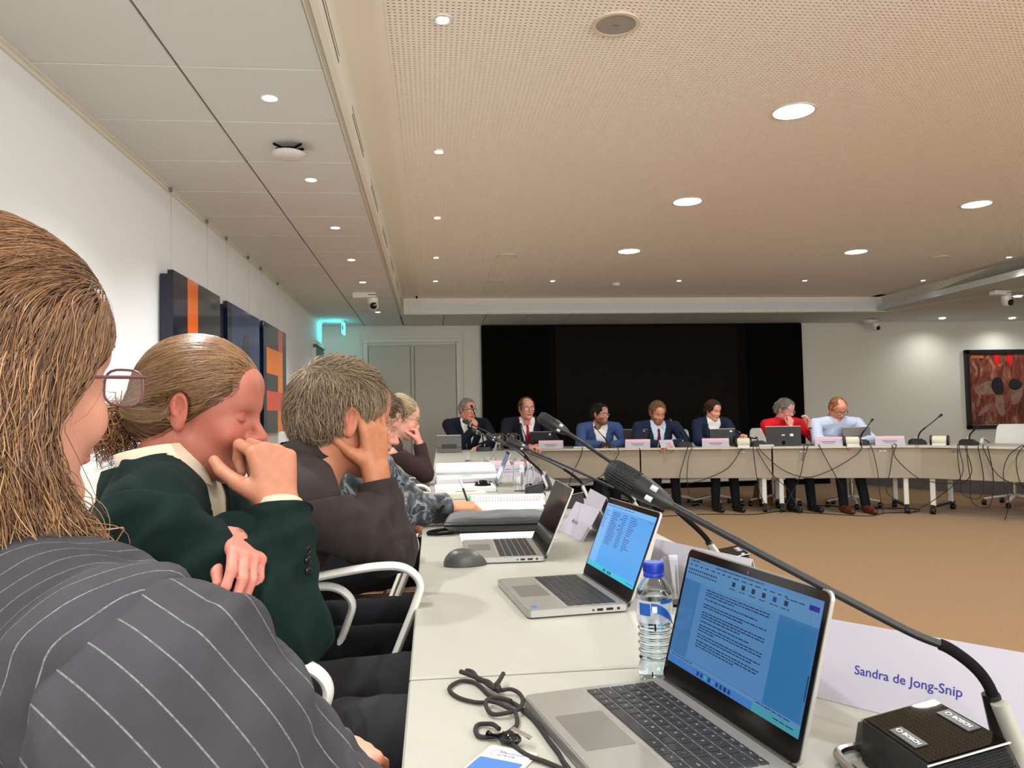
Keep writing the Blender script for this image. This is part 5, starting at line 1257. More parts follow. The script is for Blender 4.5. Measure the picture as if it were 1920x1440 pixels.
def npmesh(name, V, F, m, parent=None, col=None, fattr=None, kind=None, matidx=None):
    me = bpy.data.meshes.new(name)
    loc = np.array(parent.matrix_basis.translation) if (parent is not None and parent.parent is None) else (np.array(parent.parent.matrix_basis.translation) if parent is not None else np.zeros(3))
    W = (V-loc).astype(np.float32)
    k = F.shape[1]
    me.vertices.add(len(W)); me.vertices.foreach_set('co', W.ravel())
    me.loops.add(F.size); me.loops.foreach_set('vertex_index', F.ravel().astype(np.int32))
    me.polygons.add(len(F)); me.polygons.foreach_set('loop_start', np.arange(0, F.size, k, dtype=np.int32))
    try: me.polygons.foreach_set('loop_total', np.full(len(F), k, np.int32))
    except Exception: pass
    me.polygons.foreach_set('use_smooth', np.ones(len(F), bool))
    if col is not None:
        at = me.attributes.new('Col', 'FLOAT_COLOR', 'POINT')
        cc = np.concatenate([np.asarray(col, np.float32), np.ones((len(V), 1), np.float32)], 1); at.data.foreach_set('color', cc.ravel())
    if fattr is not None:
        for nm_, arr in fattr.items():
            at = me.attributes.new(nm_, 'FLOAT', 'POINT'); at.data.foreach_set('value', np.asarray(arr, np.float32))
    for mm in (m if isinstance(m, (list, tuple)) else [m]): me.materials.append(mm)
    if matidx is not None: me.polygons.foreach_set('material_index', matidx.astype(np.int32))
    me.update(calc_edges=True); me.validate()
    return link(name, me, parent, kind)
def submesh(V, F, keep):
    F = F[keep]; u, inv = np.unique(F, return_inverse=True); return V[u], inv.reshape(F.shape), u
_rs = np.random.RandomState(11)
def pn(P, freq, seed=0, n=6):
    """cheap smooth pseudo noise in [-1,1]"""
    r = np.random.RandomState(seed); out = np.zeros(len(P))
    for i in range(n):
        d = r.normal(size=3); d /= np.linalg.norm(d); f = freq*(0.6+0.9*r.rand()); out += np.sin(P @ d*f*2*PI+r.rand()*6.28)
    return out/n*1.6
def folds(V, N, axis, org, amp, freq, seed=0, cen=None, rad=0.12):
    """creases running across `axis`"""
    s = (V-org) @ axis
    ph = 2*PI*freq*s+2.2*pn(V, 4.5, seed)+1.4*pn(V, 9, seed+5)
    w = (0.5+0.5*np.sin(ph))**2*1.6-0.6
    a = amp*(0.55+0.45*pn(V, 5, seed+9))
    if cen is not None: a = a*np.exp(-((V-cen)**2).sum(1)/(rad*rad))
    return V+N*(w*a)[:, None]
def frame(az, pitch=0.0, roll=0.0, pos=(0, 0, 0)):
    """head style frame: local x right, y forward, z up. az measured from world +Y towards +X (deg), pitch down positive"""
    a = math.radians(az)
    R = Matrix.Rotation(-a, 3, 'Z') @ Matrix.Rotation(-math.radians(pitch), 3, 'X') @ Matrix.Rotation(math.radians(roll), 3, 'Y')
    M = np.eye(4); M[:3, :3] = np.array(R); M[:3, 3] = pos; return M

# ------------------------------------------------------------------ head, hand
def head_prims(jaw=1.0, nose=1.0, beard=0.0, ears=True, neck=True):
    p = [el((0, -0.014, 0.036), (0.073, 0.094, 0.080)), el((0, 0.020, 0.010), (0.064, 0.070, 0.080), k=0.03),
         el((0, 0.034, -0.050), (0.050*jaw, 0.050, 0.058), k=0.03), rc((-0.048*jaw, -0.004, -0.055), (-0.012, 0.066, -0.096), 0.017, 0.016, k=0.025), rc((0.048*jaw, -0.004, -0.055), (0.012, 0.066, -0.096), 0.017, 0.016, k=0.025),
         el((0, 0.076, -0.098), (0.019, 0.014, 0.014), k=0.02), el((-0.036, 0.062, -0.030), (0.022, 0.020, 0.022), k=0.02), el((0.036, 0.062, -0.030), (0.022, 0.020, 0.022), k=0.02),
         rc((-0.034, 0.073, 0.024), (0, 0.084, 0.022), 0.010, 0.011, k=0.014), rc((0.034, 0.073, 0.024), (0, 0.084, 0.022), 0.010, 0.011, k=0.014),
         el((0, 0.068, 0.055), (0.045, 0.022, 0.030), k=0.03),
         el((-0.031, 0.092, 0.002), (0.016, 0.014, 0.010), k=0.012, op='s'), el((0.031, 0.092, 0.002), (0.016, 0.014, 0.010), k=0.012, op='s'),
         el((-0.031, 0.071, 0.001), (0.0135, 0.0125, 0.0115), k=0.005), el((0.031, 0.071, 0.001), (0.0135, 0.0125, 0.0115), k=0.005),
         rc((0, 0.083, 0.012), (0, 0.104*nose+0.003, -0.024), 0.0065, 0.0092, k=0.012), el((0, 0.106*nose+0.003, -0.029), (0.0095, 0.0095, 0.0085), k=0.008),
         el((-0.0120, 0.094, -0.032), (0.0080, 0.0120, 0.0075), k=0.010), el((0.0120, 0.094, -0.032), (0.0080, 0.0120, 0.0075), k=0.010), rc((0, 0.080, -0.030), (0, 0.100, -0.032), 0.009, 0.006, k=0.008),
         el((0, 0.080, -0.056), (0.024, 0.016, 0.014), k=0.015),
         el((0, 0.0925, -0.0585), (0.020, 0.008, 0.0048), k=0.005), el((0, 0.0915, -0.0675), (0.018, 0.0085, 0.0055), k=0.005),
         el((0, 0.101, -0.0628), (0.023, 0.006, 0.0014), k=0.003, op='s')]
    if beard: p += [el((0, 0.050, -0.080), (0.047*jaw, 0.044, 0.040), k=0.02), el((0, 0.098, -0.050), (0.020, 0.006, 0.005), k=0.008)]
    if ears:
        for s in (-1, 1):
            R = np.array(Matrix.Rotation(s*math.radians(-22), 3, 'Z') @ Matrix.Rotation(math.radians(14), 3, 'X'))
            p += [el((s*0.0755, -0.012, -0.006), (0.0055, 0.019, 0.031), R=R, k=0.006), el((s*0.079, -0.014, 0.006), (0.008, 0.017, 0.021), R=R, k=0.004),
                  el((s*0.0885, -0.009, 0.000), (0.0095, 0.0125, 0.020), R=R, k=0.003, op='s'), el((s*0.0800, -0.003, -0.008), (0.004, 0.004, 0.007), k=0.003), rc((s*0.0815, -0.020, 0.014), (s*0.0810, -0.016, -0.012), 0.0028, 0.0025, k=0.003), el((s*0.0755, -0.004, -0.030), (0.006, 0.008, 0.009), k=0.005)]
    if neck: p += [rc((0, -0.022, -0.055), (0, -0.040, -0.150), 0.056, 0.058, k=0.03)]
    return p
def head_color(L, base, lips=(168, 84, 78), brow=(90, 64, 46), beardc=None, closed=False, blush=0.5, lidc=None):
    """L local coords (n,3)"""
    x, y, z = L[:, 0], L[:, 1], L[:, 2]; n = len(L)
    c = np.tile(np.array(rgb(*base)[:3]), (n, 1))
    def mix(w, col): 
        nonlocal c
        w = np.clip(w, 0, 1)[:, None]; c = c*(1-w)+np.array(rgb(*col)[:3])*w
    red = (min(base[0]+4, 255), int(base[1]*0.90), int(base[2]*0.90))
    mix(blush*np.exp(-(((np.abs(x)-0.042)/0.020)**2+((y-0.07)/0.05)**2+((z+0.028)/0.022)**2)), red)
    mix(0.7*blush*np.exp(-((x/0.013)**2+((z+0.028)/0.014)**2))*(y > 0.085), red)
    mix(0.8*blush*(np.abs(x) > 0.072)*(np.abs(z) < 0.04), red)
    c *= (1+0.05*pn(L, 40, 3))[:, None]
    if beardc is not None:
        m = ((z < -0.030) & (y > -0.02) & (z > -0.135)).astype(float)*np.clip((-z-0.030-0.25*np.clip(0.05-np.abs(x), 0, 1)*(y > 0.06))/0.012, 0, 1)
        m = np.maximum(m*(y < 0.088), 1.0*np.exp(-((x/0.026)**4+((z+0.048)/0.006)**2))*(y > 0.07)); m = np.maximum(m, (z < -0.074)*(y > 0.0)*1.0)
        mix(0.85*m*(0.8+0.2*pn(L, 120, 5)), beardc)
    mix(0.85*np.exp(-((x/0.021)**4+((z+0.063)/0.0085)**4))*(y > 0.078), lips)
    mix(0.9*np.exp(-((x/0.022)**4+((z+0.0630)/0.0014)**2))*(y > 0.078), (96, 40, 36))
    bz = 0.0225+0.004*np.clip((np.abs(x)-0.016)/0.02, 0, 1)-0.004*np.clip((np.abs(x)-0.036)/0.012, 0, 1)
    mix(0.8*np.exp(-(((np.abs(x)-0.031)/0.0165)**4+((z-bz)/0.0040)**2))*(y > 0.05), brow)
    ez = 0.0005 if not closed else -0.006
    if closed:
        mix(0.85*np.exp(-(((np.abs(x)-0.031)/0.0140)**4+((z-(ez+0.0035*((np.abs(x)-0.031)/0.0125)**2))/0.0018)**2))*(y > 0.05), (70, 42, 34))
    else:
        mix(1.0*np.exp(-(((np.abs(x)-0.031)/0.0118)**6+((z-0.0008)/0.0048)**4))*(y > 0.05), (222, 214, 208))
        mix(1.0*np.exp(-(((np.abs(x)-0.031)/0.0052)**4+((z-0.0010)/0.0050)**4))*(y > 0.05), (52, 44, 40))
        mix(0.9*np.exp(-(((np.abs(x)-0.031)/0.0125)**4+((z-0.0058)/0.0013)**2))*(y > 0.05), (60, 38, 32))
    return c
def hand_prims(W, f, n, side, curls, thumb=(0.5, 0.3), s=1.0, spread=0.06, fore=None):
    """W wrist, f along the metacarpals, n out of the palm; curls: 4 x (a1,a2,a3) deg; thumb: (abduct, flex)"""
    f = nrm(f); n = np.asarray(n, float); n = nrm(n-f*(n @ f)); T = np.cross(f, n)*(1 if side == 'R' else -1)
    B = lambda x, y, z: np.array(W)+s*(T*x+f*y-n*z)
    p = []
    K = [(0.028, 0.086), (0.009, 0.090), (-0.010, 0.085), (-0.028, 0.076)]
    Ls = [(0.042, 0.025, 0.021), (0.046, 0.028, 0.022), (0.042, 0.026, 0.021), (0.033, 0.020, 0.019)]
    for i, (kx, ky) in enumerate(K):
        p.append(rc(B(kx*0.45, 0.0, 0), B(kx, ky, 0.003), 0.0145*s, 0.0115*s, k=0.012*s))
    p.append(rc(B(0.014, 0.03, -0.006), B(-0.014, 0.05, -0.006), 0.013*s, 0.012*s, k=0.015*s))
    for i, (kx, ky) in enumerate(K):
        q = B(kx, ky, 0.003); a = 0.0; sp = (1.5-i)*spread
        for j in range(3):
            a += math.radians(curls[i][j])
            d = nrm(f*math.cos(a)+n*math.sin(a)+T*sp*math.cos(a))
            e = q+d*Ls[i][j]*s; r0 = (0.0098, 0.0088, 0.0080)[j]*(0.88 if i == 3 else 1)
            p.append(rc(q, e, r0*s, (r0-0.0009)*s, k=0.003*s)); q = e
    ab, fl = thumb
    b0 = B(0.018, 0.018, -0.004); d0 = nrm(f*math.cos(ab)+T*math.sin(ab)*0.9+n*0.35)
    b1 = b0+d0*0.044*s; d1 = nrm(d0+n*fl*0.8-T*fl*0.7+f*0.15); b2 = b1+d1*0.034*s; d2 = nrm(d1+n*fl*0.5-T*fl*0.9+f*0.2); b3 = b2+d2*0.026*s
    p += [rc(b0, b1, 0.0155*s, 0.0125*s, k=0.012*s), rc(b1, b2, 0.0112*s, 0.0100*s, k=0.003*s), rc(b2, b3, 0.0100*s, 0.0082*s, k=0.003*s)]
    if fore is not None:
        dd = nrm(np.array(fore)-np.array(W)); 
        p.append(rc(B(0.009, 0.0, 0), np.array(W)+dd*0.07*s+T*0.009*s, 0.020*s, 0.024*s, k=0.014*s)); p.append(rc(B(-0.009, 0.0, 0), np.array(W)+dd*0.07*s-T*0.009*s, 0.020*s, 0.024*s, k=0.014*s))
    return p
# ------------------------------------------------------------------ hair
def strand_mesh(paths, rad, cols, name, m, parent, kind=None):
    """paths (n,s,3); 3-sided tubes"""
    n, s, _ = paths.shape
    t = np.gradient(paths, axis=1); t /= np.linalg.norm(t, axis=2)[..., None]+1e-9
    ref = np.tile(np.array([0.31, 0.52, 0.79]), (n, s, 1)); u = np.cross(t, ref); u /= np.linalg.norm(u, axis=2)[..., None]+1e-9; v = np.cross(t, u)
    tap = np.interp(np.linspace(0, 1, s), [0, 0.12, 0.75, 1], [0.6, 1, 0.9, 0.12])
    r = (rad[:, None]*tap[None, :])[..., None]
    ring_ = [paths+r*(u*math.cos(a)+v*math.sin(a)) for a in (0, 2.094, 4.189)]
    V = np.stack(ring_, 2).reshape(-1, 3)
    base = (np.arange(n)[:, None]*s+np.arange(s-1)[None, :]).ravel()*3
    F = []
    for k in range(3):
        k2 = (k+1) % 3; F.append(np.stack([base+k, base+k2, base+3+k2, base+3+k], 1))
    F = np.concatenate(F); C_ = np.repeat(cols, s*3, axis=0)
    return npmesh(name, V, F, m, parent, col=C_, kind=kind)
def grow(prims, seeds, dirfn, steps, step, lift0=0.0012, lift1=0.006, jitter=0.15, seed=0, liftn=None):
    r = np.random.RandomState(seed); P = seeds.copy(); out = []; n = len(P)
    jit = r.normal(size=(n, 3))*jitter; lf = (liftn if liftn is not None else r.rand(n))
    e = 0.002
    for i in range(steps):
        q = i/(steps-1)
        d0 = ev(prims, P); g = np.stack([ev(prims, P+np.eye(3)[k]*e)-d0 for k in range(3)], 1)/e
        g /= np.linalg.norm(g, axis=1)[:, None]+1e-9
        target = lift0+(lift1-lift0)*q*lf
        P = P-g*(np.clip(d0-target, -0.02, 0.02))[:, None]
        out.append(P.copy())
        D = dirfn(P, q)+jit; D = D-g*(D*g).sum(1)[:, None]; D /= np.linalg.norm(D, axis=1)[:, None]+1e-9
        P = P+D*step
    return np.stack(out, 1)
def hair_cols(n, cols, seed=0, var=0.12):
    r = np.random.RandomState(seed); A = np.array([rgb(*c)[:3] for c in cols]); w = r.dirichlet(np.ones(len(cols))*0.7, n)
    return (w @ A)*(1+var*r.normal(size=(n, 1)))
M_hair = mat('hair_strand', (0.2, 0.12, 0.06, 1), 0.36, vcol='Col', spec=0.6)
M_skin = mat('skin', (0.6, 0.35, 0.25, 1), 0.48, vcol='Col', sss=0.12, bump=0.12, bscale=260, spec=0.4)
def tmat(M): return Matrix([list(map(float, r)) for r in M])
# ================================================================== person assembly
def torso_prims(P, N, lat, shL, shR, w=1.0, d=1.0, off=0.0, k=0.05):
    P, N, shL, shR = map(lambda v: np.array(v, float), (P, N, shL, shR)); up_ = nrm(N-P); lat = nrm(lat-up_*(np.array(lat) @ up_)); fwd_ = np.cross(up_, lat)
    R = np.stack([lat, fwd_, up_], 1); L = np.linalg.norm(N-P); s = off
    at = lambda u, f: P+up_*L*u+fwd_*f
    pr = [el(at(0.02, 0), (0.165*w+s, 0.120*d+s, 0.12+s), R, k=k), el(at(0.32, 0.004), (0.150*w+s, 0.112*d+s, 0.16+s), R, k=k), el(at(0.66, 0.004), (0.168*w+s, 0.118*d+s, 0.165+s), R, k=k),
          rc(shL*0.88+shR*0.12, shR*0.88+shL*0.12, 0.058+s, 0.058+s, k=k), rc(N+up_*0.004, shL*0.85+N*0.15, 0.056+s, 0.056+s, k=k), rc(N+up_*0.004, shR*0.85+N*0.15, 0.056+s, 0.056+s, k=k)]
    return pr, R, at
class Person:
    drop = 0.055
    def __init__(self, label, P, N, az_t, hw=0.19, head=(0, 0, 0), haz=0, hp=0, hr=0, hs_=1.0, w=1.0, d=1.0, armL=None, armR=None, shL=None, shR=None, group=None, skin=(205, 152, 128), lat=None):
        self.P, self.N = np.array(P, float), np.array(N, float)
        a = math.radians(az_t); self.fwd = np.array([math.sin(a), math.cos(a), 0]); self.lat = np.array([math.cos(a), -math.sin(a), 0]) if lat is None else np.array(lat)  # lat points to the person's right
        self.shR = np.array(shR, float) if shR is not None else self.N+self.lat*hw+np.array([0, 0, -self.drop])
        self.shL = np.array(shL, float) if shL is not None else self.N-self.lat*hw+np.array([0, 0, -self.drop])
        self.Mh = frame(haz, hp, hr, head); self.hs = hs_
        self.w, self.d = w, d; self.skin = skin
        self.root = thing('person', label, 'person', (float(P[0]), float(P[1]), 0.0), 0, group)
    def local(self, V): return ((V-self.Mh[:3, 3]) @ self.Mh[:3, :3])/self.hs
    def body(self, h_head, arms, hands, h_hand=0.004, coarse=0.014, headkw={}, colkw={}, legs=None):
        Vs, Fs, Cs = [], [], []; o = 0
        pr = xf(head_prims(**headkw), self.Mh, self.hs)
        nb = self.Mh[:3, :3] @ (np.array([0, -0.040, -0.150])*self.hs)+self.Mh[:3, 3]
        pr.append(rc(nb, self.N, 0.056*self.hs, 0.066, k=0.03))
        V, F = surf(pr, h_head); Vs.append(V); Fs.append(F); o = len(V)
        Cs.append(head_color(self.local(V), self.skin, **colkw))
        for hp_, hc in hands:
            V, F = surf(hp_, h_hand); V = smooth_mesh(V, F, 1, 0.4); Vs.append(V); Fs.append(F+o); o += len(V)
            c = np.tile(np.array(rgb(*hc)[:3]), (len(V), 1))*(1+0.06*pn(V, 60, 2))[:, None]; Cs.append(c)
        tp, R, at = torso_prims(self.P, self.N, self.lat, self.shL, self.shR, self.w*0.9, self.d*0.88, -0.012)
        for (s_, e_, w_) in arms: tp += [rc(s_, e_, 0.044, 0.036, k=0.02), rc(e_, w_, 0.036, 0.025, k=0.02)]
        for lg in (legs or []): tp += [rc(lg[0], lg[1], 0.068, 0.048, k=0.03), rc(lg[1], lg[2], 0.046, 0.034, k=0.02)]
        V, F = surf(tp, coarse); Vs.append(V); Fs.append(F+o); Cs.append(np.tile(np.array(rgb(*self.skin)[:3]), (len(V), 1)))
        self.bodyo = npmesh('body', np.concatenate(Vs), np.concatenate(Fs), M_skin, self.root, col=np.concatenate(Cs)); return self.bodyo
    def torso(self, name, m, h, off=0.0, extra=None, neckcut=True, fold=0.004, keep=None, k=0.05, cutz=0.035, fattr=None, sd=1, post=None):
        tp, R, at = torso_prims(self.P, self.N, self.lat, self.shL, self.shR, self.w, self.d, off, k)
        if extra: tp += extra
        V, F = surf(tp, h); V = smooth_mesh(V, F, 2)
        Nn = vnormals(V, F); up_ = nrm(self.N-self.P)
        if fold: V = folds(V, Nn, nrm(up_+0.5*self.lat), self.P, fold, 11, sd)
        if post is not None: V = post(V, Nn)
        kp = np.ones(len(F), bool); c = V[F].mean(1)
        if neckcut:
            q = c-self.N; dv_ = q-np.outer(q @ up_, up_); kp &= ~((np.linalg.norm(dv_, axis=1) < 0.066) & (q @ up_ > -0.02))
        if keep is not None: kp &= keep(c, self)
        V2, F2, u = submesh(V, F, kp)
        fa = {k_: f_(V2) for k_, f_ in fattr.items()} if fattr else None
        return npmesh(name, V2, F2, m, self.root, fattr=fa)
    def sleeve(self, m, h, sh, e, wv, r=(0.064, 0.052, 0.040), fold=0.004, cuff=True, name='sleeve', fattr=None, sd=3, extra=None, k=0.03, cut=0.0, broad=0.0):
        sh, e, wv = map(lambda v: np.array(v, float), (sh, e, wv)); d1, d2 = nrm(e-sh), nrm(wv-e)
        pr = [rc(sh-d1*0.0, e, r[0], r[1], k=k), rc(e, wv-d2*0.004, r[1], r[2], k=k)]
        if extra: pr += extra
        V, F = surf(pr, h); V = smooth_mesh(V, F, 2); Nn = vnormals(V, F)
        if fold:
            V = folds(V, Nn, d1, sh, fold*0.8, 15, sd, cen=(sh+e)/2, rad=0.16); V = folds(V, Nn, nrm(d1+d2*0.7), e, fold*1.6, 22, sd+1, cen=e, rad=0.09); V = folds(V, Nn, d2, e, fold*0.7, 15, sd+2, cen=(e+wv)/2, rad=0.13)
        if broad: V = folds(V, Nn, nrm(d1+0.7*np.cross(d1, V3(0, 0, 1))), sh, broad, 8, sd+20); V = folds(V, Nn, nrm(d1-0.5*np.cross(d1, V3(0, 0, 1))), sh, broad*0.7, 12, sd+23)
        V = V-np.maximum((V-wv) @ d2+cut, 0)[:, None]*d2; V2, F2 = V, F
        fa = {k_: f_(V2) for k_, f_ in fattr.items()} if fattr else None
        return npmesh(name, V2, F2, m, self.root, fattr=fa)
    def trousers(self, m, h, legs, r=(0.088, 0.066, 0.050), fold=0.004, shoes=True, shoe_m=None, fattr=None):
        pr = [el(self.P+np.array([0, 0, 0.02]), (0.17*self.w, 0.14, 0.11), k=0.05)]
        for hp_, kn, an in legs: pr += [rc(hp_, kn, r[0], r[1], k=0.04), rc(kn, an, r[1]*0.95, r[2], k=0.02)]
        V, F = surf(pr, h); V = smooth_mesh(V, F, 2); Nn = vnormals(V, F)
        for hp_, kn, an in legs: V = folds(V, Nn, nrm(np.array(kn)-np.array(hp_)), np.array(hp_, float), fold, 12, 7, cen=(np.array(hp_)+np.array(kn))/2, rad=0.2)
        V[:, 2] = np.maximum(V[:, 2], legs[0][2][2]-0.01); V2, F2 = V, F
        o = npmesh('trousers', V2, F2, m, self.root, fattr={k_: f_(V2) for k_, f_ in fattr.items()} if fattr else None)
        if shoes:
            for hp_, kn, an in legs:
                an = np.array(an, float); fd = self.fwd if len(legs[0]) < 4 else self.fwd
                a0 = np.array([an[0], an[1], 0.045])
                V, F = surf([rc(a0-fd*0.03, a0+fd*0.10, 0.040, 0.036, k=0.02), rc(a0+fd*0.10+V3(0, 0, -0.008), a0+fd*0.19+V3(0, 0, -0.012), 0.036, 0.028, k=0.02), rc(a0, a0+V3(0, 0, 0.05), 0.04, 0.042, k=0.02), ('hs', (V3(0, 0, 0.004), V3(0, 0, -1)), 0.004, 's')], 0.011)
                npmesh('shoe', V, F, shoe_m or M_black, self.root)
        return o
    def glasses(self, m, s=1.0, lensr=(0.026, 0.019), round_=4.0, y=0.098, rad=0.0016, lens_m=None, tint=None):
        mb = MB(); mbl = MB(); Mm = self.Mh
        def Wp(x, y_, z): return Vector((Mm[:3, :3] @ (np.array([x, y_, z])*self.hs)+Mm[:3, 3])-np.array([self.root.location.x, self.root.location.y, 0]))
        for sx in (-1, 1):
            pts = []
            for k in range(28):
                a = 2*PI*k/28; c_, s_ = math.cos(a), math.sin(a)
                q = (abs(c_)**round_+abs(s_)**round_)**(-1/round_)
                pts.append(Wp(sx*0.033+lensr[0]*q*c_, y-0.006*abs((sx*0.033+lensr[0]*q*c_)/0.06)**2, -0.001+lensr[1]*q*s_))
            mb.tube(pts, rad, 6, closed=True)
            mbl.add([tuple(p) for p in pts], [tuple(range(len(pts)))])
            mb.tube([Wp(sx*0.059, y-0.006, 0.010), Wp(sx*0.071, y-0.016, 0.010), Wp(sx*0.078, 0.03, 0.008), Wp(sx*0.079, -0.01, 0.006), Wp(sx*0.078, -0.03, -0.010)], [(rad*1.6, rad*0.9)]*5, 6)
        mb.tube([Wp(-0.008, y, 0.002), Wp(0, y+0.003, 0.005), Wp(0.008, y, 0.002)], rad, 6)
        o = obj('glasses', mb, m, self.root)
        obj('lens', mbl, lens_m or M_lensg, o, fixn=False)
        return o
M_lensg = mat('spectacle_lens', (1, 1, 1, 1), 0.02, alpha=0.14, spec=0.9)
def hair_cap(pers, extra=(), fz=-0.02, front=0.060, grow_=0.012, ear=True, low=-0.05):
    g = grow_
    p = [el((0, -0.014, 0.036), (0.073+g, 0.094+g, 0.080+g)), el((0, -0.045, -0.005), (0.062+g, 0.060+g, 0.065+g), k=0.03)]
    p += list(extra)
    p += [el((0, 0.094, -0.012), (0.070, 0.058, 0.082), k=0.012, op='s'), hs((0, 0, low), (0, 0.35, -1), 0.015)]
    p += [hs((0, 0.012, -0.012), (0, 0.9, -1), 0.012)] if ear else []
    if ear: p += [el((s*0.084, -0.010, -0.004), (0.016, 0.021, 0.034), k=0.008, op='s') for s in (-1, 1)]
    return p
M_haircap = mat('hair_mass', (0.2, 0.12, 0.06, 1), 0.75, vcol='Col', spec=0.2)
def make_hair(pers, prims, h, cols, dirl, n, steps, step, rad, lift=0.008, jit=0.2, seed=1, capc=None, disp=0.004, name='hair', filt=None, liftn=None, dfreq=30):
    W = xf(prims, pers.Mh, pers.hs); V, F = surf(W, h); N_ = vnormals(V, F)
    L = pers.local(V)
    V2 = V+N_*(disp*pn(L*np.array([1, 1, 1]), dfreq, seed)-0.0018-disp*0.5)[:, None]
    cc = np.array(rgb(*(capc or cols[0]))[:3]); C_ = np.tile(cc, (len(V), 1))*(1+0.25*pn(L, dfreq*2, seed+3))[:, None]
    cap = npmesh(name, V2, F, M_haircap, pers.root, col=np.clip(C_, 0, 1))
    if n:
        r = np.random.RandomState(seed); cand = np.arange(len(V))
        if filt is not None: cand = cand[filt(L)]
        # skip cap underside
        ids = r.choice(cand, n); seeds = V[ids]+r.normal(size=(n, 3))*0.002
        R = pers.Mh[:3, :3]
        def df(P, q): return dirl(pers.local(P), q) @ R.T
        paths = grow(W, seeds, df, steps, step*pers.hs, 0.0012, max(lift, 0.0012)*pers.hs, jit, seed, liftn)
        strand_mesh(paths, rad*(0.6+0.8*r.rand(n)), hair_cols(n, cols, seed), 'hair_strands', M_hair, cap, kind='stuff')
    return cap
def fabric(name, r, g, b, rough=0.85, var=0.05, bs=900, bump=0.25, sheen=0.02, **kw): return mat(name, rgb(r, g, b), rough, bump=bump, bscale=bs, var=var, vscale=25, sheen=sheen, spec=0.12, **kw)
# ================================================================== people along the left tables
def add_wave(paths, amp, freq, seed):
    r = np.random.RandomState(seed); n, s, _ = paths.shape
    t = np.gradient(paths, axis=1); t /= np.linalg.norm(t, axis=2)[..., None]+1e-9
    u = np.cross(t, np.array([0.2, 0.3, 0.9])); u /= np.linalg.norm(u, axis=2)[..., None]+1e-9; v = np.cross(t, u)
    q = np.linspace(0, 1, s)[None, :, None]; ph = r.rand(n, 1, 1)*6.28; f = freq*(0.7+0.6*r.rand(n, 1, 1)); a = amp*(0.5+r.rand(n, 1, 1))*q**0.8
    return paths+a*(np.sin(2*PI*f*q+ph)*u+np.cos(2*PI*f*q+ph)*0.8*v)
def collar(pers, N, up_, fwd_, m, r0=0.060, h=0.040, flare=0.020, open_=50, name='collar', drop=0.010, sx=1.0, tip=0.02, thick=0.0018):
    """fold-down collar band around the neck, open at the front by open_ degrees"""
    N = np.array(N, float); up_ = nrm(up_); fwd_ = nrm(np.array(fwd_)-up_*(np.array(fwd_) @ up_)); rt_ = np.cross(fwd_, up_)
    n = 40; prof = [(0.0, 0.0), (0.001, h*0.6), (0.003, h), (0.008, h*0.98), (flare*0.6, h*0.45), (flare, -drop)]
    V = []; F = []
    for i in range(n+1):
        q = i/n*2-1; a = q*math.radians(180-open_)   # 0 at the back
        d = -fwd_*math.cos(a)+rt_*math.sin(a)*sx
        ex = abs(q)**4
        for j, (dr, z) in enumerate(prof):
            rr = r0+dr+(0.010*ex if j > 3 else 0); zz = z-(tip*ex if j > 3 else 0.012*ex)
            V.append(N+d*rr+up_*zz-fwd_*0.004)
    k = len(prof)
    for i in range(n):
        for j in range(k-1): F.append((i*k+j, (i+1)*k+j, (i+1)*k+j+1, i*k+j+1))
    o = npmesh(name, np.array(V), np.array(F), m, pers.root)
    md = o.modifiers.new('thick', 'SOLIDIFY'); md.thickness = thick*1.5; md.offset = 0
    return o
# ---- woman in pinstripe
pin = fabric('pinstripe_wool', 60, 59, 62, 0.85, var=0.12, bs=1200, bump=0.25, sheen=0.02)
nt = pin.node_tree; bs_ = nt.nodes['Principled BSDF']
at_ = nt.nodes.new('ShaderNodeAttribute'); at_.attribute_name = 'Stripe'
m1 = nt.nodes.new('ShaderNodeMath'); m1.operation = 'DIVIDE'; m1.inputs[1].default_value = 0.0185; nt.links.new(at_.outputs['Fac'], m1.inputs[0])
m2 = nt.nodes.new('ShaderNodeMath'); m2.operation = 'FRACT'; nt.links.new(m1.outputs[0], m2.inputs[0])
m3 = nt.nodes.new('ShaderNodeMath'); m3.operation = 'SUBTRACT'; m3.inputs[1].default_value = 0.5; nt.links.new(m2.outputs[0], m3.inputs[0])
m4 = nt.nodes.new('ShaderNodeMath'); m4.operation = 'ABSOLUTE'; nt.links.new(m3.outputs[0], m4.inputs[0])
m5_ = nt.nodes.new('ShaderNodeMapRange'); m5_.inputs[1].default_value = 0.014; m5_.inputs[2].default_value = 0.032; m5_.inputs[3].default_value = 0.42; m5_.inputs[4].default_value = 0.0; nt.links.new(m4.outputs[0], m5_.inputs[0])
tcn = nt.nodes.new('ShaderNodeTexCoord'); nz = nt.nodes.new('ShaderNodeTexNoise'); nz.inputs['Scale'].default_value = 420; nt.links.new(tcn.outputs['Object'], nz.inputs['Vector'])
m6 = nt.nodes.new('ShaderNodeMath'); m6.operation = 'MULTIPLY'; nt.links.new(m5_.outputs[0], m6.inputs[0])
m7 = nt.nodes.new('ShaderNodeMapRange'); m7.inputs[1].default_value = 0.35; m7.inputs[2].default_value = 0.6; m7.inputs[3].default_value = 0.45; m7.inputs[4].default_value = 1.0; nt.links.new(nz.outputs['Fac'], m7.inputs[0]); nt.links.new(m7.outputs[0], m6.inputs[1])
mxn = nt.nodes.new('ShaderNodeMix'); mxn.data_type = 'RGBA'; mxn.inputs['B'].default_value = rgb(196, 196, 200) if False else (0.5, 0.5, 0.52, 1)
lk = [l for l in nt.links if l.to_socket == bs_.inputs['Base Color']][0]; src_ = lk.from_socket
for i_ in mxn.inputs:
    pass
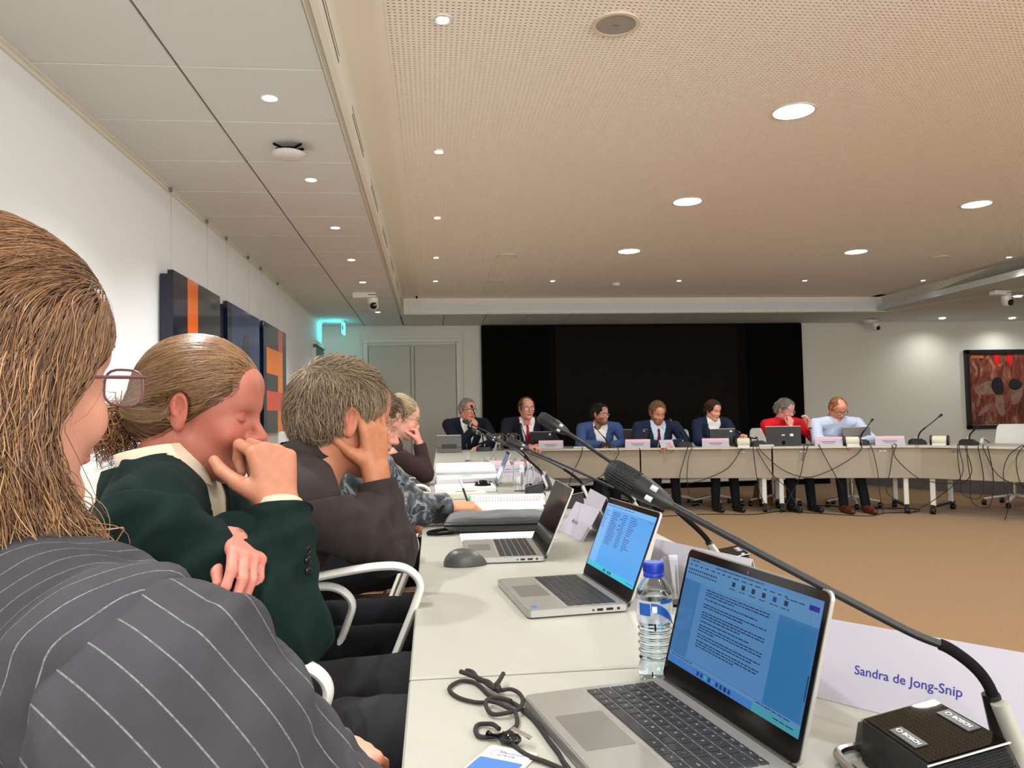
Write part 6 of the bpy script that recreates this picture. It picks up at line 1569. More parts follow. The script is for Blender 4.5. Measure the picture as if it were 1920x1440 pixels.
nt.links.new(m6.outputs[0], mxn.inputs[0]); nt.links.new(src_, mxn.inputs[6]); mxn.inputs[7].default_value = rgb(168, 168, 172); nt.links.new(mxn.outputs[2], bs_.inputs['Base Color'])

A = Person('woman in grey pinstripe blazer with long wavy brown hair and pink framed glasses', (-0.50, 0.66, 0.56), (-0.390, 0.665, 1.000), 46, head=(-0.378, 0.69, 1.170), haz=25, hp=0, hr=5, hs_=1.06, shR=(-0.162, 0.500, 0.950), shL=(-0.52, 0.84, 0.985), skin=(196, 140, 116), d=0.95, group='people seated along the left tables')
elR = (-0.045, 0.630, 0.700); wrR = (-0.125, 0.90, 0.735); elL = (-0.42, 1.05, 0.76); wrL = (-0.22, 1.02, 0.72)
legsA = [((-0.42, 0.60, 0.56), (-0.095, 1.04, 0.595), (-0.02, 1.10, 0.08)), ((-0.52, 0.80, 0.56), (-0.20, 1.20, 0.58), (-0.10, 1.30, 0.08))]
A.body(0.0032, [(A.shR, V3(*elR), V3(*wrR)), (A.shL, V3(*elL), V3(*wrL))], [(hand_prims(wrR, (0.35, 0.9, -0.12), (-0.25, 0.1, -1), 'R', [(25, 30, 15)]*4, s=0.95, fore=elR), (214, 150, 128)), (hand_prims(wrL, (0.7, -0.2, -0.3), (0, 0.2, -1), 'L', [(20, 30, 15)]*4, s=0.95, fore=elL), (214, 150, 128))],
       headkw=dict(jaw=0.95, nose=0.97), colkw=dict(lips=(176, 88, 88), blush=0.6), legs=legsA)
latA, fwdA = A.lat, A.fwd; upA = nrm(A.N-A.P)
sA = {'Stripe': lambda V: (V-A.P) @ nrm(latA-upA*(latA @ upA))+0.10*((V-A.P) @ upA)*0.25}
def sl_stripe(a, b, r, ref):
    a, b = np.array(a, float), np.array(b, float); ax = nrm(b-a); u_ = nrm(np.array(ref)-ax*(np.array(ref) @ ax)); v_ = np.cross(ax, u_)
    return lambda V: (np.arctan2((V-a) @ v_, (V-a) @ u_)*r)
def broad(V, Nn): return folds(folds(V, Nn, nrm(V3(0.6, 0.2, -0.75)), A.shR, 0.009, 9, 61), Nn, nrm(V3(-0.2, 0.9, 0.5)), A.shR, 0.006, 7, 62)
jA = A.torso('jacket', pin, 0.0075, off=0.006, fold=0.004, post=broad, fattr=sA, k=0.06, neckcut=False, extra=[rc(A.N+V3(0, 0, -0.02), A.N+V3(0.0, 0.01, 0.028), 0.082, 0.062, k=0.02)])
A.sleeve(pin, 0.0060, A.shR, elR, wrR, r=(0.078, 0.066, 0.050), fold=0.012, broad=0.0090, fattr={'Stripe': lambda V: (V-A.shR) @ nrm(np.cross(nrm(V3(*elR)-A.shR), V3(-0.42, 0.88, -0.25)))+0.006*pn(V, 5, 77)}, k=0.05, sd=4)
A.sleeve(pin, 0.009, A.shL, elL, wrL, r=(0.070, 0.056, 0.045), fold=0.005, fattr={'Stripe': sl_stripe(A.shL, elL, 0.06, (0, 0, -1))})
A.trousers(pin, 0.009, legsA, r=(0.092, 0.072, 0.055), fattr={'Stripe': lambda V: (V @ nrm(V3(0.8, -0.58, 0)))})
collar(A, A.N+V3(0, 0, -0.01), (-0.05, 0, 1), fwdA, pin, r0=0.068, h=0.040, flare=0.034, open_=75, drop=0.022, name='jacket_collar')
A.glasses(mat('glasses_pink', rgb(120, 78, 86), 0.25), lensr=(0.0255, 0.0165), round_=3.2, y=0.112, rad=0.0013)
capA = [el((0, -0.014, 0.036), (0.090, 0.112, 0.097)), rc((0.068, -0.020, 0.035), (0.070, -0.048, -0.050), 0.028, 0.030, k=0.02), rc((0.070, -0.048, -0.050), (0.088, 0.000, -0.150), 0.030, 0.038, k=0.02), rc((0.088, 0.005, -0.150), (0.090, 0.030, -0.205), 0.036, 0.024, k=0.02), rc((-0.074, 0.02, 0.03), (-0.086, -0.02, -0.15), 0.03, 0.04, k=0.02), rc((0, -0.085, 0.0), (0, -0.085, -0.16), 0.062, 0.055, k=0.03),
        rc((0.06, -0.06, -0.02), (0.075, -0.065, -0.15), 0.045, 0.042, k=0.03), rc((-0.06, -0.06, -0.02), (-0.075, -0.065, -0.15), 0.045, 0.042, k=0.03),
        el((0, 0.100, -0.020), (0.085, 0.066, 0.094), k=0.012, op='s'), el((0.066, 0.070, -0.06), (0.046, 0.058, 0.09), k=0.012, op='s'), el((-0.066, 0.070, -0.06), (0.046, 0.058, 0.09), k=0.012, op='s')]
colsA = [(50, 32, 22), (86, 56, 36), (120, 82, 52), (168, 124, 84)]
def dirA(L, q):
    z = L[:, 2]; x = L[:, 0]; w_ = np.clip((z-0.045)/0.04, 0, 1)[:, None]
    top = np.stack([x*1.5, -1.0+0*x, -0.25+0*x], 1); side = np.stack([0.05*np.sign(x), -0.42+0*x, -1.0+0*x], 1); low_ = np.stack([0.02*np.sign(x), 0.02+0*x, -1.0+0*x], 1)
    w2 = np.clip((-z-0.03)/0.03, 0, 1)[:, None]
    return (top*w_+side*(1-w_))*(1-w2)+low_*w2
W_ = xf(capA, A.Mh, A.hs); V_, F_ = surf(W_, 0.004); N_ = vnormals(V_, F_); L_ = A.local(V_)
V2_ = V_+N_*(0.003*pn(L_*np.array([1.0, 1.0, 0.35]), 36, 5)-0.003)[:, None]
cap_o = npmesh('hair', V2_, F_, M_haircap, A.root, col=np.clip(np.tile(np.array(rgb(66, 44, 30)[:3]), (len(V_), 1))*(1+0.4*pn(L_*np.array([1, 1, 0.3]), 50, 8))[:, None], 0.001, 1))
R_A = A.Mh[:3, :3]
def strandsA(n, sel, steps, step, lift, wave, seed, rad, cols, jit=0.12):
    r = np.random.RandomState(seed); cand = np.arange(len(V_))[sel(L_)]; ids = r.choice(cand, n); sd_ = V_[ids]+r.normal(size=(n, 3))*0.002
    P_ = grow(W_, sd_, lambda P, q: dirA(A.local(P), q) @ R_A.T, steps, step, 0.0012, lift, jit, seed)
    if wave: P_ = add_wave(P_, wave[0], wave[1], seed)
    strand_mesh(P_, rad*(0.6+0.8*r.rand(n)), hair_cols(n, cols, seed), 'hair_strands', M_hair, cap_o, kind='stuff')
strandsA(5400, lambda L: (L[:, 2] > 0.0), 14, 0.0085, 0.004, None, 1, 0.00046, colsA)
strandsA(2300, lambda L: (L[:, 2] < 0.06) & (L[:, 2] > -0.08) & (L[:, 0] > -0.03), 20, 0.0090, 0.010, (0.006, 2.2), 2, 0.00055, colsA+[(196, 150, 104)], 0.2)
strandsA(1000, lambda L: (L[:, 2] < -0.04) & (L[:, 2] > -0.20) & (L[:, 0] > -0.05), 24, 0.0050, 0.018, (0.011, 1.9), 3, 0.0006, [(120, 84, 54), (180, 134, 90), (206, 164, 118)], 0.35)
strandsA(60, lambda L: (L[:, 2] > 0.0) & (L[:, 1] > 0.0), 22, 0.008, 0.03, (0.006, 1.2), 4, 0.0003, colsA, 0.4)

# ---- man in dark green jacket
grn = fabric('green_wool', 13, 29, 26, 0.85, var=0.14, bs=1500, bump=0.3, sheen=0.01); beig = fabric('beige_shirt', 196, 180, 158, 0.8)
tiem = fabric('brown_tie', 92, 72, 58, 0.6, var=0.35, bs=400); jean = fabric('grey_denim', 50, 50, 52, 0.9, var=0.16, bs=700, bump=0.5)
B = Person('man in dark green jacket and beige shirt, hand at his mouth, eyes closed', (-0.56, 1.40, 0.57), (-0.475, 1.43, 1.030), 90, head=(-0.414, 1.445, 1.155), haz=93, hp=13, hr=0, hs_=1.03, shR=(-0.435, 1.235, 0.972), shL=(-0.455, 1.625, 0.975), skin=(164, 98, 80), group='people seated along the left tables')
eB = (-0.235, 1.235, 0.800); wB = (-0.258, 1.335, 0.985); eBL = (-0.36, 1.585, 0.80); wBL = (-0.318, 1.262, 0.944)
legsB = [((-0.50, 1.31, 0.57), (0.03, 1.27, 0.615), (0.05, 1.27, 0.08)), ((-0.50, 1.49, 0.57), (0.03, 1.56, 0.60), (0.08, 1.56, 0.08))]
B.body(0.0026, [(B.shR, V3(*eB), V3(*wB)), (B.shL, V3(*eBL), V3(*wBL))],
       [(hand_prims(wB, (-0.20, 0.22, 1.0), (-0.62, 0.78, 0.0), 'R', [(58, 82, 45), (64, 80, 45), (70, 78, 45), (76, 74, 45)], thumb=(0.85, 0.35), s=1.14, fore=eB), (172, 114, 88)),
        (hand_prims(wBL, (0.48, -0.80, -0.22), (-0.35, -0.25, -0.9), 'L', [(30, 30, 20), (34, 32, 20), (38, 34, 20), (42, 34, 20)], thumb=(0.4, 0.3), s=0.9, fore=eBL), (200, 124, 108))],
       h_hand=0.0028, headkw=dict(jaw=1.0, nose=1.03), colkw=dict(closed=True, blush=0.9, brow=(150, 96, 74), lips=(170, 84, 74)), legs=legsB)
upB = nrm(B.N-B.P)
def frontV(c, p, w0=0.018, w1=0.075):
    q = c-p.N; up_ = nrm(p.N-p.P); lat = nrm(p.lat-up_*(p.lat @ up_)); f_ = np.cross(up_, lat); t = -(q @ up_)
    return (q @ f_ > 0.0) & (np.abs(q @ lat) < np.clip(w1-(w1-w0)*t/0.34, w0*0, w1)) & (t < 0.34)
B.torso('jacket', grn, 0.0065, off=0.006, fold=0.007, keep=lambda c, p: ~frontV(c, p), k=0.05)
B.torso('shirt', beig, 0.008, off=-0.003, fold=0.002, keep=lambda c, p: ((c-p.N) @ np.cross(nrm(p.N-p.P), p.lat) > -0.02) & ((c-p.N) @ nrm(p.N-p.P) > -0.36))
B.sleeve(grn, 0.0055, B.shR, eB, wB, r=(0.078, 0.062, 0.055), fold=0.011, broad=0.0065, sd=5, k=0.04, cut=0.008)
B.sleeve(grn, 0.007, B.shL, eBL, wBL, r=(0.072, 0.060, 0.050), fold=0.005, sd=8)
dB = nrm(V3(*wB)-V3(*eB)); obj_c = surf([rc(V3(*wB)-dB*0.05, V3(*wB)+dB*0.012, 0.040, 0.039)], 0.004); cc_ = obj_c[0][obj_c[1]].mean(1); v3_ = obj_c[0]; v3_ = v3_-np.maximum((v3_-V3(*wB)) @ dB-0.008, 0)[:, None]*dB; f3_ = obj_c[1]; npmesh('shirt_cuff', v3_, f3_, beig, B.root)
collar(B, B.N+V3(0.004, 0, 0.022), (-0.22, 0, 1), B.fwd, beig, r0=0.066, h=0.042, flare=0.014, open_=22, name='shirt_collar', tip=0.045, drop=0.006)
collar(B, B.N+V3(-0.004, 0, 0.004), (-0.24, 0, 1), B.fwd, grn, r0=0.078, h=0.036, flare=0.030, open_=62, name='jacket_collar', tip=0.035, drop=0.022)
R0 = B.root.location
def rel(p): return tuple(np.array(p)-np.array([R0.x, R0.y, 0]))
fz = lambda u, o_, l: B.N-upB*u+np.cross(upB, B.lat)*o_+B.lat*l
obj('tie', MB().tube([rel(fz(0.035, 0.072, 0)), rel(fz(0.055, 0.085, 0)), rel(fz(0.075, 0.095, 0)), rel(fz(0.16, 0.122, 0)), rel(fz(0.26, 0.130, 0)), rel(fz(0.33, 0.128, 0))], [(0.010, 0.007), (0.015, 0.010), (0.012, 0.008), (0.022, 0.006), (0.028, 0.005), (0.030, 0.004)], 10, flat=tuple(B.lat)), tiem, B.root)
for s_ in (-1, 1):   # lapels
    pts = [fz(0.02, 0.03, s_*0.085), fz(0.07, 0.088, s_*0.082), fz(0.12, 0.118, s_*0.088), fz(0.22, 0.135, s_*0.060), fz(0.33, 0.136, s_*0.020)]
    obj('lapel', MB().tube([rel(p) for p in pts], [(0.012, 0.004), (0.020, 0.005), (0.030, 0.005), (0.022, 0.005), (0.006, 0.004)], 8, flat=tuple(B.lat)), grn, B.root)
sideB = nrm(np.cross(dB, V3(0, 1, 0)))
for k in range(5):
    c_ = V3(*wB)-dB*(0.035+0.017*k)+nrm(V3(0.80, -0.60, 0))*(0.0605+0.0004*k)
    bt_ = MB().lathe([(0.0055, -0.001), (0.0068, 0.0), (0.0068, 0.0016), (0.0052, 0.0024), (0.003, 0.0016)], 14, c=rel(c_), rot=nrm_rot(nrm(V3(0.80, -0.60, 0))) if False else Vector((0.80, -0.60, 0)).to_track_quat('Z', 'Y').to_matrix())
    obj('cuff_button', bt_, M_blackg, B.root)
B.trousers(jean, 0.008, legsB, r=(0.090, 0.072, 0.055), fold=0.004)
def dirTo(tx, ty, tz, bx=0.0):
    def f(L, q):
        d = np.array([tx, ty, tz])-L; return d/(np.linalg.norm(d, axis=1)[:, None]+1e-9)+np.array([0, 0, 0.0])
    return f
capB = hair_cap(B, extra=[el((0, -0.105, -0.035), (0.035, 0.030, 0.040), k=0.02)], grow_=0.013, low=-0.055)
make_hair(B, capB, 0.0038, [(56, 36, 24), (92, 62, 38), (124, 90, 56), (160, 120, 80)], dirTo(0, -0.125, -0.02), 5200, 15, 0.0088, 0.00070, lift=0.003, jit=0.10, seed=21, capc=(86, 60, 38), disp=0.0015, filt=lambda L: L[:, 2] > -0.03)
# curly pony tail
r = np.random.RandomState(5); n = 420; base = np.array([0, -0.128, -0.030])+r.normal(size=(n, 3))*np.array([0.014, 0.010, 0.014]); P_ = []
dr_ = np.array([0, -0.30, -1.0])+r.normal(size=(n, 3))*0.45; dr_ /= np.linalg.norm(dr_, axis=1)[:, None]
for i in range(18): P_.append(base+dr_*0.0055*i)
P_ = add_wave(np.stack(P_, 1), 0.010, 2.4, 6); P_ = (P_*B.hs) @ B.Mh[:3, :3].T+B.Mh[:3, 3]
strand_mesh(P_, 0.0008*(0.6+0.8*r.rand(n)), hair_cols(n, [(58, 36, 22), (112, 72, 40), (160, 108, 58)], 7), 'ponytail', M_hair, B.root, kind='stuff')

# ---- man in brown shirt, face in hand
brn = fabric('brown_cotton', 50, 42, 39, 0.75, var=0.12, bs=900, bump=0.25, sheen=0.02); navy = fabric('dark_navy_cloth', 20, 21, 26, 0.85, var=0.15)
C = Person('grey haired man in dark brown shirt resting his face in his hand', (-0.50, 1.92, 0.57), (-0.300, 1.80, 1.020), 70, head=(-0.205, 1.80, 1.135), haz=63, hp=14, hr=3, hs_=1.06, shR=(-0.262, 1.615, 0.952), shL=(-0.37, 1.99, 0.965), skin=(174, 112, 84), w=1.05, group='people seated along the left tables')
eC = (-0.100, 1.745, 0.848); wC = (-0.128, 1.760, 1.015); eCL = (-0.44, 2.12, 0.75); wCL = (-0.40, 1.99, 0.66)
legsC = [((-0.46, 1.78, 0.57), (-0.02, 1.74, 0.60), (0.03, 1.74, 0.08)), ((-0.46, 2.0, 0.57), (-0.0, 2.02, 0.60), (0.06, 2.02, 0.08))]
C.body(0.0032, [(C.shR, V3(*eC), V3(*wC)), (C.shL, V3(*eCL), V3(*wCL))],
       [(hand_prims(wC, (-0.06, -0.02, 1.0), (-0.75, 0.62, 0), 'R', [(14, 22, 14), (10, 18, 12), (10, 20, 14), (14, 26, 18)], thumb=(0.9, 0.25), s=1.10, spread=0.12, fore=eC), (174, 112, 78)),
        (hand_prims(wCL, (0.8, -0.5, 0), (0, 0.1, -1), 'L', [(20, 30, 20)]*4, s=1.0, fore=eCL), (174, 112, 78))], headkw=dict(jaw=1.04), colkw=dict(brow=(120, 104, 90), blush=0.7), legs=legsC)
C.torso('shirt', brn, 0.008, off=0.005, fold=0.009, k=0.055)
C.sleeve(brn, 0.006, C.shR, eC, (-0.122, 1.757, 0.975), r=(0.072, 0.055, 0.046), fold=0.010, broad=0.0035, sd=12, k=0.045)
C.sleeve(brn, 0.009, C.shL, eCL, wCL, r=(0.070, 0.055, 0.042), fold=0.005, sd=14)
dC = nrm(V3(*wC)-V3(*eC)); q_ = surf([rc(V3(*wC)-dC*0.10, V3(*wC), 0.046, 0.044)], 0.004); cc_ = q_[0][q_[1]].mean(1); v3_ = q_[0]; v3_ = v3_-np.maximum((v3_-V3(*wC)) @ dC+0.022, 0)[:, None]*dC; f3_ = q_[1]; npmesh('cuff', v3_, f3_, brn, C.root)
collar(C, C.N+V3(0.010, 0, 0.030), (-0.36, -0.05, 1), C.fwd, brn, r0=0.072, h=0.044, flare=0.022, open_=20, name='collar', tip=0.012, drop=0.014)
C.trousers(navy, 0.010, legsC, r=(0.095, 0.078, 0.06))
def dirC(L, q):
    x, y, z = L.T; a = np.stack([x*6+0.3*np.sin(60*y), 0.5-6*np.maximum(-y, 0)-0*z, -1.1+9*np.maximum(z, 0)*0], 1)
    top = np.stack([0.5*np.sin(70*y+40*x), 0.9+0*x, 0.1+0*x], 1); w_ = np.clip((z-0.06)/0.04, 0, 1)[:, None]
    return top*w_+a*(1-w_)
capC = hair_cap(C, grow_=0.013, low=-0.052)
make_hair(C, capC, 0.0045, [(70, 52, 36), (124, 100, 72), (178, 152, 114), (120, 108, 94)], dirC, 4500, 10, 0.0042, 0.0007, lift=0.012, jit=0.28, seed=31, capc=(92, 80, 64), disp=0.004, filt=lambda L: L[:, 2] > -0.07)

# ---- person writing, camouflage satin jacket
cam_ = mat('satin_camouflage', rgb(60, 66, 74), 0.38, sheen=0.2)
nt = cam_.node_tree; tcn = nt.nodes.new('ShaderNodeTexCoord'); nz = nt.nodes.new('ShaderNodeTexNoise'); nz.inputs['Scale'].default_value = 13; nz.inputs['Detail'].default_value = 2; nz.inputs['Distortion'].default_value = 1.5
cr = nt.nodes.new('ShaderNodeValToRGB'); cr.color_ramp.interpolation = 'CONSTANT'; E_ = cr.color_ramp.elements; E_[0].color = rgb(22, 25, 29); E_[1].position = 0.48; E_[1].color = rgb(54, 60, 66); e = E_.new(0.56); e.color = rgb(112, 122, 132); e = E_.new(0.63); e.color = rgb(34, 38, 44)
nt.links.new(tcn.outputs['Object'], nz.inputs['Vector']); nt.links.new(nz.outputs['Fac'], cr.inputs[0]); nt.links.new(cr.outputs[0], nt.nodes['Principled BSDF'].inputs['Base Color'])
pale = fabric('pale_blue_shirt', 186, 204, 220, 0.7)
D = Person('person in satin camouflage jacket and pale blue shirt writing in a notebook', (-0.50, 2.98, 0.57), (-0.300, 2.95, 0.99), 100, head=(-0.222, 2.945, 1.115), haz=103, hp=24, hr=0, hs_=1.02, shR=(-0.265, 2.745, 0.925), shL=(-0.225, 3.125, 0.940), skin=(206, 146, 122), group='people seated along the left tables')
eD = (-0.125, 2.79, 0.805); wD = (0.055, 2.865, 0.800); eDL = (-0.10, 3.22, 0.80); wDL = (-0.06, 3.12, 0.70)
legsD = [((-0.46, 2.86, 0.57), (-0.0, 2.84, 0.60), (0.04, 2.84, 0.08)), ((-0.46, 3.06, 0.57), (0.0, 3.08, 0.60), (0.05, 3.08, 0.08))]
D.body(0.0042, [(D.shR, V3(*eD), V3(*wD)), (D.shL, V3(*eDL), V3(*wDL))],
       [(hand_prims(wD, (1, 0.10, -0.02), (0.0, 0.22, -1), 'R', [(40, 50, 28), (46, 54, 30), (52, 58, 30), (56, 60, 30)], thumb=(0.5, 0.5), s=1.05, fore=eD), (206, 138, 104)),
        (hand_prims(wDL, (0.8, -0.5, 0), (0, 0.1, -1), 'L', [(20, 30, 20)]*4, s=1.0, fore=eDL), (206, 138, 104))], headkw=dict(jaw=0.97), colkw=dict(brow=(110, 86, 66)), legs=legsD)
D.torso('jacket', cam_, 0.009, off=0.008, fold=0.006, keep=lambda c, p: ~frontV(c, p, 0.10, 0.10))
D.torso('shirt', pale, 0.010, off=0.0, fold=0.004, sd=6)
D.sleeve(cam_, 0.007, D.shR, eD, wD, r=(0.076, 0.064, 0.052), fold=0.010, sd=16); D.sleeve(cam_, 0.009, D.shL, eDL, wDL, r=(0.072, 0.058, 0.045), fold=0.009, sd=17)
D.trousers(navy, 0.012, legsD)
capD = hair_cap(D, grow_=0.020, low=-0.045)
make_hair(D, capD, 0.006, [(62, 48, 38), (112, 92, 70), (154, 132, 102)], dirC, 1300, 10, 0.005, 0.0009, lift=0.022, jit=0.6, seed=41, capc=(70, 56, 44), disp=0.006)
pen = thing('pen', 'black and white pen held upright in the writing hand', 'pen', (0.128, 2.90, 0.772))
obj('barrel', MB().tube([(0.0, 0.0, 0.0), (0.012, 0.012, 0.010), (-0.016, 0.01, 0.095)], [0.0008, 0.0042, 0.0042], 8), M_black, pen); obj('grip', MB().tube([(-0.016, 0.01, 0.095), (-0.026, 0.009, 0.130)], 0.0044, 8), mat('pen_white', rgb(205, 208, 212), 0.3), pen)

# ---- blonde woman
swt = fabric('plum_knit', 62, 46, 46, 0.9, var=0.06, bs=500, bump=0.5)
E = Person('woman with blonde hair pinned up and thin glasses in a dark plum sweater', (-0.46, 4.66, 0.57), (-0.265, 4.62, 0.995), 84, head=(-0.180, 4.62, 1.135), haz=86, hp=14, hr=0, hs_=1.02, shR=(-0.235, 4.425, 0.945), shL=(-0.25, 4.80, 0.955), skin=(214, 158, 134), w=0.92, group='people seated along the left tables')
eE = (-0.045, 4.62, 0.805); wE = (-0.075, 4.60, 0.985); eEL = (-0.26, 4.92, 0.76); wEL = (-0.14, 4.78, 0.67)
legsE = [((-0.42, 4.55, 0.57), (0.02, 4.54, 0.60), (0.06, 4.54, 0.08)), ((-0.42, 4.75, 0.57), (0.02, 4.76, 0.60), (0.06, 4.76, 0.08))]
E.body(0.0045, [(E.shR, V3(*eE), V3(*wE)), (E.shL, V3(*eEL), V3(*wEL))],
       [(hand_prims(wE, (-0.25, 0.02, 1.0), (-1, 0.1, -0.2), 'R', [(60, 75, 40)]*4, thumb=(0.7, 0.5), s=0.95, fore=eE), (216, 150, 132)), (hand_prims(wEL, (0.8, -0.5, 0), (0, 0.1, -1), 'L', [(20, 30, 20)]*4, s=0.95, fore=eEL), (216, 150, 132))], headkw=dict(jaw=0.92, nose=0.95), colkw=dict(lips=(182, 96, 92)), legs=legsE)
E.torso('sweater', swt, 0.010, off=0.003, fold=0.003)
E.sleeve(swt, 0.008, E.shR, eE, wE, r=(0.060, 0.050, 0.038), fold=0.003, sd=18); E.sleeve(swt, 0.010, E.shL, eEL, wEL, r=(0.058, 0.048, 0.038), fold=0.003, sd=19)
E.trousers(navy, 0.012, legsE)
E.glasses(mat('glasses_thin', rgb(150, 130, 110), 0.3, metal=0.7), rad=0.0011, round_=2.6)
capE = hair_cap(E, extra=[el((0, -0.075, 0.075), (0.050, 0.045, 0.042), k=0.02), el((0.0, -0.03, 0.115), (0.035, 0.035, 0.022), k=0.02), el((0, -0.11, 0.0), (0.045, 0.035, 0.05), k=0.02)], grow_=0.015, low=-0.05, ear=True)
make_hair(E, capE, 0.006, [(150, 124, 88), (196, 172, 130), (222, 204, 168), (120, 98, 70)], dirTo(0, -0.08, 0.11), 1500, 14, 0.007, 0.0010, lift=0.008, jit=0.25, seed=51, capc=(140, 116, 84), disp=0.005)
obj('earring', MB().lathe([(0.002, -0.004), (0.004, 0), (0.002, 0.004)], 8, c=tuple(np.array(E.Mh[:3, :3] @ V3(0.082, -0.012, -0.045)+E.Mh[:3, 3])-np.array([E.P[0], E.P[1], 0]))), M_blackg, E.root)
# ================================================================== people behind the back tables
Person.drop = 0.035
def far_person(label, hpos, haz, hp, hs_, taz, jacket, shirt=None, tie=None, skin=(204, 150, 124), cols=((80, 60, 44), (120, 96, 72)), hw=0.20, hair='short', glasses=None, headkw={}, colkw={}, armL=None, armR=None, w=1.0, lean=0.06, legs=True, trous=None, shoe=None, hcur=((30, 40, 25),)*4, hcurR=None, curl=0.4, lift=0.01, fR=None, nR=None, fL=None, nL=None, shoe_x=0.0, hr=0, capkw={}):
    s = hs_; h = np.array(hpos, float); a = math.radians(taz); f = V3(math.sin(a), math.cos(a), 0); l = V3(math.cos(a), -math.sin(a), 0)
    N = h-f*(0.050+0.0)*s+V3(0, 0, -0.128*s); P = N-f*lean*2.2+V3(0, 0, 0); P = V3(P[0], P[1], 0.57)
    p = Person(label, P, N, taz, hw=hw*s*1.04, head=hpos, haz=haz, hp=hp, hr=hr, hs_=s, skin=skin, w=w*s, d=s, group='people seated behind the back tables')
    elR = p.shR+f*0.17*s+l*0.06*s+V3(0, 0, -0.20*s) if armR is None else h+armR[0][0]*l+armR[0][1]*f+V3(0, 0, armR[0][2]); elR[2] = max(elR[2], 0.79)
    wrR = (p.N+f*0.33*s+l*0.05) if armR is None else h+armR[1][0]*l+armR[1][1]*f+V3(0, 0, armR[1][2])
    elL = p.shL+f*0.17*s-l*0.06*s+V3(0, 0, -0.20*s) if armL is None else h+armL[0][0]*l+armL[0][1]*f+V3(0, 0, armL[0][2]); elL[2] = max(elL[2], 0.79)
    wrL = (p.N+f*0.33*s-l*0.05) if armL is None else h+armL[1][0]*l+armL[1][1]*f+V3(0, 0, armL[1][2])
    if armR is None: wrR[2] = 0.775
    if armL is None: wrL[2] = 0.775
    hipR = P+l*0.10; hipL = P-l*0.10; kR = hipR+f*0.44+V3(0, 0, 0.02); kL = hipL+f*0.44+V3(0, 0, 0.02)
    aR = V3(kR[0], kR[1], 0.09)+f*(0.02+shoe_x)+l*0.02; aL = V3(kL[0], kL[1], 0.09)+f*(0.08+shoe_x)
    LG = [(hipR, kR, aR), (hipL, kL, aL)]
    fr_ = nrm(wrR-elR) if fR is None else (l*fR[0]+f*fR[1]+V3(0, 0, fR[2])); nr_ = V3(0, 0, -1) if nR is None else (l*nR[0]+f*nR[1]+V3(0, 0, nR[2]))
    fl_ = nrm(wrL-elL) if fL is None else (l*fL[0]+f*fL[1]+V3(0, 0, fL[2])); nl_ = V3(0, 0, -1) if nL is None else (l*nL[0]+f*nL[1]+V3(0, 0, nL[2]))
    p.body(0.0045*s, [(p.shR, elR, wrR), (p.shL, elL, wrL)], [(hand_prims(wrR, fr_, nr_, 'R', hcurR or hcur, s=s, fore=elR), skin), (hand_prims(wrL, fl_, nl_, 'L', hcur, s=s, fore=elL), skin)], h_hand=0.0055, coarse=0.018, headkw=headkw, colkw=colkw, legs=LG)
    if shirt is None:
        p.torso('shirt', jacket, 0.010, off=0.004, fold=0.005)
        collar(p, p.N+V3(0, 0, -0.012), (0, 0, 1), p.fwd, jacket, r0=0.062*s, h=0.038, flare=0.018, open_=30, tip=0.03)
    else:
        p.torso('jacket', jacket, 0.0075, off=0.006, fold=0.004, keep=lambda c, q: ~frontV(c, q, 0.02, 0.085*s))
        p.torso('shirt', shirt, 0.012, off=-0.002, fold=0.003, keep=lambda c, q: ((c-q.N) @ q.fwd > -0.03))
        collar(p, p.N+V3(0, 0, -0.012), (0, 0, 1), p.fwd, shirt, r0=0.060*s, h=0.038, flare=0.015, open_=26, tip=0.04, name='shirt_collar')
        collar(p, p.N+V3(0, 0, -0.03), (-0.1*p.fwd[0], -0.1*p.fwd[1], 1), p.fwd, jacket, r0=0.072*s, h=0.034, flare=0.028, open_=60, name='jacket_collar', tip=0.035, drop=0.02)
        up_ = nrm(p.N-p.P); fd = np.cross(up_, p.lat); o_ = np.array([P[0], P[1], 0])
        fz_ = lambda u, q, lt: tuple(p.N-up_*u*s+fd*q*s+p.lat*lt*s-o_)
        for sg in (-1, 1):
            obj('lapel', MB().tube([fz_(0.03, 0.05, sg*0.085), fz_(0.08, 0.102, sg*0.080), fz_(0.13, 0.122, sg*0.082), fz_(0.22, 0.130, sg*0.055), fz_(0.32, 0.128, sg*0.02)], [(0.012, 0.004), (0.020, 0.005), (0.026, 0.005), (0.02, 0.005), (0.006, 0.004)], 8, flat=tuple(p.lat)), jacket, p.root)
        if tie:
            obj('tie', MB().tube([fz_(0.030, 0.078, 0), fz_(0.045, 0.094, 0), fz_(0.062, 0.106, 0), fz_(0.16, 0.134, 0), fz_(0.26, 0.142, 0), fz_(0.36, 0.140, 0)], [(0.012, 0.008), (0.017, 0.010), (0.013, 0.008), (0.024, 0.006), (0.030, 0.005), (0.032, 0.004)], 10, flat=tuple(p.lat)), tie, p.root)
    p.sleeve(jacket, 0.011, p.shR, elR, wrR, r=(0.068*s, 0.056*s, 0.044*s), fold=0.005, sd=int(h[0]*10)+1); p.sleeve(jacket, 0.011, p.shL, elL, wrL, r=(0.068*s, 0.056*s, 0.044*s), fold=0.005, sd=int(h[0]*10)+2)
    p.trousers(trous or navy, 0.014, LG, shoe_m=shoe)
    cp_ = hair_cap(p, **capkw)
    make_hair(p, cp_, 0.0055, list(cols), (dirC if hair == 'short' else dirTo(0, -0.13, -0.03)), 420, 9 if hair == 'short' else 16, 0.0055, 0.0014, lift=lift, jit=curl, seed=int(h[0]*100), capc=cols[0], disp=0.004 if hair == 'short' else 0.001)
    if glasses: p.glasses(glasses, rad=0.0022, round_=3)
    return p
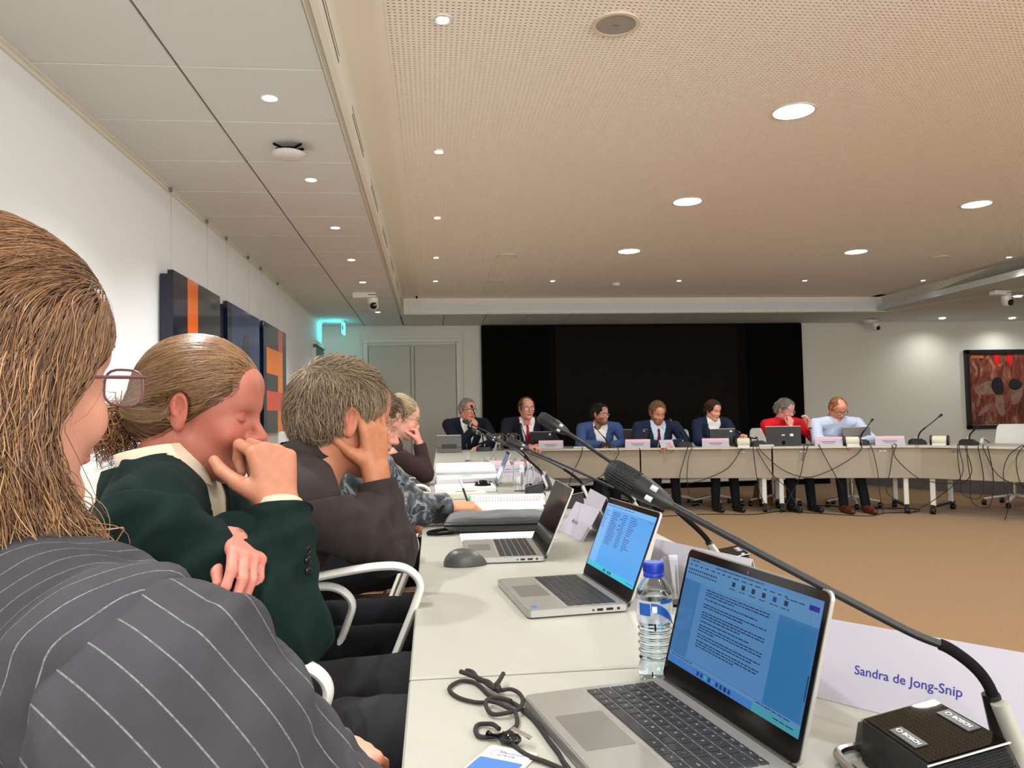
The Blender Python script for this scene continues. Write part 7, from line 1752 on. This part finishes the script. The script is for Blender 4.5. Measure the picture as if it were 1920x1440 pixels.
suit = fabric('suit_midnight', 26, 28, 38, 0.8, var=0.08); suitb = fabric('suit_black_navy', 30, 30, 40, 0.8, var=0.08); bluej = fabric('blue_jacket', 62, 80, 124, 0.8, var=0.08); navyj = fabric('navy_jacket', 32, 40, 62, 0.8, var=0.08)
wsh = fabric('white_shirt', 232, 230, 226, 0.7); lbs = fabric('light_blue_shirt', 200, 212, 232, 0.7); redt = fabric('red_tie', 176, 28, 46, 0.5); wine = fabric('wine_tie', 110, 24, 34, 0.5); redj = fabric('red_jacket', 206, 30, 42, 0.75); dkt = fabric('dark_tie', 26, 24, 28, 0.6)
gdark = mat('glasses_dark', rgb(26, 20, 20), 0.3)
far_person('grey haired man in dark suit with black glasses, hand at his chin', (0.445, 9.62, 1.232), 150, 6, 1.14, 165, suit, wsh, dkt, skin=(212, 142, 120), cols=((120, 116, 112), (160, 156, 150), (196, 192, 186)), glasses=gdark, colkw=dict(brow=(110, 100, 92)),
           armR=((0.16, 0.10, -0.44), (-0.02, 0.20, -0.235)), fR=(-0.15, -0.22, 1.0), nR=(0.05, -1, 0.1), hcurR=((55, 60, 30),)*4, lean=0.05)
far_person('balding man in dark suit with red tie and black glasses', (1.186, 9.57, 1.232), 168, 0, 1.16, 176, suitb, wsh, redt, skin=(216, 148, 126), cols=((92, 70, 52), (128, 104, 80)), glasses=gdark, colkw=dict(brow=(110, 84, 68)), headkw=dict(jaw=1.08),
           capkw=dict(extra=[el((0, 0.060, 0.085), (0.058, 0.085, 0.055), k=0.01, op='s')], low=-0.04, grow_=0.010), w=1.04)
far_person('bearded dark haired man with glasses in blue jacket and white shirt', (2.064, 9.33, 1.142), 138, 2, 1.06, 178, bluej, wsh, None, skin=(206, 142, 118), cols=((24, 20, 18), (44, 36, 32)), glasses=gdark, headkw=dict(beard=1, jaw=1.05), colkw=dict(beardc=(52, 38, 32), brow=(36, 26, 22)), capkw=dict(grow_=0.018), w=1.03)
far_person('bearded man in dark suit and wine red tie looking down at his tablet', (2.721, 9.08, 1.150), 176, 24, 1.10, 180, navyj, lbs, wine, skin=(210, 142, 116), cols=((112, 80, 50), (150, 116, 80)), headkw=dict(beard=1, jaw=1.06), colkw=dict(beardc=(118, 82, 58), brow=(96, 68, 48), closed=True), capkw=dict(grow_=0.014), w=1.05)
far_person('dark haired woman in navy blazer and white blouse holding a tablet', (3.349, 8.90, 1.160), 160, 14, 0.97, 178, navyj, wsh, None, skin=(222, 158, 134), cols=((50, 30, 22), (84, 52, 38), (110, 72, 52)), hair='back', headkw=dict(jaw=0.92, nose=0.95), colkw=dict(brow=(70, 44, 34), lips=(178, 84, 82)), w=0.92, hw=0.185,
           capkw=dict(grow_=0.016, extra=[el((0, -0.12, -0.02), (0.035, 0.03, 0.045), k=0.02)], ear=False, low=-0.02), armL=((-0.24, 0.10, -0.36), (-0.20, 0.32, -0.335)), fL=(0.1, 0.8, 0.5))
far_person('woman with short curly grey hair and glasses in a bright red jacket', (4.136, 8.67, 1.145), 150, 16, 1.03, 176, redj, None, None, skin=(218, 150, 140), cols=((104, 96, 86), (156, 148, 136), (190, 184, 170)), glasses=mat('glasses_clear', rgb(200, 160, 150), 0.2), headkw=dict(jaw=0.95), colkw=dict(brow=(130, 110, 100), lips=(190, 90, 96)),
           capkw=dict(grow_=0.018, low=-0.02), curl=0.8, lift=0.02, armR=((0.22, 0.10, -0.36), (0.04, 0.17, -0.19)), fR=(-0.2, -0.12, 1), nR=(-0.1, -1, 0), hcurR=((50, 60, 30),)*4, armL=((-0.30, 0.12, -0.34), (-0.17, 0.22, -0.20)), fL=(0.05, 0.0, 1), nL=(0.9, -0.3, 0), hcur=((30, 50, 30),)*4)
far_person('balding ginger haired man in pale blue shirt bent over his laptop', (4.645, 8.40, 1.150), 178, 32, 1.06, 182, fabric('pale_stripe_shirt', 196, 206, 230, 0.75), None, None, skin=(214, 146, 116), cols=((150, 98, 60), (186, 134, 90)), glasses=gdark, colkw=dict(brow=(170, 120, 90), closed=True),
           capkw=dict(extra=[el((0, 0.055, 0.10), (0.045, 0.07, 0.05), k=0.02, op='s')], grow_=0.009), w=1.12, hw=0.225, lean=0.10, shoe=mat('shoe_brown', rgb(84, 34, 22), 0.35), shoe_x=0.10)
